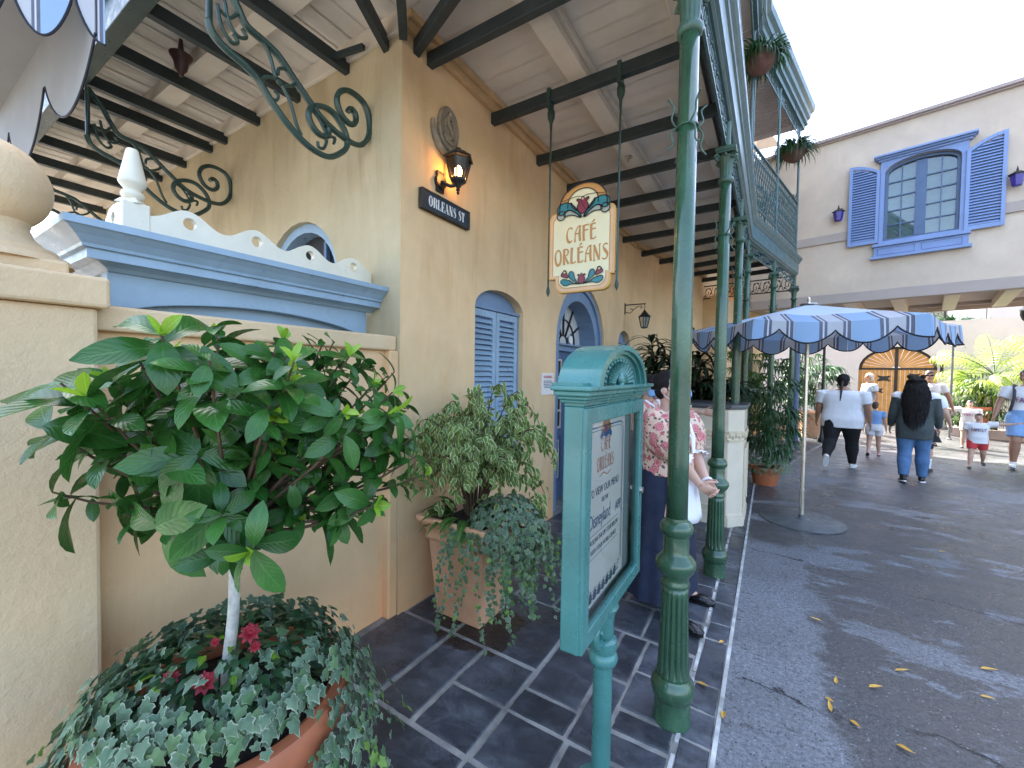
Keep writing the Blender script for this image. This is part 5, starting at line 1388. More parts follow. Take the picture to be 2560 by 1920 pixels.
b = MB(); fill(b, BW, [(-.70,4.2),(.29,4.2),(.29,5.7),(-.70,5.7)], -.119); b.build('reflection_sheet', mat('painted_glass_reflection', (.24,.33,.33), .9, .3, 3), win)  # sheet behind the pane, its green-blue stands in for reflections in the glass
def arcL(u): t = (u+1.22)/.46; return 5.735 - .21*t*t
def arcR(u): t = (.80-u)/.46; return 5.70 - .21*t*t
shutter(win, BW, -1.22, -.765, 4.18, 5.7, .05, BLUEP, arcL, .4, .05)
shutter(win, BW, .345, .80, 4.15, 5.7, .05, BLUEP, arcR, .4, .05)
def sconce(u, lab):
    t = thing('wall_sconce', lab, 'lantern', BW(u,0,4.73), 'cobalt glass sconces on the bridge building')
    c = V(*BW(u,.12,0))
    b = MB(); b.lathe([(.0,4.72),(.05,4.725),(.062,4.74),(.085,4.905),(.07,4.91)], c, 6); b.build('glass_shade', PURPG, t)
    b = MB(); b.lathe([(.105,4.905),(.11,4.915),(.06,4.945),(.02,4.96),(.012,5.0),(.0,5.06)], c, 6); box(b, BW, u-.03, u+.05, 0, .02, 4.9, 5.0); b.bar(BW(u,.01,4.955), BW(u,.12,4.955), .02, .02); b.build('cap', BLACK, t)
sconce(-1.37, 'cobalt glass sconce left of the blue shutters'); sconce(.905, 'cobalt glass sconce right of the blue shutters')
hl = thing('hanging_lantern', 'black hanging lantern cut by the right edge below the bridge', 'lantern', BW(1.10,-.4,2.5))
c = V(*BW(1.13,.05,0))
b = MB(); b.lathe([(0,2.50),(.05,2.52),(.10,2.58),(.125,2.66),(.12,2.72)], c, 14); b.build('bowl', BLACK, hl, smooth=True, auto=40)
b = MB(); b.lathe([(.12,2.72),(.13,2.725),(.13,2.74),(.10,2.76),(.09,2.80),(.06,2.83),(.02,2.86),(.0,2.87)], c, 14); b.tube([c+V(0,0,2.86), c+V(0,0,3.11)], .008, 6); b.build('hood', WHITE, hl, smooth=True, auto=40)

# ------------------------------------------------------------ what stands beyond the bridge
def GW(u, o, z): return bw0(u, 20 - o, z)
fw_ = thing('garden_wall', 'pale plaster garden wall around the arched timber gate', 'wall', GW(0,0,0))
b = MB(); wall(b, GW, -8, 9, 0, 3.55, [(-1.85,.20,0,1.95,.78)], 0, .3); b.add([GW(-8,0,3.55),GW(9,0,3.55),GW(9,-.3,3.55),GW(-8,-.3,3.55)], [(0,1,2,3)]); b.build('wall', FARL, fw_)
gt = thing('timber_gate', 'golden timber double gate with sunburst arch and dark leaf cutouts', 'gate', GW(-.82,-.2,0))
b = MB()
for k in range(18):
    a, c_ = lerp(-1.85,.20,k/18)+.004, lerp(-1.85,.20,(k+1)/18)-.004; box(b, GW, a, c_, -.2, -.15+R(0,.006), 0, 1.93)
b.build('plank_leaf', WOODG, gt)
b = MB()
for k in range(16):
    t0, t1 = pi*k/16+.01, pi*(k+1)/16-.01
    fill(b, GW, [(-.825-.12*cos(t0),1.97+.06*sin(t0)),(-.825-1.02*cos(t0),1.97+.76*sin(t0)),(-.825-1.02*cos(t1),1.97+.76*sin(t1)),(-.825-.12*cos(t1),1.97+.06*sin(t1))][::-1], -.15+R(0,.006), 0, .05)
b.build('sunburst_arch', WOODG, gt)
b = MB(); box(b, GW, -.87, -.78, -.16, -.12, 0, 2.75); box(b, GW, -1.85, .20, -.15, -.125, 1.91, 1.98); ar = arch_pts(-1.85,.20,1.95,.78); ai = arch_pts(-1.77,.12,1.95,.70); band(b, GW, ai, ar, -.2, -.12); b.build('dark_frame', BLACK, gt)
for u, z, r_ in ((-1.15,1.6,.25),(-1.3,1.15,.2),(-.35,1.7,.2),(-.2,1.1,.22),(-.5,.8,.2),(-1.5,.6,.2)):
    b = MB(); b.prism(cat_rom([(u+r_*cos(a)*(1 if k % 2 else .45), z+r_*.7*sin(a)*(1 if k % 2 else .45)) for k, a in enumerate([R(-.2,.2)+2*pi*i/8 for i in range(8)])], 2, True), GW(0,-.13,0), tuple(E), (0,0,1), tuple(D*.015)); b.build('leaf_cutout', BLACK, gt)
gl_ = thing('gate_lamp', 'white globe lantern on short black post right of the timber gate', 'lantern', GW(.30,.15,1.7))
c = V(*GW(.30,.15,0))
b = MB(); b.lathe([(0,1.68),(.05,1.70),(.03,1.75),(.045,1.8),(.04,2.05),(.07,2.10)], c, 10); b.bar(c+V(0,0,1.78), GW(.30,0,1.78), .03, .03); b.build('post', BLACK, gl_, smooth=True, auto=40)
b = MB(); b.lathe([(.07,2.10),(.10,2.2),(.13,2.40),(.10,2.42),(0,2.46)], c, 8); b.build('globe', WHITE, gl_)
rl = thing('roof_railing', 'dark scrolled iron railing along the terrace above the garden wall', 'railing', GW(-.8,-.2,3.55))
b = MB(); x = -3.2
while x < .2:
    b.tube([GW(x,-.2,3.55), GW(x,-.2,4.12)], .010, 4)
    b.tube([GW(x+px_, -.2, 3.82+pz) for px_, pz in [(.13+.11*cos(a)*(1-.06*i), .15*sin(a)*(1-.06*i)) for i, a in enumerate([j*.6 for j in range(13)])]], .009, 4); x += .32
for z in (3.6, 4.1): b.bar(GW(-3.3,-.2,z), GW(.3,-.2,z), .02, .025)
b.build('railing_bars', BLACK, rl)
b = MB(); b.bar(GW(.32,-.2,3.55), GW(.32,-.2,4.25), .06, .06); b.build('post', BLACK, rl)
fb = thing('white_house', 'bright white plaster house far behind the terrace railing', 'building', bw0(-1,26,0))
b = MB(); a = [bw0(-9,26,0),bw0(1.6,26,0),bw0(1.6,34,0),bw0(-9,34,0)]
def blockm(b, a, h):
    n = len(a); b.add(a + [(x,y,h) for x, y, _ in a], [tuple(range(n, 2*n))] + [(i,(i+1)%n,n+(i+1)%n,n+i) for i in range(n)])
blockm(b, a, 5.6); b.build('wall', FARW, fb)
b = MB(); blockm(b, [bw0(-9,25.9,5.6),bw0(1.7,25.9,5.6),bw0(1.7,34,5.6),bw0(-9,34,5.6)], 5.75); b.build('roof', LILAC, fb)
for u in (-2.4, -.4):
    b = MB(); p = [bw0(u,25.97,2.8),bw0(u+.9,25.97,2.8),bw0(u+.9,25.97,4.9),bw0(u,25.97,4.9)]; b.add(p, [(0,1,2,3)]); b.build('window', GLASSD, fb)
fb = thing('lilac_house', 'pale lilac plaster house far right behind the bright palms', 'building', bw0(4,25,0))
b = MB(); blockm(b, [bw0(1.62,25,0),bw0(12,23,0),bw0(12,33,0),bw0(1.62,33,0)], 7.5); b.build('wall', FARL, fb)
b = MB(); blockm(b, [bw0(1.5,24.85,7.5),bw0(12,22.85,7.5),bw0(12,33,7.5),bw0(1.5,33,7.5)], 7.65); b.build('roof', LILAC, fb)
# raised bed
kb = MB(); kb.bb(0,0,0,.1,.1,.1); kb = MB()
for (u0, s0_, u1, s1_) in ((.45,17.2,9,15.9),):
    a = [bw0(u0,s0_,0),bw0(u1,s1_,0),bw0(u1,s1_+.22,0),bw0(u0,s0_+.22,0)]; blockm(kb, a, .22)
    a = [bw0(u0,s0_+.22,0),bw0(u1,s1_+.22,0),bw0(u1,19.98,0),bw0(u0,19.98,0)]; kb.add([(x,y,.16) for x, y, _ in a], [(0,1,2,3)])
kind(kb.build('raised_bed_kerb', LILAC))
po_ = thing('steel_post', 'slim grey steel post at right of the umbrella', 'post', bw0(.43,16,0))
b = MB(); b.lathe([(.06,0),(.06,.02),(.028,.04),(.028,2.5),(.0,2.53)], bw0(.43,16,0), 10); b.build('shaft', PLATE, po_, smooth=True, auto=40)
po_ = thing('lamp_post', 'slim dark lamp post among the potted lady palms', 'lamp post', bw0(-1.81,12.5,0))
b = MB(); b.lathe([(.08,0),(.08,.1),(.04,.2),(.03,.3),(.028,2.6)], bw0(-1.81,12.5,0), 10); b.build('shaft', BLACK, po_, smooth=True, auto=40)
b = MB(); b.lathe([(.03,2.6),(.06,2.62),(.09,2.85),(.11,2.86),(.02,2.95),(0,2.97)], bw0(-1.81,12.5,0), 8); b.build('lantern_head', BLACK, po_)
po_ = thing('blue_post', 'dark blue painted timber post behind the end of the balcony', 'post', bw0(-2.2,11.6,0))
b = MB(); b.lathe([(.09,0),(.09,.2),(.07,.22),(.07,3.05)], bw0(-2.2,11.6,0), 12); b.build('shaft', BLUED, po_, smooth=True, auto=40)
# dark doorway in the wing below the bridge
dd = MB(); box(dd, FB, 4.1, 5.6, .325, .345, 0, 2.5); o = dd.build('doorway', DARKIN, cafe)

# ------------------------------------------------------------ plants
rg = random.Random(11)
def U(a, b): return rg.uniform(a, b)
def rdir(zmin=-1, zmax=1):
    z = U(zmin, zmax); t = U(0, 2*pi); r = sqrt(max(0, 1-z*z)); return V(r*cos(t), r*sin(t), z)

# standard gardenia in its pot
gd = thing('gardenia_standard', 'glossy gardenia tree with whitewashed stem in the ivy filled pot', 'tree', (-1.33, .58, .62))
stem = [(-1.337,.577,.60),(-1.335,.578,.72),(-1.322,.588,.88),(-1.328,.594,1.04),(-1.335,.595,1.12)]
b = MB(); b.tube(cat_rom(stem, 5), [.0175-.004*i/20 for i in range(21)], 14); b.build('trunk', BARKW, gd, smooth=True)
CR = V(.848,.530,0); CF = V(-.53,.848,0); base_ = V(-1.335,.595,1.12)
tips = []
# crown envelope in (along the wall, outwards, height) about the stem top
def inside(x, y, z):
    top = .56 + .05*sin(x*9) - .55*max(0, abs(x)-.25)**1.3
    bot = .03 + .20*max(0, abs(x)-.15)
    return bot < z < top and (x/.56)**2 + (y/.36)**2 < 1
while len(tips) < 104:
    x, y, z = U(-.40,.50), U(-.36,.34), U(-.12,.58)
    if not inside(x, y, z): continue
    e = (x/.56)**2 + (y/.36)**2 + ((z-.22)/.34)**2
    if e < .2 and rg.random() < .5: continue
    tips.append((x, y, z))
# sparse long shoots seen at the rim
tips += [(-.41,-.05,.30),(-.38,-.1,.22),(-.38,-.12,.04),(-.34,-.2,-.03),(.56,.0,.30),(.55,.05,.24),(-.12,-.1,.58),(-.05,0,.60),(.27,-.05,.56),(.34,0,.52),(.14,-.2,.0),(.02,-.25,.0),(.56,-.02,.17),(-.33,-.15,.42)]
lf = MB(); tw = MB()
for i, (x, y, z) in enumerate(tips):
    p = base_ + CR*x + CF*(-y) + V(0,0,z)
    out = (CR*x*1.5 - CF*y*1.5 + V(0,0,z-.15)); out = (out.normalized() + V(0,0,.35) + rdir()*.45).normalized()
    a = base_.lerp(p, U(.25,.5)) + V(0,0,U(-.03,.03))
    tw.tube([base_.lerp(p,.02), a, p.lerp(a,.35) - V(0,0,.01), p], [.007,.005,.0035,.0025], 5)
    for j in range(5 if x < .1 else 7):       # leaves along the outer half of the twig
        t = U(.05, .75); q = p.lerp(a, t); d = rdir() + (p-a).normalized()*.6; L_ = U(.05,.095)
        lf.leaf(q, d, V(0,0,1)+rdir()*.5, L_, L_*U(.40,.50), U(.1,.35), U(.1,.6), 0, 6, None, 3, .02)
    k = rg.randint(5, 8); ph = U(0, 6.3); sc = U(.8, 1.2)*(1.12 if y > 0 else .95)*(1.1 if x < .1 else .82)
    s1 = out.cross(V(.3,.2,.9)).normalized(); s2 = out.cross(s1)
    for j in range(k):
        t = ph + j*2.4; h = -.012*j
        d = (s1*cos(t) + s2*sin(t))*U(.8,1.1) + out*U(-.1,.45)
        q = p + out*h
        L_ = U(.055,.125)*sc; lf.leaf(q, d, out, L_, L_*U(.42,.52), U(.10,.35), U(.1,.65), 0, 7, None, 3, .02)
    if rg.random() < .42:
        for j in range(rg.randint(2, 3)):
            t = ph + j*2.1; d = (s1*cos(t) + s2*sin(t))*.5 + out
            lf.leaf(p, d, out + rdir()*.3, U(.03,.066), U(.014,.03), .5, .2, 1, 5, None, 3)
lf.build('crown', [G_GARD, G_LIME], gd, smooth=True)
tw.build('twigs', BARK, gd)

pt_ = thing('flower_pot', 'large round terracotta pot rim showing under trailing variegated ivy', 'pot', (-1.33, .585, 0))
PC = V(-1.362,.592,0)
b = MB(); b.lathe([(.20,0),(.215,.02),(.265,.42),(.28,.49),(.295,.495),(.318,.51),(.338,.55),(.340,.60),(.328,.62),(.300,.625),(.28,.61),(.27,.55)], PC, 64); b.build('pot', TERR2, pt_, smooth=True, auto=40)
b = MB(); b.lathe([(.285,.58),(.2,.60),(.0,.625)], PC, 32); b.build('soil', SOIL, pt_, smooth=True)
iv = thing('ivy_plant', 'dense variegated ivy mounded over the round terracotta pot', 'ivy', (-1.33,.585,.55))
b = MB()
def okpot(p):     # leave the rim bare towards the street side
    d = p - PC; a = atan2(d.y, d.x); r = sqrt(d.x**2+d.y**2)
    return not (-1.05 < a < .12 and p.z < .665 and r > .25)
for i in range(2400):
    a = U(0, 2*pi); t = U(0, 1)
    r = .06 + .36*sqrt(t) if rg.random() < .65 else U(.30,.44)
    z = .665 + .085*(1-(r/.42)**2) + U(-.03,.05) - max(0, r-.33)*1.0
    if r > .33: z -= U(0,.42)*(1 if rg.random() < .6 else .25)
    p = PC + V(r*cos(a), r*sin(a), z)
    dens = .45 if (r < .22 or (cos(a)*-.3 + sin(a)*.2 > .5)) else 1
    if rg.random() > dens or not okpot(p): continue
    n = (V(cos(a), sin(a), 0)*(r/.30) + V(0,0,.55) + rdir()*.5).normalized()
    b.ivy(p, n, V(cos(a), sin(a), -.9) + rdir()*.7, U(.024,.046), 0 if rg.random() < .78 else 1)
for i in range(26):        # trailing runners
    a = U(-.25, 2.2) if i < 18 else U(2.8, 4.2); p = PC + V(cos(a)*.40, sin(a)*.39, U(.56,.64)); d = V(cos(a)*.5, sin(a)*.5, -1)
    for k in range(rg.randint(5, 12)):
        p = p + d*.028 + rdir()*.012
        if p.z < .05 or not okpot(p): break
        b.ivy(p, V(cos(a), sin(a), .4)+rdir()*.4, V(0,0,-1)+rdir()*.8, U(.022,.036), rg.choice((0,1,2)))
b.build('ivy_leaves', [G_IVY, G_IVYG, G_IVYL], iv)
fl = thing('dahlia_plant', 'low dark green bedding dahlia with crimson flowers in the round pot', 'flower', (-1.3,.58,.58))
b = MB()
for i in range(520):
    a = U(0, 2*pi); r = .27*sqrt(U(0,1)); p = PC + V(r*cos(a)+.0, r*sin(a), .655 + .09*(1-(r/.27)**2) + U(0,.05))
    b.leaf(p, V(cos(a), sin(a), U(-.1,.7)) + rdir()*.4, V(0,0,1)+rdir()*.4, U(.035,.062), U(.018,.03), .2, .5, 0 if rg.random() < .93 else 1, 4, None, 1)
b.build('foliage', [G_BED, G_LIME], fl, smooth=True)
def flower(x, y, z, s):
    b = MB(); c = V(x, y, z); nrm = (V(0,0,1.6) - c); nrm = (nrm.normalized() + V(.3,-.1,.5)).normalized()
    s1 = nrm.cross(V(0,0,1)).normalized(); s2 = nrm.cross(s1)
    for L in range(3):
        for j in range(8):
            t = j*pi/4 + L*.4; b.leaf(c + nrm*.004*L, (s1*cos(t)+s2*sin(t)) + nrm*(.15+.5*L), nrm, s*(1-.22*L), s*.55*(1-.2*L), .2, .2, 0, 3, None, 1)
    b.ell(c + nrm*.01, s*.22, s*.22, s*.2, 8, 6); b.build('flower_head', PETAL, fl, smooth=True)
for f in ((-1.245,.597,.842,.030),(-1.235,.605,.802,.018),(-1.255,.488,.762,.031),(-1.36,.450,.757,.024),(-1.32,.54,.82,.014)): flower(*f)

# square planter with ficus, dracaena leaves and ivy
sp2 = thing('square_planter', 'tapered square terracotta planter against the ochre cafe wall', 'planter', (-1.66, 2.18, 0))
b = MB()
def sq(h, z): return [(-1.66-h[0], 2.185-h[1], z), (-1.66+h[0], 2.185-h[1], z), (-1.66+h[0], 2.185+h[1], z), (-1.66-h[0], 2.185+h[1], z)]
lev = [((.168,.138),0),((.175,.145),.01),((.215,.185),.50),((.228,.198),.51),((.235,.205),.525),((.228,.198),.54),((.226,.196),.55),((.244,.214),.595),((.270,.24),.628),((.276,.246),.64),((.276,.246),.664),((.25,.22),.666),((.23,.2),.58)]
vs = []
for h, z in lev: vs += sq(h, z)
b.add(vs, [(4*i+j, 4*i+(j+1) % 4, 4*i+4+(j+1) % 4, 4*i+4+j) for i in range(len(lev)-1) for j in range(4)] + [(3,2,1,0)]); b.build('pot', TERRA, sp2, bevel=.006)
b = MB(); b.add(sq((.235,.205), .59), [(0,1,2,3)]); b.build('soil', SOIL, sp2)
fc = thing('ficus_bush', 'cream edged weeping ficus bush growing in the square planter', 'shrub', (-1.66,2.2,.6))
b = MB(); tw = MB()
F0 = V(-1.66,2.2,.60)
for i in range(56):
    a = U(0, 2*pi); L = U(.60, 1.02); sp_ = U(.12,.50)
    t_ = F0 + V(cos(a)*sp_*1.0, sin(a)*sp_*.75, L*U(.55,1.0)*(1.05-.35*sp_))
    t_.x = max(t_.x, -1.96)
    m1 = F0.lerp(t_, .5) + V(0,0,.18); e_ = t_ + V(cos(a)*.13, sin(a)*.13, -U(.06,.22)); e_.x = max(e_.x, -1.98)
    pl = cat_rom([tuple(F0 + V(cos(a)*.03, sin(a)*.03, -.02)), tuple(m1), tuple(t_), tuple(e_)], 7)
    tw.tube(pl, [.006-.0045*k/(len(pl)-1) for k in range(len(pl))], 5)
    for k in range(5, len(pl)-1):
        for s_ in range(3 if k > 7 else 2):
            p = V(*pl[k]) + rdir()*.028; d = V(*pl[k+1])-V(*pl[k])
            d = d.normalized()*.5 + rdir()*.8 + V(0,0,-.6)
            if p.x < -1.985: continue
            b.leaf(p, d, V(.4,-.5,.75)+rdir()*.5, U(.048,.072), U(.025,.034), .15, .5, 0, 4, None, 1)
for i in range(330):
    p = F0 + V(U(-.22,.3), U(-.3,.3), U(.15,.72)); 
    b.leaf(p + rdir()*.05, rdir(-.9,.3)+V(0,0,-.5), V(.4,-.5,.75)+rdir()*.5, U(.048,.072), U(.025,.034), .15, .5, 0, 4, None, 1)
b.build('foliage', G_FICUS, fc, smooth=True); tw.build('branches', BARK, fc)
dv = thing('dumb_cane', 'broad yellow green leaves spilling over the square planter rim', 'plant', (-1.7,2.0,.6))
b = MB()
for i in range(30):
    a = U(0, 2*pi) if i > 20 else U(2.9, 5.6); p = V(-1.66+cos(a)*.15, 2.17+sin(a)*.14, .60)
    b.leaf(p + V(0,0,U(0,.1)), V(cos(a), sin(a), U(.25,1.2)), V(-cos(a)*.5,-sin(a)*.5,1), U(.15,.24), U(.05,.075), .3, .7, 0, 7, None, 1)
b.build('foliage', G_POTH, dv, smooth=True)
iv2 = thing('ivy_plant', 'green variegated ivy trailing down the right of the square planter', 'ivy', (-1.35,2.1,.6))
b = MB(); MC = V(-1.37,2.17,.66)
for i in range(1250):
    d = rdir(-.55,1); p = MC + V(d.x*.27, d.y*.25, d.z*.18)*U(.75,1.05)
    if p.z < .62 and p.x < -1.40 and p.y > 1.95: continue
    p.z -= max(0, (p-MC).length-.18)*.6
    b.ivy(p, d+V(.1,-.2,.3)+rdir()*.4, V(d.x, d.y, -.8)+rdir()*.6, U(.024,.042), 0 if rg.random() < .75 else 1)
for i in range(54):
    if i < 10: p = V(U(-1.70,-1.42), 1.93, .66); d = V(U(-.15,.15), -.12, -1); L = rg.randint(4, 16) if i > 4 else 30
    else: p = V(U(-1.40,-1.12), U(1.92,2.4), U(.50,.62)); d = V(U(-.05,.25), U(-.25,.1), -1); L = rg.randint(6, 20)
    for k in range(L):
        p = p + d*.021 + rdir()*.010
        if i < 10: p.y = min(p.y, 1.955 + (.6-p.z)*.16); 
        else: p.x = max(p.x, -1.41 - (.64-p.z)*.12)
        if p.z < .04: break
        b.ivy(p + rdir()*.012, V(.25,-1,.35)+rdir()*.6, V(0,0,-1)+rdir()*.8, U(.022,.040)*(1-.2*k/L), rg.choice((0,0,1,1,1,2)) if rg.random() < .5 else rg.choice((0,1)))
b.build('ivy_leaves', [G_IVY, G_IVYG, G_IVYL], iv2)

# cane plants, lady palms, fan palms
def cane(base, h, n, m, par, spread, seed, L=.42, W=.035, ncane=4):
    rr = random.Random(seed); b = MB(); st = MB()
    for c in range(ncane):
        a = rr.uniform(0, 6.3); lean = rr.uniform(.05, spread); hh = h*rr.uniform(.6, 1.0)
        P0 = V(*base) + V(cos(a)*.06, sin(a)*.06, 0); P1 = P0 + V(cos(a)*lean, sin(a)*lean, hh)
        st.tube([P0, P0.lerp(P1,.5)+V(0,0,.02), P1], [.014,.012,.010], 6)
        for k in range(n):
            t = rr.uniform(.35, 1.0)**.6; p = P0.lerp(P1, t); aa = k*2.4 + rr.uniform(-.3,.3)
            b.leaf(p, V(cos(aa), sin(aa), rr.uniform(.1,1.2) + (t-.6)), V(0,0,1), L*rr.uniform(.65,1.1), W*rr.uniform(.8,1.2), .3, rr.uniform(.5,1.3), 0, 6, None, 2)
    b.build('foliage', m, par, smooth=True); st.build('stems', BARK, par)
def rhapis(base, h, n, par, seed, spread=.35, R0=.26, mt=None, blades=8, W=.030, zmin=.25):
    rr = random.Random(seed); b = MB(); st = MB(); B = V(*base)
    for i in range(n):
        a = rr.uniform(0, 6.3); t = rr.uniform(zmin, 1.0); rad = spread*sqrt(rr.uniform(.1,1))*(.6+.6*(1-abs(t-.6)))
        p = B + V(cos(a)*rad, sin(a)*rad, h*t); o = V(cos(a), sin(a), rr.uniform(-.1,.7)).normalized()
        st.tube([B + V(cos(a)*rad*.3, sin(a)*rad*.3, h*t*.5), p - o*.05 - V(0,0,.03), p], [.005,.004,.003], 4)
        s1 = o.cross(V(0,0,1)).normalized(); up = s1.cross(o)
        for k in range(blades):
            f = (k/(blades-1)-.5)*2.6
            d = o*cos(f) + s1*sin(f)
            b.leaf(p, d, up, R0*rr.uniform(.8,1.1)*(1-.12*abs(f)), W, .35, rr.uniform(.5,1.1), 0, 5, None, 2)
    b.build('foliage', mt or G_RHAP, par, smooth=True); st.build('stems', STEMG, par)
def pot(name, lab, c, r, h, m=TERR2, cat='pot'):
    t = thing(name, lab, cat, c); x = V(*c)
    b = MB(); b.lathe([(r*.68,0),(r*.72,.01),(r*.92,h*.78),(r*1.0,h*.80),(r*1.04,h*.9),(r*1.02,h),(r*.9,h),(r*.86,h*.85)], x, 32); b.build('pot', m, t, smooth=True, auto=40)
    b = MB(); b.lathe([(r*.88,h*.88),(0,h*.9)], x, 20); b.build('soil', SOIL, t); return t
pot('plant_pot', 'terracotta pot holding dark cane plant behind the host stand', (-1.25,6.1,.006), .22, .42)
d1 = thing('cane_plant', 'tall dark dracaena cane plant behind the hostesses by the ochre wall', 'plant', (-1.25,6.1,.38)); cane((-1.25,6.1,.38), 1.80, 60, G_DRAC, d1, .60, 3, .58, .06, 7)
pot('plant_pot', 'terracotta pot of second dark cane plant right behind host stand', (-.75,6.3,.006), .2, .4)
d1 = thing('cane_plant', 'bushy dark cane plant rising directly above the host stand', 'plant', (-.75,6.3,.36)); cane((-.75,6.3,.36), 1.55, 60, G_DRAC, d1, .55, 4, .50, .055, 7)
pot('plant_pot', 'terracotta pot of the big lady palm beside the host stand', (-.03,7.2,0), .21, .27)
d1 = thing('lady_palm', 'big lady palm in terracotta pot between host stand and umbrella', 'plant', (-.03,7.2,.25)); rhapis((-.05,7.2,.25), 1.35, 80, d1, 5, .34, .34, None, 8, .03, .2)
d1 = thing('ivy_plant', 'ivy spilling over the pot of the big lady palm', 'ivy', (-.03,7.2,.25)); b = MB()
for i in range(330):
    d = rdir(-.6,.7); p = V(-.03,7.15,.34) + V(d.x*.30, d.y*.28, d.z*.14); 
    if d.z < -.1: p.z -= U(0,.08)
    b.ivy(p, d+V(0,-.3,.3), V(d.x,d.y,-1)+rdir()*.5, U(.028,.045), rg.choice((0,1)))
b.build('ivy_leaves', [G_IVY, G_IVYG, G_IVYL], d1)
d1 = thing('climbing_shrub', 'dark climbing shrub between the fourth and fifth iron columns', 'shrub', bw0(-2.25,8.6,0)); rhapis(bw0(-2.45,8.9,.1), 2.0, 46, d1, 8, .35, .26, G_BUSH, 7, .04, .2)
for i, (u, s, h, n, lab) in enumerate(((-2.15,13.4,1.95,56,'lady palm left of the timber gate, nearest the gate'),(-2.75,12.2,2.0,46,'lady palm behind the far iron columns, left of the lamp post'),(-2.55,14.6,2.3,40,'lady palm farthest back under the bridge, by the dark wing'))):
    pot('plant_pot', ('large fluted terracotta pot of the lady palm nearest the gate','terracotta pot of the lady palm behind the far columns','terracotta pot of the farthest lady palm')[i], bw0(u,s,0), .30, .62, TERRA)
    d1 = thing('lady_palm', lab, 'plant', bw0(u,s,.55)); rhapis(bw0(u,s,.55), h-.45, n, d1, 20+i, .50, .42, None, 8, .045, .2)
def fanpalm(base, h, n, R0, m, par, seed, spread=1.0, tr=True):
    rr = random.Random(seed); b = MB(); st = MB(); B = V(*base); T = B + V(0,0,h)
    tk = MB(); tk.tube([B, B.lerp(T,.5)+V(.03,0,0), T], [.10,.08,.07], 10)
    for i in range(n):
        a = i*2.4 + rr.uniform(-.3,.3); el = rr.uniform(-.25, 1.1); d = V(cos(a)*cos(el), sin(a)*cos(el), sin(el))
        p = T + d*rr.uniform(.35,.65)*spread
        st.tube([T, T.lerp(p,.5)+V(0,0,.06), p], [.014,.011,.008], 5)
        s1 = d.cross(V(0,0,1)).normalized(); up = s1.cross(d)
        for k in range(15):
            f = (k/14-.5)*3.6; dd = d*cos(f) + s1*sin(f)
            b.leaf(p, dd, up, R0*rr.uniform(.85,1.1)*(1-.1*abs(f)), .055, .3, rr.uniform(.4,1.0), 0, 5, None, 2)
    b.build('fronds', m, par, smooth=True); st.build('leaf_stalks', STEMG, par); tk.build('trunk', BARK, par, smooth=True)
def feather(base, h, n, L, m, par, seed):
    rr = random.Random(seed); b = MB(); st = MB(); B = V(*base); T = B + V(0,0,h)
    tk = MB(); tk.tube([B, T], [.10,.07], 10)
    for i in range(n):
        a = i*2.4 + rr.uniform(-.3,.3); el = rr.uniform(.1, 1.25); d = V(cos(a)*cos(el), sin(a)*cos(el), sin(el)); p = T.copy(); pts = [p.copy()]
        for k in range(16):
            p = p + d*L/16; d = (d + V(0,0,-.085)).normalized(); pts.append(p.copy())
            s1 = d.cross(V(0,0,1)).normalized(); up = s1.cross(d)
            if k > 2:
                for s_ in (-1, 1): b.leaf(p, s1*s_ + d*.6 - V(0,0,.15), up, L*.30*sin(pi*(k+1)/19)**.6, .030, .2, .6, 0, 4, None, 2)
        st.tube(pts, [.012-.010*k/16 for k in range(17)], 5)
    b.build('fronds', m, par, smooth=True); st.build('leaf_stalks', STEMG, par); tk.build('trunk', BARK, par, smooth=True)
d1 = thing('sunlit_palm', 'bright yellow green palm with feather fronds right of the gate lamp', 'palm', bw0(1.35,18,.16)); feather(bw0(1.35,18.3,.16), 1.55, 20, 1.5, G_PALM, d1, 31)
d1 = thing('sunlit_palm', 'bright yellow green palm cut by the right edge', 'palm', bw0(2.5,17.6,.16)); feather(bw0(2.6,17.8,.16), 1.7, 20, 1.6, G_PALM, d1, 32)
d1 = thing('fan_palm', 'grey green fan palm rising behind the garden wall', 'palm', bw0(.62,20.8,0)); fanpalm(bw0(.62,20.9,0), 3.2, 20, .75, G_RHAP, d1, 33, .8)
d1 = thing('fan_palm', 'sunlit fan palm with drooping leaf in the raised bed', 'palm', bw0(1.0,17.5,.16)); fanpalm(bw0(1.05,17.7,.16), 1.25, 11, .62, G_PALM, d1, 35, .7)
for i, (u, s, h, n, mt, lab) in enumerate(((.75,17.6,1.5,70,G_BUSH,'dense green shrub in raised bed below the gate lamp'),(1.5,17.3,1.35,70,G_RHAP,'dark green shrub in raised bed behind the two boys'),(2.3,17.1,1.3,60,G_BUSH,'green shrub in raised bed at the right edge'),(1.1,18.6,1.7,50,G_RHAP,'tall dark shrub against the garden wall behind the palms'))):
    d1 = thing('bed_shrub', lab, 'shrub', bw0(u,s,.16)); rhapis(bw0(u,s,.16), h, n, d1, 50+i, .55, .30, mt, 6, .05, .1)
pot('plant_pot', 'orange terracotta pot standing in the raised bed', bw0(.98,17.0,.2), .24, .66, TERR2)
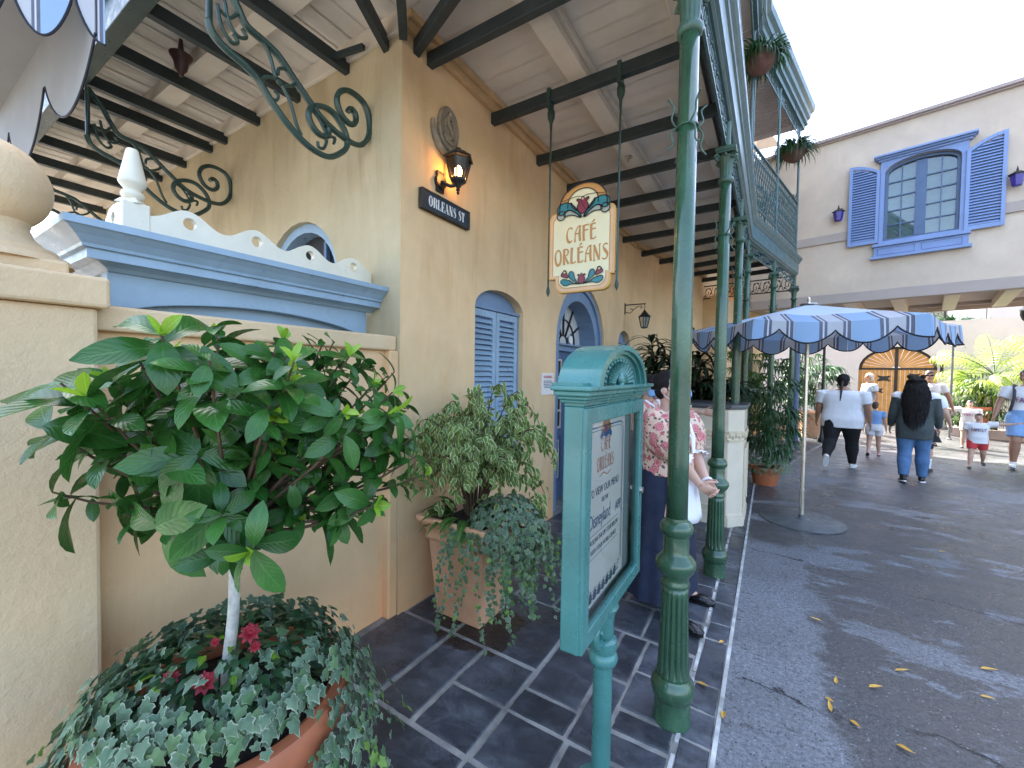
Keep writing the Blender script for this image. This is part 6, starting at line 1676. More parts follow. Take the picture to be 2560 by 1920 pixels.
# hanging baskets and a plant on the gallery
def basket(s, off, z, lab1, lab2, seed):
    rr = random.Random(seed); p, d = along(s); n_ = E if s > l0 else V(1,0,0); c = p + n_*off
    t = thing('hanging_basket', lab1, 'basket', (c.x,c.y,z), 'hanging flower baskets on the gallery')
    b = MB(); b.lathe([(.0,-.20),(.06,-.19),(.13,-.14),(.18,-.05),(.20,.03),(.19,.05),(.175,.03)], (c.x,c.y,z), 20); b.build('bowl', mat('woven_clay_'+str(seed), (.12,.06,.045), .85, .3, 12, .6, 40), t, smooth=True, auto=50)
    b = MB()
    for k in range(3): b.tube([(c.x+.18*cos(k*2.1), c.y+.18*sin(k*2.1), z+.03), (c.x,c.y,z+.7), (c.x, c.y, 6.5)], .004, 4)
    b.build('chain', BLACK, t)
    f = thing('fern', lab2, 'fern', (c.x,c.y,z+.03)); b = MB()
    for k in range(260):
        a = rr.uniform(0,6.3); b.leaf(V(c.x,c.y,z+.03)+V(cos(a)*.12,sin(a)*.12,rr.uniform(0,.08)), V(cos(a), sin(a), rr.uniform(-.1,1.4)), V(0,0,1), rr.uniform(.16,.44), .024, .2, rr.uniform(.7,1.6), 0, 5, None, 2)
    b.build('foliage', G_RHAP, f, smooth=True)
basket(l0-.3, .10, 5.92, 'hanging clay basket at the near end of the gallery roof', 'fern spilling from the nearer hanging basket', 71)
basket(l0+2.1, .10, 5.62, 'hanging clay basket at the far end of the gallery', 'fern spilling from the farther hanging basket', 72)
p_, _ = along(l0+1.9); pc_ = p_ - E*.3
pot('plant_pot', 'clay pot on the gallery floor behind the iron railing', (pc_.x,pc_.y,3.92), .16, .3)
d1 = thing('cane_plant', 'small palm like pot plant showing above the gallery railing', 'plant', (pc_.x,pc_.y,4.2)); cane((pc_.x,pc_.y,4.2), .75, 16, G_RHAP, d1, .1, 9, .42, .05, 2)
# fallen leaves
LV = [(.334,2.699),(.475,2.765),(.274,2.555),(.29,2.458),(.359,2.449),(.509,2.396),(1.028,3.288),(.942,3.0),(-.145,2.177),(-.303,2.12),(-.192,2.749),(-.278,2.305),(.33,3.347),(1.361,5.316),(1.872,6.181),(.62,3.0)]
for i, (x, y) in enumerate(LV):
    b = MB(); a = U(0, 6.3); b.leaf((0,0,.004), V(cos(a), sin(a), .08), V(0,0,1), U(.045,.075), U(.014,.024), .5, -.1, 0, 5, None, 1)
    o = b.build('fallen_leaf', LEAFD); o.location = (x, y, .008 if x < -.15 else .002)
    near = ['on the grey asphalt','on the slate pavement edge'][x < -.15]
    tag(o, ('small yellow dry leaf lying ' + near), 'leaf', 'fallen leaves on the asphalt' if x > -.15 else 'fallen leaves on the slate')
# ------------------------------------------------------------ people
def rotz(a): return Matrix.Rotation(a, 3, 'Z')
class Fig:
    """A person facing -Y in its own frame, built about the pelvis from joint angles (degrees)."""
    def __init__(s, H, wide=1.0, legs=((8,4),(-8,10)), arms=((0,8,10),(0,8,10)), spread=2, turn=0, belly=0, feet=(0,0), lean=0):
        s.H = H; s.w = wide; s.belly = belly
        hz = .535*H
        s.hip = [V(sg*.052*H*wide**.6, 0, 0) for sg in (-1, 1)]; s.knee = []; s.ank = []; s.toe = []
        for i, sg in enumerate((-1, 1)):
            a, k = radians(legs[i][0]), radians(legs[i][1]); sp = radians(spread)
            d1 = V(sg*sin(sp), -sin(a), -cos(a)); d2 = V(sg*sin(sp)*.5, -sin(a-k), -cos(a-k))
            kn = s.hip[i] + d1*.245*H; an = kn + d2*.248*H
            f = radians(feet[i]) + (a-k)*.6*0
            s.knee.append(kn); s.ank.append(an); s.toe.append(V(sg*.15, -cos(f), -sin(f)).normalized())
        low = min((an.z - (.125*H*max(0, -t.z*-1) if 0 else 0)) for an, t in zip(s.ank, s.toe))
        s.z0 = -(low - .040*H)
        up = V(0, 0, s.z0)
        for L in (s.hip, s.knee, s.ank):
            for i in (0, 1): L[i] = L[i] + up
        s.up = up
        s.sh = []; s.el = []; s.wr = []; s.hd = []
        for i, sg in enumerate((-1, 1)):
            f, ab, ef = [radians(x) for x in arms[i][:3]]
            S = V(sg*.112*H*wide**.75, 0, .283*H) + up
            d1 = V(sg*sin(ab), -sin(f)*cos(ab), -cos(f)*cos(ab)); d2 = V(sg*sin(ab)*.6, -sin(f+ef)*cos(ab), -cos(f+ef)*cos(ab)).normalized()
            if len(arms[i]) > 3: d1 = V(*arms[i][3]).normalized(); d2 = V(*arms[i][4]).normalized()
            e = S + d1*.172*H; w_ = e + d2*.145*H
            if len(arms[i]) > 5:      # reach for a wrist target, elbow pushed towards the pole
                w_ = V(*arms[i][5])*H + up; l1, l2 = .172*H, .145*H; dv = w_ - S; dl = min(dv.length, (l1+l2)*.995); du = dv.normalized(); w_ = S + du*dl
                c1 = (l1*l1 + dl*dl - l2*l2)/(2*l1*dl); pole = V(*arms[i][6]); pole = (pole - du*pole.dot(du)).normalized()
                e = S + du*l1*c1 + pole*l1*sqrt(max(0, 1-c1*c1)); d2 = V(*arms[i][7]).normalized() if len(arms[i]) > 7 else (w_-e).normalized()
            s.sh.append(S); s.el.append(e); s.wr.append(w_); s.hd.append(d2)
        s.neck = up + V(0, -.005*H, .315*H); s.head = up + V(0, -.012*H, .40*H)
    def torso(s, b, g, z0, z1, m=0):
        H, w, B = s.H, s.w, s.belly
        R_ = [(-.05,.098*w,.082+.3*B,.005),(0,.100*w,.083+.4*B,.004),(.05,.096*w,.078+B,-.004-.5*B),(.10,.090*w,.072+B,-.006-.5*B),(.16,.094*w,.074+.6*B,-.008-.3*B),(.22,.104*w,.078,-.008),(.262,.108*w**.9,.068,-.004),(.288,.090*w**.8,.052,0),(.305,.050*w**.4,.044,0),(.318,.036,.036,-.002)]
        vs = []; n = 24; rows = []
        zs = [r[0] for r in R_]
        lv_ = [z0 + (z1-z0)*i/18 for i in range(19)]
        for z in lv_:
            j = max(0, min(len(zs)-2, next((k-1 for k, zz in enumerate(zs) if zz >= z), len(zs)-2))); t = (z-zs[j])/(zs[j+1]-zs[j]); t = max(-.5, min(1, t))
            r = lv(R_[j][1:], R_[j+1][1:], t)
            for k in range(n):
                a = 2*pi*k/n; c_, s_ = cos(a), sin(a)
                vs.append(s.up + V((r[0]*H+g)*abs(c_)**.85*(1 if c_ > 0 else -1), r[2]*H + (r[1]*H+g)*abs(s_)**.85*(1 if s_ > 0 else -1), z*H))
        k_ = len(lv_); fs = [tuple(range(n))[::-1], tuple((k_-1)*n+i for i in range(n))]
        fs += [(i*n+k, i*n+(k+1) % n, (i+1)*n+(k+1) % n, (i+1)*n+k) for i in range(k_-1) for k in range(n)]
        b.add(vs, fs, m)
    def limb(s, b, pts, rs, g=0, m=0, n=14): b.tube(pts, [r*s.H+g for r in rs], n, m)
    def leg(s, b, i, g=0, t0=0, t1=2.0, m=0, flare=0):
        w = s.w**.7; h, k, a = s.hip[i], s.knee[i], s.ank[i]
        def P(t): return h.lerp(k, t) if t <= 1 else k.lerp(a, t-1)
        def r(t):
            xs = [(0,.066*w),(.25,.062*w),(.6,.050*w),(1,.037*w),(1.15,.036*w),(1.35,.038*w),(1.7,.026*w),(1.95,.021*w),(2.1,.021*w)]
            for (a_, ra), (b_, rb) in zip(xs, xs[1:]):
                if a_ <= t <= b_: return lerp(ra, rb, (t-a_)/(b_-a_))
            return .021
        N = 14; ts = [lerp(t0, t1, j/N) for j in range(N+1)]
        s.limb(b, [P(t) for t in ts], [r(t)+flare*max(0, t-t0) for t in ts], g, m)
    def arm(s, b, i, g=0, t0=0, t1=2.0, m=0, puff=0):
        w = s.w**.35; h, k, a = s.sh[i], s.el[i], s.wr[i]
        def P(t): return h.lerp(k, t) if t <= 1 else k.lerp(a, t-1)
        def r(t):
            xs = [(0,.036*w),(.3,.032*w),(1,.025*w),(1.25,.025*w),(2,.0155),(2.2,.0155)]
            for (a_, ra), (b_, rb) in zip(xs, xs[1:]):
                if a_ <= t <= b_: return lerp(ra, rb, (t-a_)/(b_-a_))
            return .016
        N = 12; ts = [lerp(t0, t1, j/N) for j in range(N+1)]
        s.limb(b, [P(t) for t in ts], [r(t)+puff*sin(pi*min(1, (t-t0)/(t1-t0)*.9+.08)) for t in ts], g, m)
    def hand(s, b, i, curl=.6, fr=.0058):
        H = s.H; w_, d = s.wr[i], s.hd[i].normalized(); sg = -1 if i == 0 else 1
        fwd = V(0,-1,0); pal = V(-sg,0,0); pal = (pal - d*pal.dot(d)).normalized(); ac = d.cross(pal)*(1)
        if ac.y > 0: ac = -ac
        pc = w_ + d*.026*H
        rot = Matrix((ac, pal, d)).transposed()
        b.ell(pc, .024*H, .012*H, .032*H, 12, 8, 0, rot)
        for k in range(4):
            o = pc + d*.026*H + ac*(.017 - .0115*k)*H; L = (.040,.046,.043,.034)[k]*H
            p1 = o + d*L*.45 + pal*L*.1*curl; p2 = p1 + (d*(1-.35*curl) + pal*curl*.9).normalized()*L*.33; p3 = p2 + (d*(1-.8*curl) + pal*curl*1.3).normalized()*L*.27
            b.tube([o - d*.01*H, p1, p2, p3], [fr*H, fr*H*.96, fr*H*.88, fr*H*.7], 8)
        o = w_ + d*.012*H + ac*.018*H; b.tube([o, o + (ac*.8+d*.7).normalized()*.022*H, o + (ac*.65+d*1.0+pal*.3).normalized()*.045*H], [fr*H*1.15, fr*H*1.05, fr*H*.8], 8)
    def headshape(s, b, tilt=0, turn=0):
        H = s.H; c = s.head; M_ = Matrix.Rotation(radians(turn), 3, 'Z') @ Matrix.Rotation(radians(tilt), 3, 'X')
        T = lambda x, y, z: c + M_ @ V(x*H, y*H, z*H)
        s.T = T; s.hm = M_
        b.ell(T(0,.006,.018), .047*H, .056*H, .050*H, 20, 14, 0, M_)
        b.ell(T(0,-.012,-.022), .038*H, .043*H, .046*H, 18, 12, 0, M_)
        b.ell(T(0,-.026,-.050), .020*H, .020*H, .017*H, 12, 8, 0, M_)
        b.tube([T(0,-.050,.014), T(0,-.060,-.012), T(0,-.056,-.018)], [.006*H,.009*H,.007*H], 8)
        for sg in (-1, 1):
            b.ell(T(sg*.047,.006,-.008), .006*H, .014*H, .019*H, 10, 8, 0, M_)
            b.ell(T(sg*.021,-.044,.012), .010*H, .006*H, .005*H, 8, 6, 0, M_)
        b.ell(T(0,-.054,-.032), .014*H, .006*H, .005*H, 10, 6, 0, M_)
        b.tube([s.up + V(0,0,.29*H), s.neck, T(0,.006,-.03)], [.036*H,.030*H*s.w**.3,.030*H], 14)
    def body(s, par, mt, vox, curl=.6, tilt=0, turn=0):
        b = MB(); s.torso(b, -.004, -.05, .315)
        for i in (0, 1):
            s.leg(b, i); s.arm(b, i); s.hand(b, i, curl)
            b.tube([s.ank[i] - V(0,0,.004*s.H), s.ank[i] + s.toe[i]*.05*s.H - V(0,0,.024*s.H), s.ank[i] + s.toe[i]*.09*s.H - V(0,0,.028*s.H)], [.020*s.H,.011*s.H,.008*s.H], 10)
        s.headshape(b, tilt, turn)
        return solid(b, 'body', mt, par, vox, 2)
    def shoes(s, par, m, sole=None, lab='shoe', high=.0, ms=None):
        H = s.H
        for i in (0, 1):
            t = s.toe[i]; a = s.ank[i]; sd = t.cross(V(0,0,1)).normalized(); up = sd.cross(t)
            rot = Matrix((sd, t, up)).transposed(); b = MB()
            b.ell(a - up*.012*H - t*.010*H, .024*H, .030*H, .026*H, 14, 10, 0, rot)
            b.ell(a + t*.045*H - up*.022*H, .025*H, .052*H, .019*H, 14, 10, 0, rot); b.ell(a + t*.075*H - up*.026*H, .026*H, .034*H, .014*H, 14, 10, 0, rot)
            if high: b.tube([a - up*.01*H, a + (s.knee[i]-a).normalized()*high*H], [.026*H,.027*H], 12)
            so_ = solid(b, 'shoe', m, par, .006 if H > 1.2 else .005, 2)
            b = MB(); pts = []
            for k in range(20):
                q = 2*pi*k/20; pts.append(a + t*(.032 + .074*cos(q))*H + sd*(.026*sin(q))*H*(1.0+.12*cos(q)) - up*.040*H)
            b.add(pts + [p + up*.011*H for p in pts], [tuple(range(20))[::-1], tuple(range(20,40))] + [(k,(k+1)%20,20+(k+1)%20,20+k) for k in range(20)])
            b.build('sole', ms or SHOEW, so_)
    def tshirt(s, par, m, vox=.010, z0=-.06, sl=.55, g=.012, name='shirt', loose=.0):
        b = MB(); s.torso(b, g, z0, .302)
        for i in (0, 1): s.arm(b, i, g+.004, -.05, sl, 0, loose); b.ell(s.sh[i] - V((-.012,.012)[i]*s.H,0,.014*s.H), .040*s.H*s.w**.3, .040*s.H, .038*s.H, 12, 8)
        return solid(b, name, m, par, vox, 3)
    def pants(s, par, m, t1=1.96, g=.010, vox=.010, name='trousers', flare=.0):
        b = MB(); s.torso(b, g*.8, -.06, .07)
        for i in (0, 1):
            s.leg(b, i, g, -.05, t1, 0, flare); b.ell(s.hip[i], .072*s.H*s.w**.7, .078*s.H*s.w**.4, .06*s.H, 14, 10)
        return solid(b, name, m, par, vox, 3)
    def cap_hair(s, par, m, back=1.0, vox=.008, low=-.02, front=.03, thick=.006):
        H = s.H; T = s.T; b = MB()
        b.ell(T(0,.010,.022), (.047+thick)*H, (.056+thick)*H, (.050+thick)*H, 20, 14, 0, s.hm)
        b.ell(T(0,.022,low), .046*H, .043*H, .042*H, 16, 10, 0, s.hm)
        o = solid(b, 'hair', m, par, vox, 1)
        # trim away what would cover the face
        import bmesh as _bm
        bm = _bm.new(); bm.from_mesh(o.data); inv = s.hm.transposed(); org = ORG[o.name]
        kill = []
        for f in bm.faces:
            q = inv @ (f.calc_center_median() + org - s.head) / H
            if q.y < -.012 and q.z < front + .25*abs(q.x): kill.append(f)
            elif q.z < -.008 and q.y < .012: kill.append(f)
        _bm.ops.delete(bm, geom=kill, context='FACES'); bm.to_mesh(o.data); bm.free()
        return o
    def eyes(s, par, m=INK):
        b = MB()
        for sg in (-1, 1): b.ell(s.T(sg*.020,-.0500,.008), .0075*s.H, .003*s.H, .0038*s.H, 10, 6, 0, s.hm)
        b.build('eyes', m, par, smooth=True)
        b = MB(); b.ell(s.T(0,-.0590,-.0325), .013*s.H, .003*s.H, .003*s.H, 10, 6, 0, s.hm); b.build('lips', mat('lip_'+par.name, (.35,.12,.10), .5, .05), par, smooth=True)
def print_on(fig, par, txt, size, z, y, cols, sx=.8):
    H = fig.H
    x = -size*sx*.62*(len(txt)-1)/2
    for i, ch in enumerate(txt):
        words(ch, size, cols[i % len(cols)], par, fig.up + V(x + i*size*sx*.62, y*H, z*H), (1,0,0), (0,0,1), name='shirt_print', sx=sx, depth=.006)
def place(t, loc, rz): t.location = loc; t.rotation_euler = (0, 0, rz)
AWAY = pi - .23; FACE = -.23
P_RED = mat('print_brick', (.35,.05,.05), .8, .1); P_NAV = mat('print_navy', (.04,.05,.15), .8, .1); P_PUR = mat('print_purple', (.16,.06,.22), .8, .1); P_BLK = mat('print_black', (.02,.02,.025), .8, .1)

# woman in white T-shirt, seen from behind
t = thing('person', 'woman in white T-shirt and black leggings walking away, long braid', 'person')
f = Fig(1.66, 1.72, legs=((10,2),(-14,38)), arms=((0,13,10),(4,13,12)), belly=.022, feet=(0,62), spread=3)
f.body(t, SKIN2, .010); f.tshirt(t, CLOTHW, .011, -.095, .72, .026, 'shirt', .002); f.pants(t, CLOTHB, 1.97, .008, .010, 'leggings'); f.shoes(t, SHOEW, ms=SHOEW)
f.cap_hair(t, HAIRB, thick=.010, front=.03)
b = MB(); T = f.T; pts = [T(0,.062,.0), T(.002,.075,-.04), T(.004,.085,-.09), T(.006,.095,-.14), T(.010,.095,-.185), T(.012,.093,-.215)]
q = cat_rom([tuple(p) for p in pts], 6); b.tube(q, [.020*(1-.55*k/(len(q)-1))*(1+.14*sin(k*1.9)) for k in range(len(q))], 10); b.build('braid', HAIRN, t, smooth=True)
place(t, (1.10,9.36,0), AWAY)

# long haired woman, seen from behind
t = thing('person', 'woman walking away with very long black hair, dark jacket and blue jeans', 'person')
f = Fig(1.63, 1.12, legs=((6,2),(-6,14)), arms=((4,10,26),(4,10,22)), feet=(4,10), spread=1.5)
f.body(t, SKIN1, .010); f.pants(t, DENIM, 1.93, .014, .010, 'jeans', .003); f.shoes(t, SHOEB, high=.045, ms=SHOEW)
b = MB(); f.torso(b, .014, .15, .308); 
for i in (0, 1): b.ell(f.sh[i], .052*f.H, .046*f.H, .046*f.H, 12, 8)
solid(b, 'shirt', CLOTHW, t, .011, 3)
b = MB(); f.torso(b, .034, -.115, .255)
for i in (0, 1): f.arm(b, i, .014, .05, 1.95, 0, .003)
solid(b, 'jacket', JACK, t, .012, 3)
b = MB(); T = f.T; H = f.H
b.ell(T(0,.014,.020), .056*H, .064*H, .056*H, 18, 12); b.ell(T(0,.040,-.05), .066*H, .05*H, .085*H, 18, 12); b.ell(T(0,.066,-.16), .085*H, .040*H, .13*H, 18, 12); b.ell(T(0.005,.078,-.28), .072*H, .030*H, .12*H, 18, 12); b.ell(T(-.01,.082,-.36), .045*H, .022*H, .09*H, 14, 10)
hr = solid(b, 'hair', HAIRB, t, .012, 2)
b = MB(); rr = random.Random(3)
for k in range(240):
    a = rr.uniform(-1.5, 1.5); x = sin(a); L = rr.uniform(.34, .50)*(1-.2*abs(x)); w0 = rr.uniform(0, 6)
    pts = []
    for j in range(12):
        u = j/11; rad = lerp(.058, .098, min(1, u*2)) * (1 - .55*max(0, u-.55)) + .005*sin(w0+u*13)
        pts.append(tuple(T(x*rad + .006*sin(w0*2+u*15), .035 + .070*cos(a)*(1 if u > .1 else .8) + .040*u, .035 - L*u)))
    b.tube(pts, [.007*(1-.6*j/11) for j in range(12)], 4)
b.build('loose_locks', HAIRB, t, smooth=True)
b = MB()
for sg in (-1, 1): b.ell(T(sg*.046,.006,.072), .021*H, .012*H, .020*H, 14, 10)
b.tube([T(.056*cos(a_), .004, .025+.05*sin(a_)) for a_ in [pi*k/12 for k in range(13)]], .005*H, 6)
b.build('ear_headband', CLOTHB, t, smooth=True)
place(t, (1.91,8.72,0), AWAY + .05)

# child and adult partly hidden behind her
t = thing('person', 'small child with bare legs walking beside the long haired woman', 'person')
f = Fig(1.12, 1.0, legs=((10,4),(-12,24)), arms=((0,10,20),(0,10,20)), feet=(0,30)); f.body(t, SKIN1, .009); f.tshirt(t, LBLUE, .009); f.pants(t, CLOTHW, .62, .016, .009, 'shorts'); f.shoes(t, mat('pink_shoe', (.62,.35,.36), .7, .1), ms=SHOEB); f.cap_hair(t, HAIRC)
place(t, (1.84,11.15,0), AWAY)
t = thing('person', 'person in white T-shirt and dark skirt mostly hidden behind the long haired woman', 'person')
f = Fig(1.60, 1.15, legs=((8,2),(-16,34)), arms=((0,22,26),(0,24,30)), feet=(0,50)); f.body(t, SKIN1, .010); f.tshirt(t, CLOTHW, .011, -.06, .75, .014, 'shirt', .012); f.shoes(t, SHOEG, ms=SHOEG); f.cap_hair(t, HAIRC)
b = MB()
for i in (0, 1): f.leg(b, i, .004, 1.55, 2.0)
solid(b, 'socks', CLOTHW, t, .008, 2)
b = MB()
for i in (0, 1): f.leg(b, i, .007, .88, 1.12)
solid(b, 'knee_braces', CLOTHB, t, .008, 2)
b = MB(); n = 28; vs = []
for j in range(7):
    for k in range(n):
        a = 2*pi*k/n; r_ = lerp(.10, .235, j/6) + .018*sin(a*7)*j/6; vs.append(f.up + V(r_*1.15*cos(a), r_*sin(a), .10 - .40*j/6))
b.add(vs, [(j*n+k, j*n+(k+1) % n, (j+1)*n+(k+1) % n, (j+1)*n+k) for j in range(6) for k in range(n)]); b.build('skirt', CLOTHB, t, smooth=True)
place(t, (2.20,9.75,0), AWAY - .1)

# older man in pale blue
t = thing('person', 'grey haired older man in pale blue T-shirt walking left near the gate', 'person')
f = Fig(1.74, 1.18, legs=((10,4),(-10,16)), arms=((10,8,30),(-14,8,20)), belly=.022, feet=(0,20)); f.body(t, SKIN2, .010); f.tshirt(t, PALEB, .011, -.06, .6, .013); f.pants(t, TAN, .80, .018, .011, 'shorts'); f.shoes(t, SHOEW); f.cap_hair(t, HAIRG, thick=.003)
place(t, (2.40,15.4,0), radians(-75))

# man with sunglasses
t = thing('person', 'man in sunglasses, white printed T-shirt and black shorts walking towards us', 'person')
f = Fig(1.80, 1.06, legs=((9,4),(-9,12)), arms=((6,12,16),(4,24,8)), feet=(0,8)); f.body(t, SKIN2, .010); sh = f.tshirt(t, CLOTHW, .011, -.07, .62, .012, 'shirt', .004); f.pants(t, CLOTHB, .66, .018, .011, 'shorts', .012); f.shoes(t, SHOEB, ms=SHOEG); f.cap_hair(t, HAIRN, thick=.004)
b = MB(); 
for sg in (-1, 1): b.ell(f.T(sg*.022,-.052,.010), .020*f.H, .007*f.H, .014*f.H, 12, 8, 0, f.hm)
b.tube([f.T(-.048,.0,.012), f.T(-.042,-.045,.014), f.T(0,-.058,.014), f.T(.042,-.045,.014), f.T(.048,.0,.012)], .003*f.H, 6); b.build('sunglasses', INK, t, smooth=True)
print_on(f, sh, 'FAMILY', .125, .145, -.098, [P_BLK, P_RED, P_NAV, P_BLK, P_PUR, P_NAV], .62)
place(t, (3.20,13.6,0), FACE)

# the two boys
def boy(lab, loc, H, shirt, shorts, arms, hair, vox=.008):
    t = thing('person', lab, 'person')
    f = Fig(H, 1.12, legs=((14,6),(-14,30)), arms=arms, feet=(0,25), belly=.006, spread=5); f.body(t, SKIN1, vox); sh = f.tshirt(t, shirt, .008, -.07, .70, .022, 'shirt', -.006); f.pants(t, shorts, .74, .010, .008, 'shorts', .006); f.shoes(t, SHOEG, ms=SHOEB); f.cap_hair(t, hair, thick=.004); f.eyes(t)
    print_on(f, sh, 'FAMILY', .085, .15, -.120, [P_NAV, P_RED, P_PUR, P_NAV, P_RED, P_NAV], .62)
    place(t, loc, FACE); return t
boy('small boy in white printed T-shirt and red shorts holding a man\'s hand', (3.21,10.8,0), 1.0, CLOTHW, REDC, ((0,10,16),(0,0,0,(.9,-.1,.05),(.9,-.1,.2))), HAIRC)
boy('boy with dark fringe behind the red shorts boy, holding sunglasses man\'s hand', (3.98,13.9,0), 1.12, CLOTHW, TAN, ((0,0,0,(-.9,-.1,-.1),(-.85,0,.25)),(0,12,20)), HAIRN)

# man at the right edge
t = thing('person', 'man with backpack strap and light blue shorts, cut by the right edge', 'person')
f = Fig(1.80, 1.08, legs=((14,26),(-4,4)), arms=((10,20,6),(6,14,30)), feet=(-14,0)); f.body(t, SKIN2, .010); sh = f.tshirt(t, CLOTHW, .011, -.07, .62, .012, 'shirt', .004); f.pants(t, LBLUE, .84, .018, .011, 'shorts', .008); f.shoes(t, SHOEW, high=.03); f.cap_hair(t, HAIRN, thick=.005); f.eyes(t)
b = MB()
for sg in (-1, 1): b.tube([tuple(f.up + V(sg*x*f.H, y*f.H, z*f.H)) for x, y, z in ((.085,.06,.27),(.082,.0,.31),(.085,-.072,.255),(.088,-.096,.18),(.105,-.05,.06),(.10,.06,.03))], .012, 6, sx=2)
b.ell(f.up + V(0,.15*f.H,.17*f.H), .085*f.H, .05*f.H, .13*f.H, 14, 10); b.build('backpack', GREYB, t, smooth=True)
print_on(f, sh, 'FAMILY', .125, .145, -.100, [P_RED, P_PUR, P_RED, P_NAV, P_PUR, P_NAV], .62)
place(t, (3.86,11.05,0), FACE)

# ------------------------------------------------------------ the two hostesses
def floral_mat():
    m = bpy.data.materials.new('rose_print_cotton'); t = NT(m); P = t.n('ShaderNodeTexCoord').outputs['Object']
    v1 = t.n('ShaderNodeTexVoronoi'); v1.inputs['Scale'].default_value = 17; t.l(P, v1.inputs['Vector'])
    w = t.noise(60, 3, .6, P)
    d = t.math('ADD', v1.outputs['Distance'], t.math('MULTIPLY', t.math('SUBTRACT', w, .5), .28))
    petal = t.math('FRACT', t.math('MULTIPLY', d, 5.0))
    rose = t.mix(petal, (.36,.04,.06), (.72,.32,.30))
    c = t.mix(t.maprange(t.noise(9, 3, .6, P), .35, .65), (.62,.40,.29), (.70,.50,.38))
    v2 = t.n('ShaderNodeTexVoronoi'); v2.inputs['Scale'].default_value = 38; t.l(P, v2.inputs['Vector'])
    d2 = t.math('ADD', v2.outputs['Distance'], t.math('MULTIPLY', t.math('SUBTRACT', w, .5), .6))
    c = t.mix(t.maprange(d2, .36, .28), c, (.10,.085,.06))
    c = t.mix(t.maprange(d, .50, .46), c, rose)
    t.set('Base Color', c); t.set('Roughness', .85)
    t.bump(t.noise(22, 4, .6, P), .35, .02); return m
FLOR = floral_mat()
t = thing('person', 'hostess in rose print blouse, white apron and navy skirt standing behind the nearest column', 'person')
f = Fig(1.62, 1.20, legs=((15,5),(11,5)), arms=((0,0,0,(0,0,-1),(0,0,-1),(-.022,-.150,.018),(-.9,.35,-.2),(.50,-.70,-.55)),(0,0,0,(0,0,-1),(0,0,-1),(.040,-.158,.020),(.9,.35,-.2),(-.58,-.62,-.50))), spread=9, belly=.010)
f.body(t, SKIN1, .0055, .9, 4, 0)
H = f.H; T = f.T
b = MB(); f.torso(b, .022, .05, .300)
b.ell(f.up + V(0,-.055*H,.185*H), .092*H, .055*H, .055*H, 18, 12); b.ell(f.up + V(0,-.02*H,.085*H), .105*H, .085*H, .05*H, 18, 12)
for i in (0, 1):
    f.arm(b, i, .016, -.05, 1.12, 0, .042); b.ell(f.sh[i], .05*H, .046*H, .045*H, 14, 10)
bl = solid(b, 'blouse', FLOR, t, .008, 3)
for i in (0, 1):
    b = MB(); c = f.el[i].lerp(f.wr[i], .13); d = (f.wr[i]-f.el[i]).normalized(); s1 = d.cross(V(0,0,1)).normalized(); s2 = d.cross(s1); n = 48; vs = []
    for j in range(3):
        for k in range(n):
            a = 2*pi*k/n; r_ = .060 + .010*j + .006*sin(a*12)*j; vs.append(c + d*(j*.014) + (s1*cos(a)+s2*sin(a))*r_)
    b.add(vs, [(j*n+k, j*n+(k+1) % n, (j+1)*n+(k+1) % n, (j+1)*n+k) for j in range(2) for k in range(n)]); b.build('cuff_frill', CLOTHW, t, smooth=True)
b = MB(); b.tube([tuple(f.up + V(x*H, y*H, z*H)) for x, y, z in ((-.065,-.03,.305),(-.04,-.075,.27),(-.012,-.108,.20),(-.005,-.112,.14))], .008, 6, sx=1.8); b.tube([tuple(f.up + V(x*H, y*H, z*H)) for x, y, z in ((.065,-.03,.305),(.04,-.075,.27),(.012,-.108,.20),(.005,-.112,.14))], .008, 6, sx=1.8); b.build('white_collar_ruffle', CLOTHW, bl, smooth=True)
b = MB(); n = 60; vs = []; J = 16
for j in range(J+1):
    u = j/J; z = lerp(.085*H, -f.z0 + .13, u)
    for k in range(n):
        a = 2*pi*k/n; fold = .012*sin(a*9 + 1.2*sin(a*2))*u
        rx = lerp(.118, .185, u**.8)*H + fold + .012*sin(pi*min(1, u*2.2)); ry = lerp(.092, .132, u**.7)*H + fold
        vs.append(f.up + V(rx*cos(a), .004*H + ry*sin(a), z))
b.add(vs, [(j*n+k, j*n+(k+1) % n, (j+1)*n+(k+1) % n, (j+1)*n+k) for j in range(J) for k in range(n)]); b.build('skirt', NAVYC, t, smooth=True)
b = MB(); vs = []; n = 24; J = 8
for j in range(J+1):
    u = j/J; z = lerp(.075*H, -.135*H, u)
    for k in range(n+1):
        a = lerp(-2.55, -.55, k/n); ex = .014 + .010*u
        rx = lerp(.118, .155, u**.8)*H + ex + .012*sin(pi*min(1, u*1.0)); ry = lerp(.092, .118, u**.7)*H + ex + .02*sin(pi*u*.6) + .004*sin(a*14)*u
        if j == J: z2 = z + .03*abs((k/n-.5)*2)**3
        else: z2 = z
        vs.append(f.up + V(rx*cos(a), .004*H + ry*sin(a), z2))
b.add(vs, [(j*(n+1)+k, j*(n+1)+k+1, (j+1)*(n+1)+k+1, (j+1)*(n+1)+k) for j in range(J) for k in range(n)]); ap = b.build('apron', CLOTHW, t, smooth=True)
ap.modifiers.new('thick', 'SOLIDIFY').thickness = .004
b = MB(); bw_ = f.up + V(0,.10*H,.07*H)
for sg in (-1, 1):
    b.tube(cat_rom([tuple(bw_), tuple(bw_ + V(sg*.06,.03,.03)), tuple(bw_ + V(sg*.07,.035,-.03)), tuple(bw_)], 4), .014, 6); b.tube([tuple(bw_), tuple(bw_ + V(sg*.04,.045,-.12)), tuple(bw_ + V(sg*.05,.06,-.24))], [.014,.02,.022], 6, sx=1.6)
b.build('apron_bow', CLOTHW, ap, smooth=True)
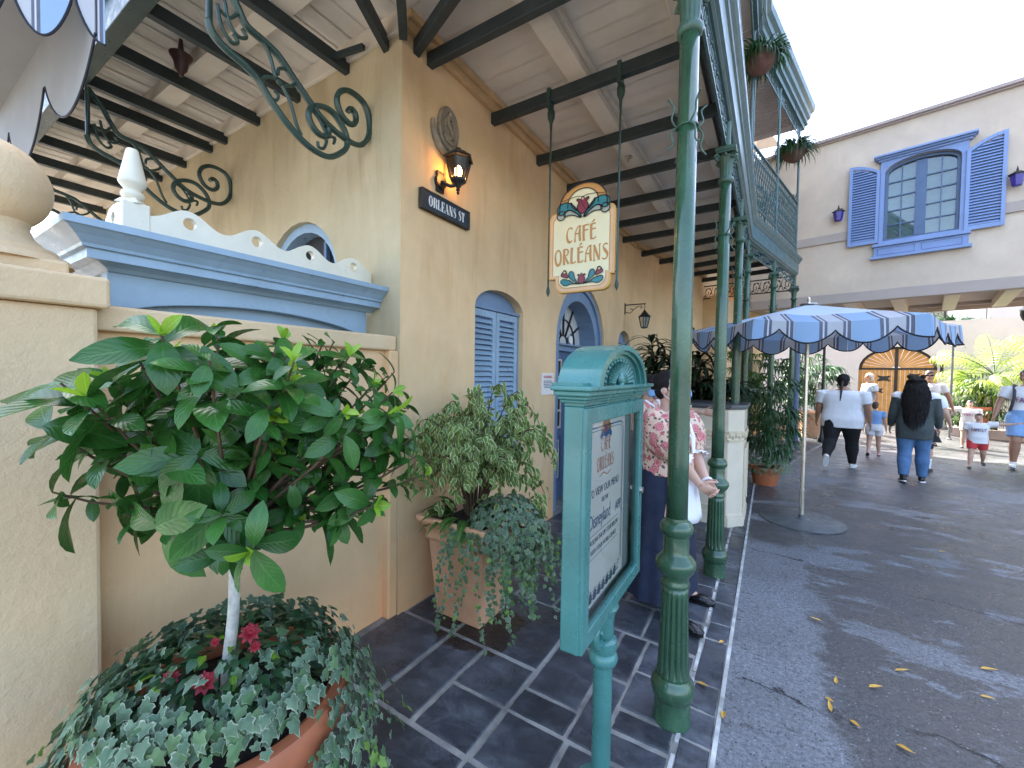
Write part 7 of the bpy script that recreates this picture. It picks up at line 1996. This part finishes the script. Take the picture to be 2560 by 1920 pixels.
f.shoes(t, SHOEB, ms=SHOEB)
f.cap_hair(t, HAIRB, thick=.008, front=.034, low=-.012)
b = MB(); b.ell(T(0,.075,.02), .034*H, .03*H, .034*H, 16, 12); b.build('hair_bun', HAIRB, t, smooth=True)
def mask(f, par):
    b = MB(); T = f.T; vs = []; n = 14
    for j in range(7):
        v_ = j/6; z = lerp(.004, -.066, v_)
        for k in range(n+1):
            a = lerp(-1.25, 1.25, k/n); rr_m = .046 + .020*sin(pi*(.25+.75*v_)*.9)*cos(a)
            vs.append(T(sin(a)*.046, -.012 - cos(a)*rr_m*.98 - (.012*cos(a)**4 if v_ < .5 else .006*cos(a)**4), z + .012*(1-cos(a))*(.5-v_)))
    b.add(vs, [(j*(n+1)+k, j*(n+1)+k+1, (j+1)*(n+1)+k+1, (j+1)*(n+1)+k) for j in range(6) for k in range(n)]); o = b.build('face_mask', MASKB, par, smooth=True)
    o.modifiers.new('thick', 'SOLIDIFY').thickness = .004
    b = MB()
    for sg in (-1, 1): b.tube([T(sg*.044,-.026,-.006), T(sg*.049,.004,.012), T(sg*.051,.018,-.008), T(sg*.048,.0,-.03), T(sg*.043,-.026,-.046)], .0022, 5)
    b.build('ear_loops', CLOTHW, o)
mask(f, t); f.eyes(t)
b = MB(); c = f.wr[1] ; d = f.hd[1]; s1 = d.cross(V(0,0,1)).normalized(); s2 = d.cross(s1); b.tube([c + (s1*cos(2*pi*k/20) + s2*sin(2*pi*k/20))*.032 for k in range(21)], .009, 6, cap=False); b.build('wristband', CLOTHW, t, smooth=True)
place(t, (-.60,2.98,.006), radians(80))

t = thing('person', 'second masked hostess with her arm resting on the cream host stand', 'person')
f = Fig(1.58, 1.1, legs=((3,2),(-3,2)), arms=((0,0,0,(-.4,-.25,-1),(.3,-.8,-.5)),(0,0,0,(.30,-.90,-.22),(.05,-1,-.05))), spread=4)
f.body(t, SKIN1, .007, .5, 0, 0); H = f.H
b = MB(); f.torso(b, .022, .05, .300)
for i in (0, 1): f.arm(b, i, .018, -.05, 1.1, 0, .026); b.ell(f.sh[i], .05*H, .046*H, .045*H, 14, 10)
bl = solid(b, 'blouse', FLOR, t, .010, 3)
b = MB(); c = f.el[1].lerp(f.wr[1], .12); d = (f.wr[1]-f.el[1]).normalized(); s1 = d.cross(V(0,0,1)).normalized(); s2 = d.cross(s1); n = 48; vs = []
for j in range(3):
    for k in range(n): a = 2*pi*k/n; r_ = .056+.010*j+.006*sin(a*12)*j; vs.append(c + d*(j*.016) + (s1*cos(a)+s2*sin(a))*r_)
b.add(vs, [(j*n+k, j*n+(k+1) % n, (j+1)*n+(k+1) % n, (j+1)*n+k) for j in range(2) for k in range(n)]); b.build('cuff_frill', CLOTHW, t, smooth=True)
b = MB()
for sg in (-1, 1): b.tube([tuple(f.up + V(sg*x*H, y*H, z*H)) for x, y, z in ((.065,-.03,.305),(.04,-.08,.27),(.012,-.108,.20))], .012, 6, sx=1.8)
b.build('white_collar_ruffle', CLOTHW, bl, smooth=True)
b = MB(); n = 40; vs = []
for j in range(9):
    u = j/8; z = lerp(.085*H, -f.z0+.20, u)
    for k in range(n): a = 2*pi*k/n; vs.append(f.up + V((lerp(.11,.145,u)*H+.01*sin(a*9)*u)*cos(a), (lerp(.085,.125,u)*H+.01*sin(a*9)*u)*sin(a), z))
b.add(vs, [(j*n+k, j*n+(k+1) % n, (j+1)*n+(k+1) % n, (j+1)*n+k) for j in range(8) for k in range(n)]); b.build('skirt', NAVYC, t, smooth=True)
f.shoes(t, SHOEB, ms=SHOEB); f.cap_hair(t, HAIRN, thick=.008, front=.034); mask(f, t); f.eyes(t)
place(t, (-1.12,4.55,.006), radians(68))
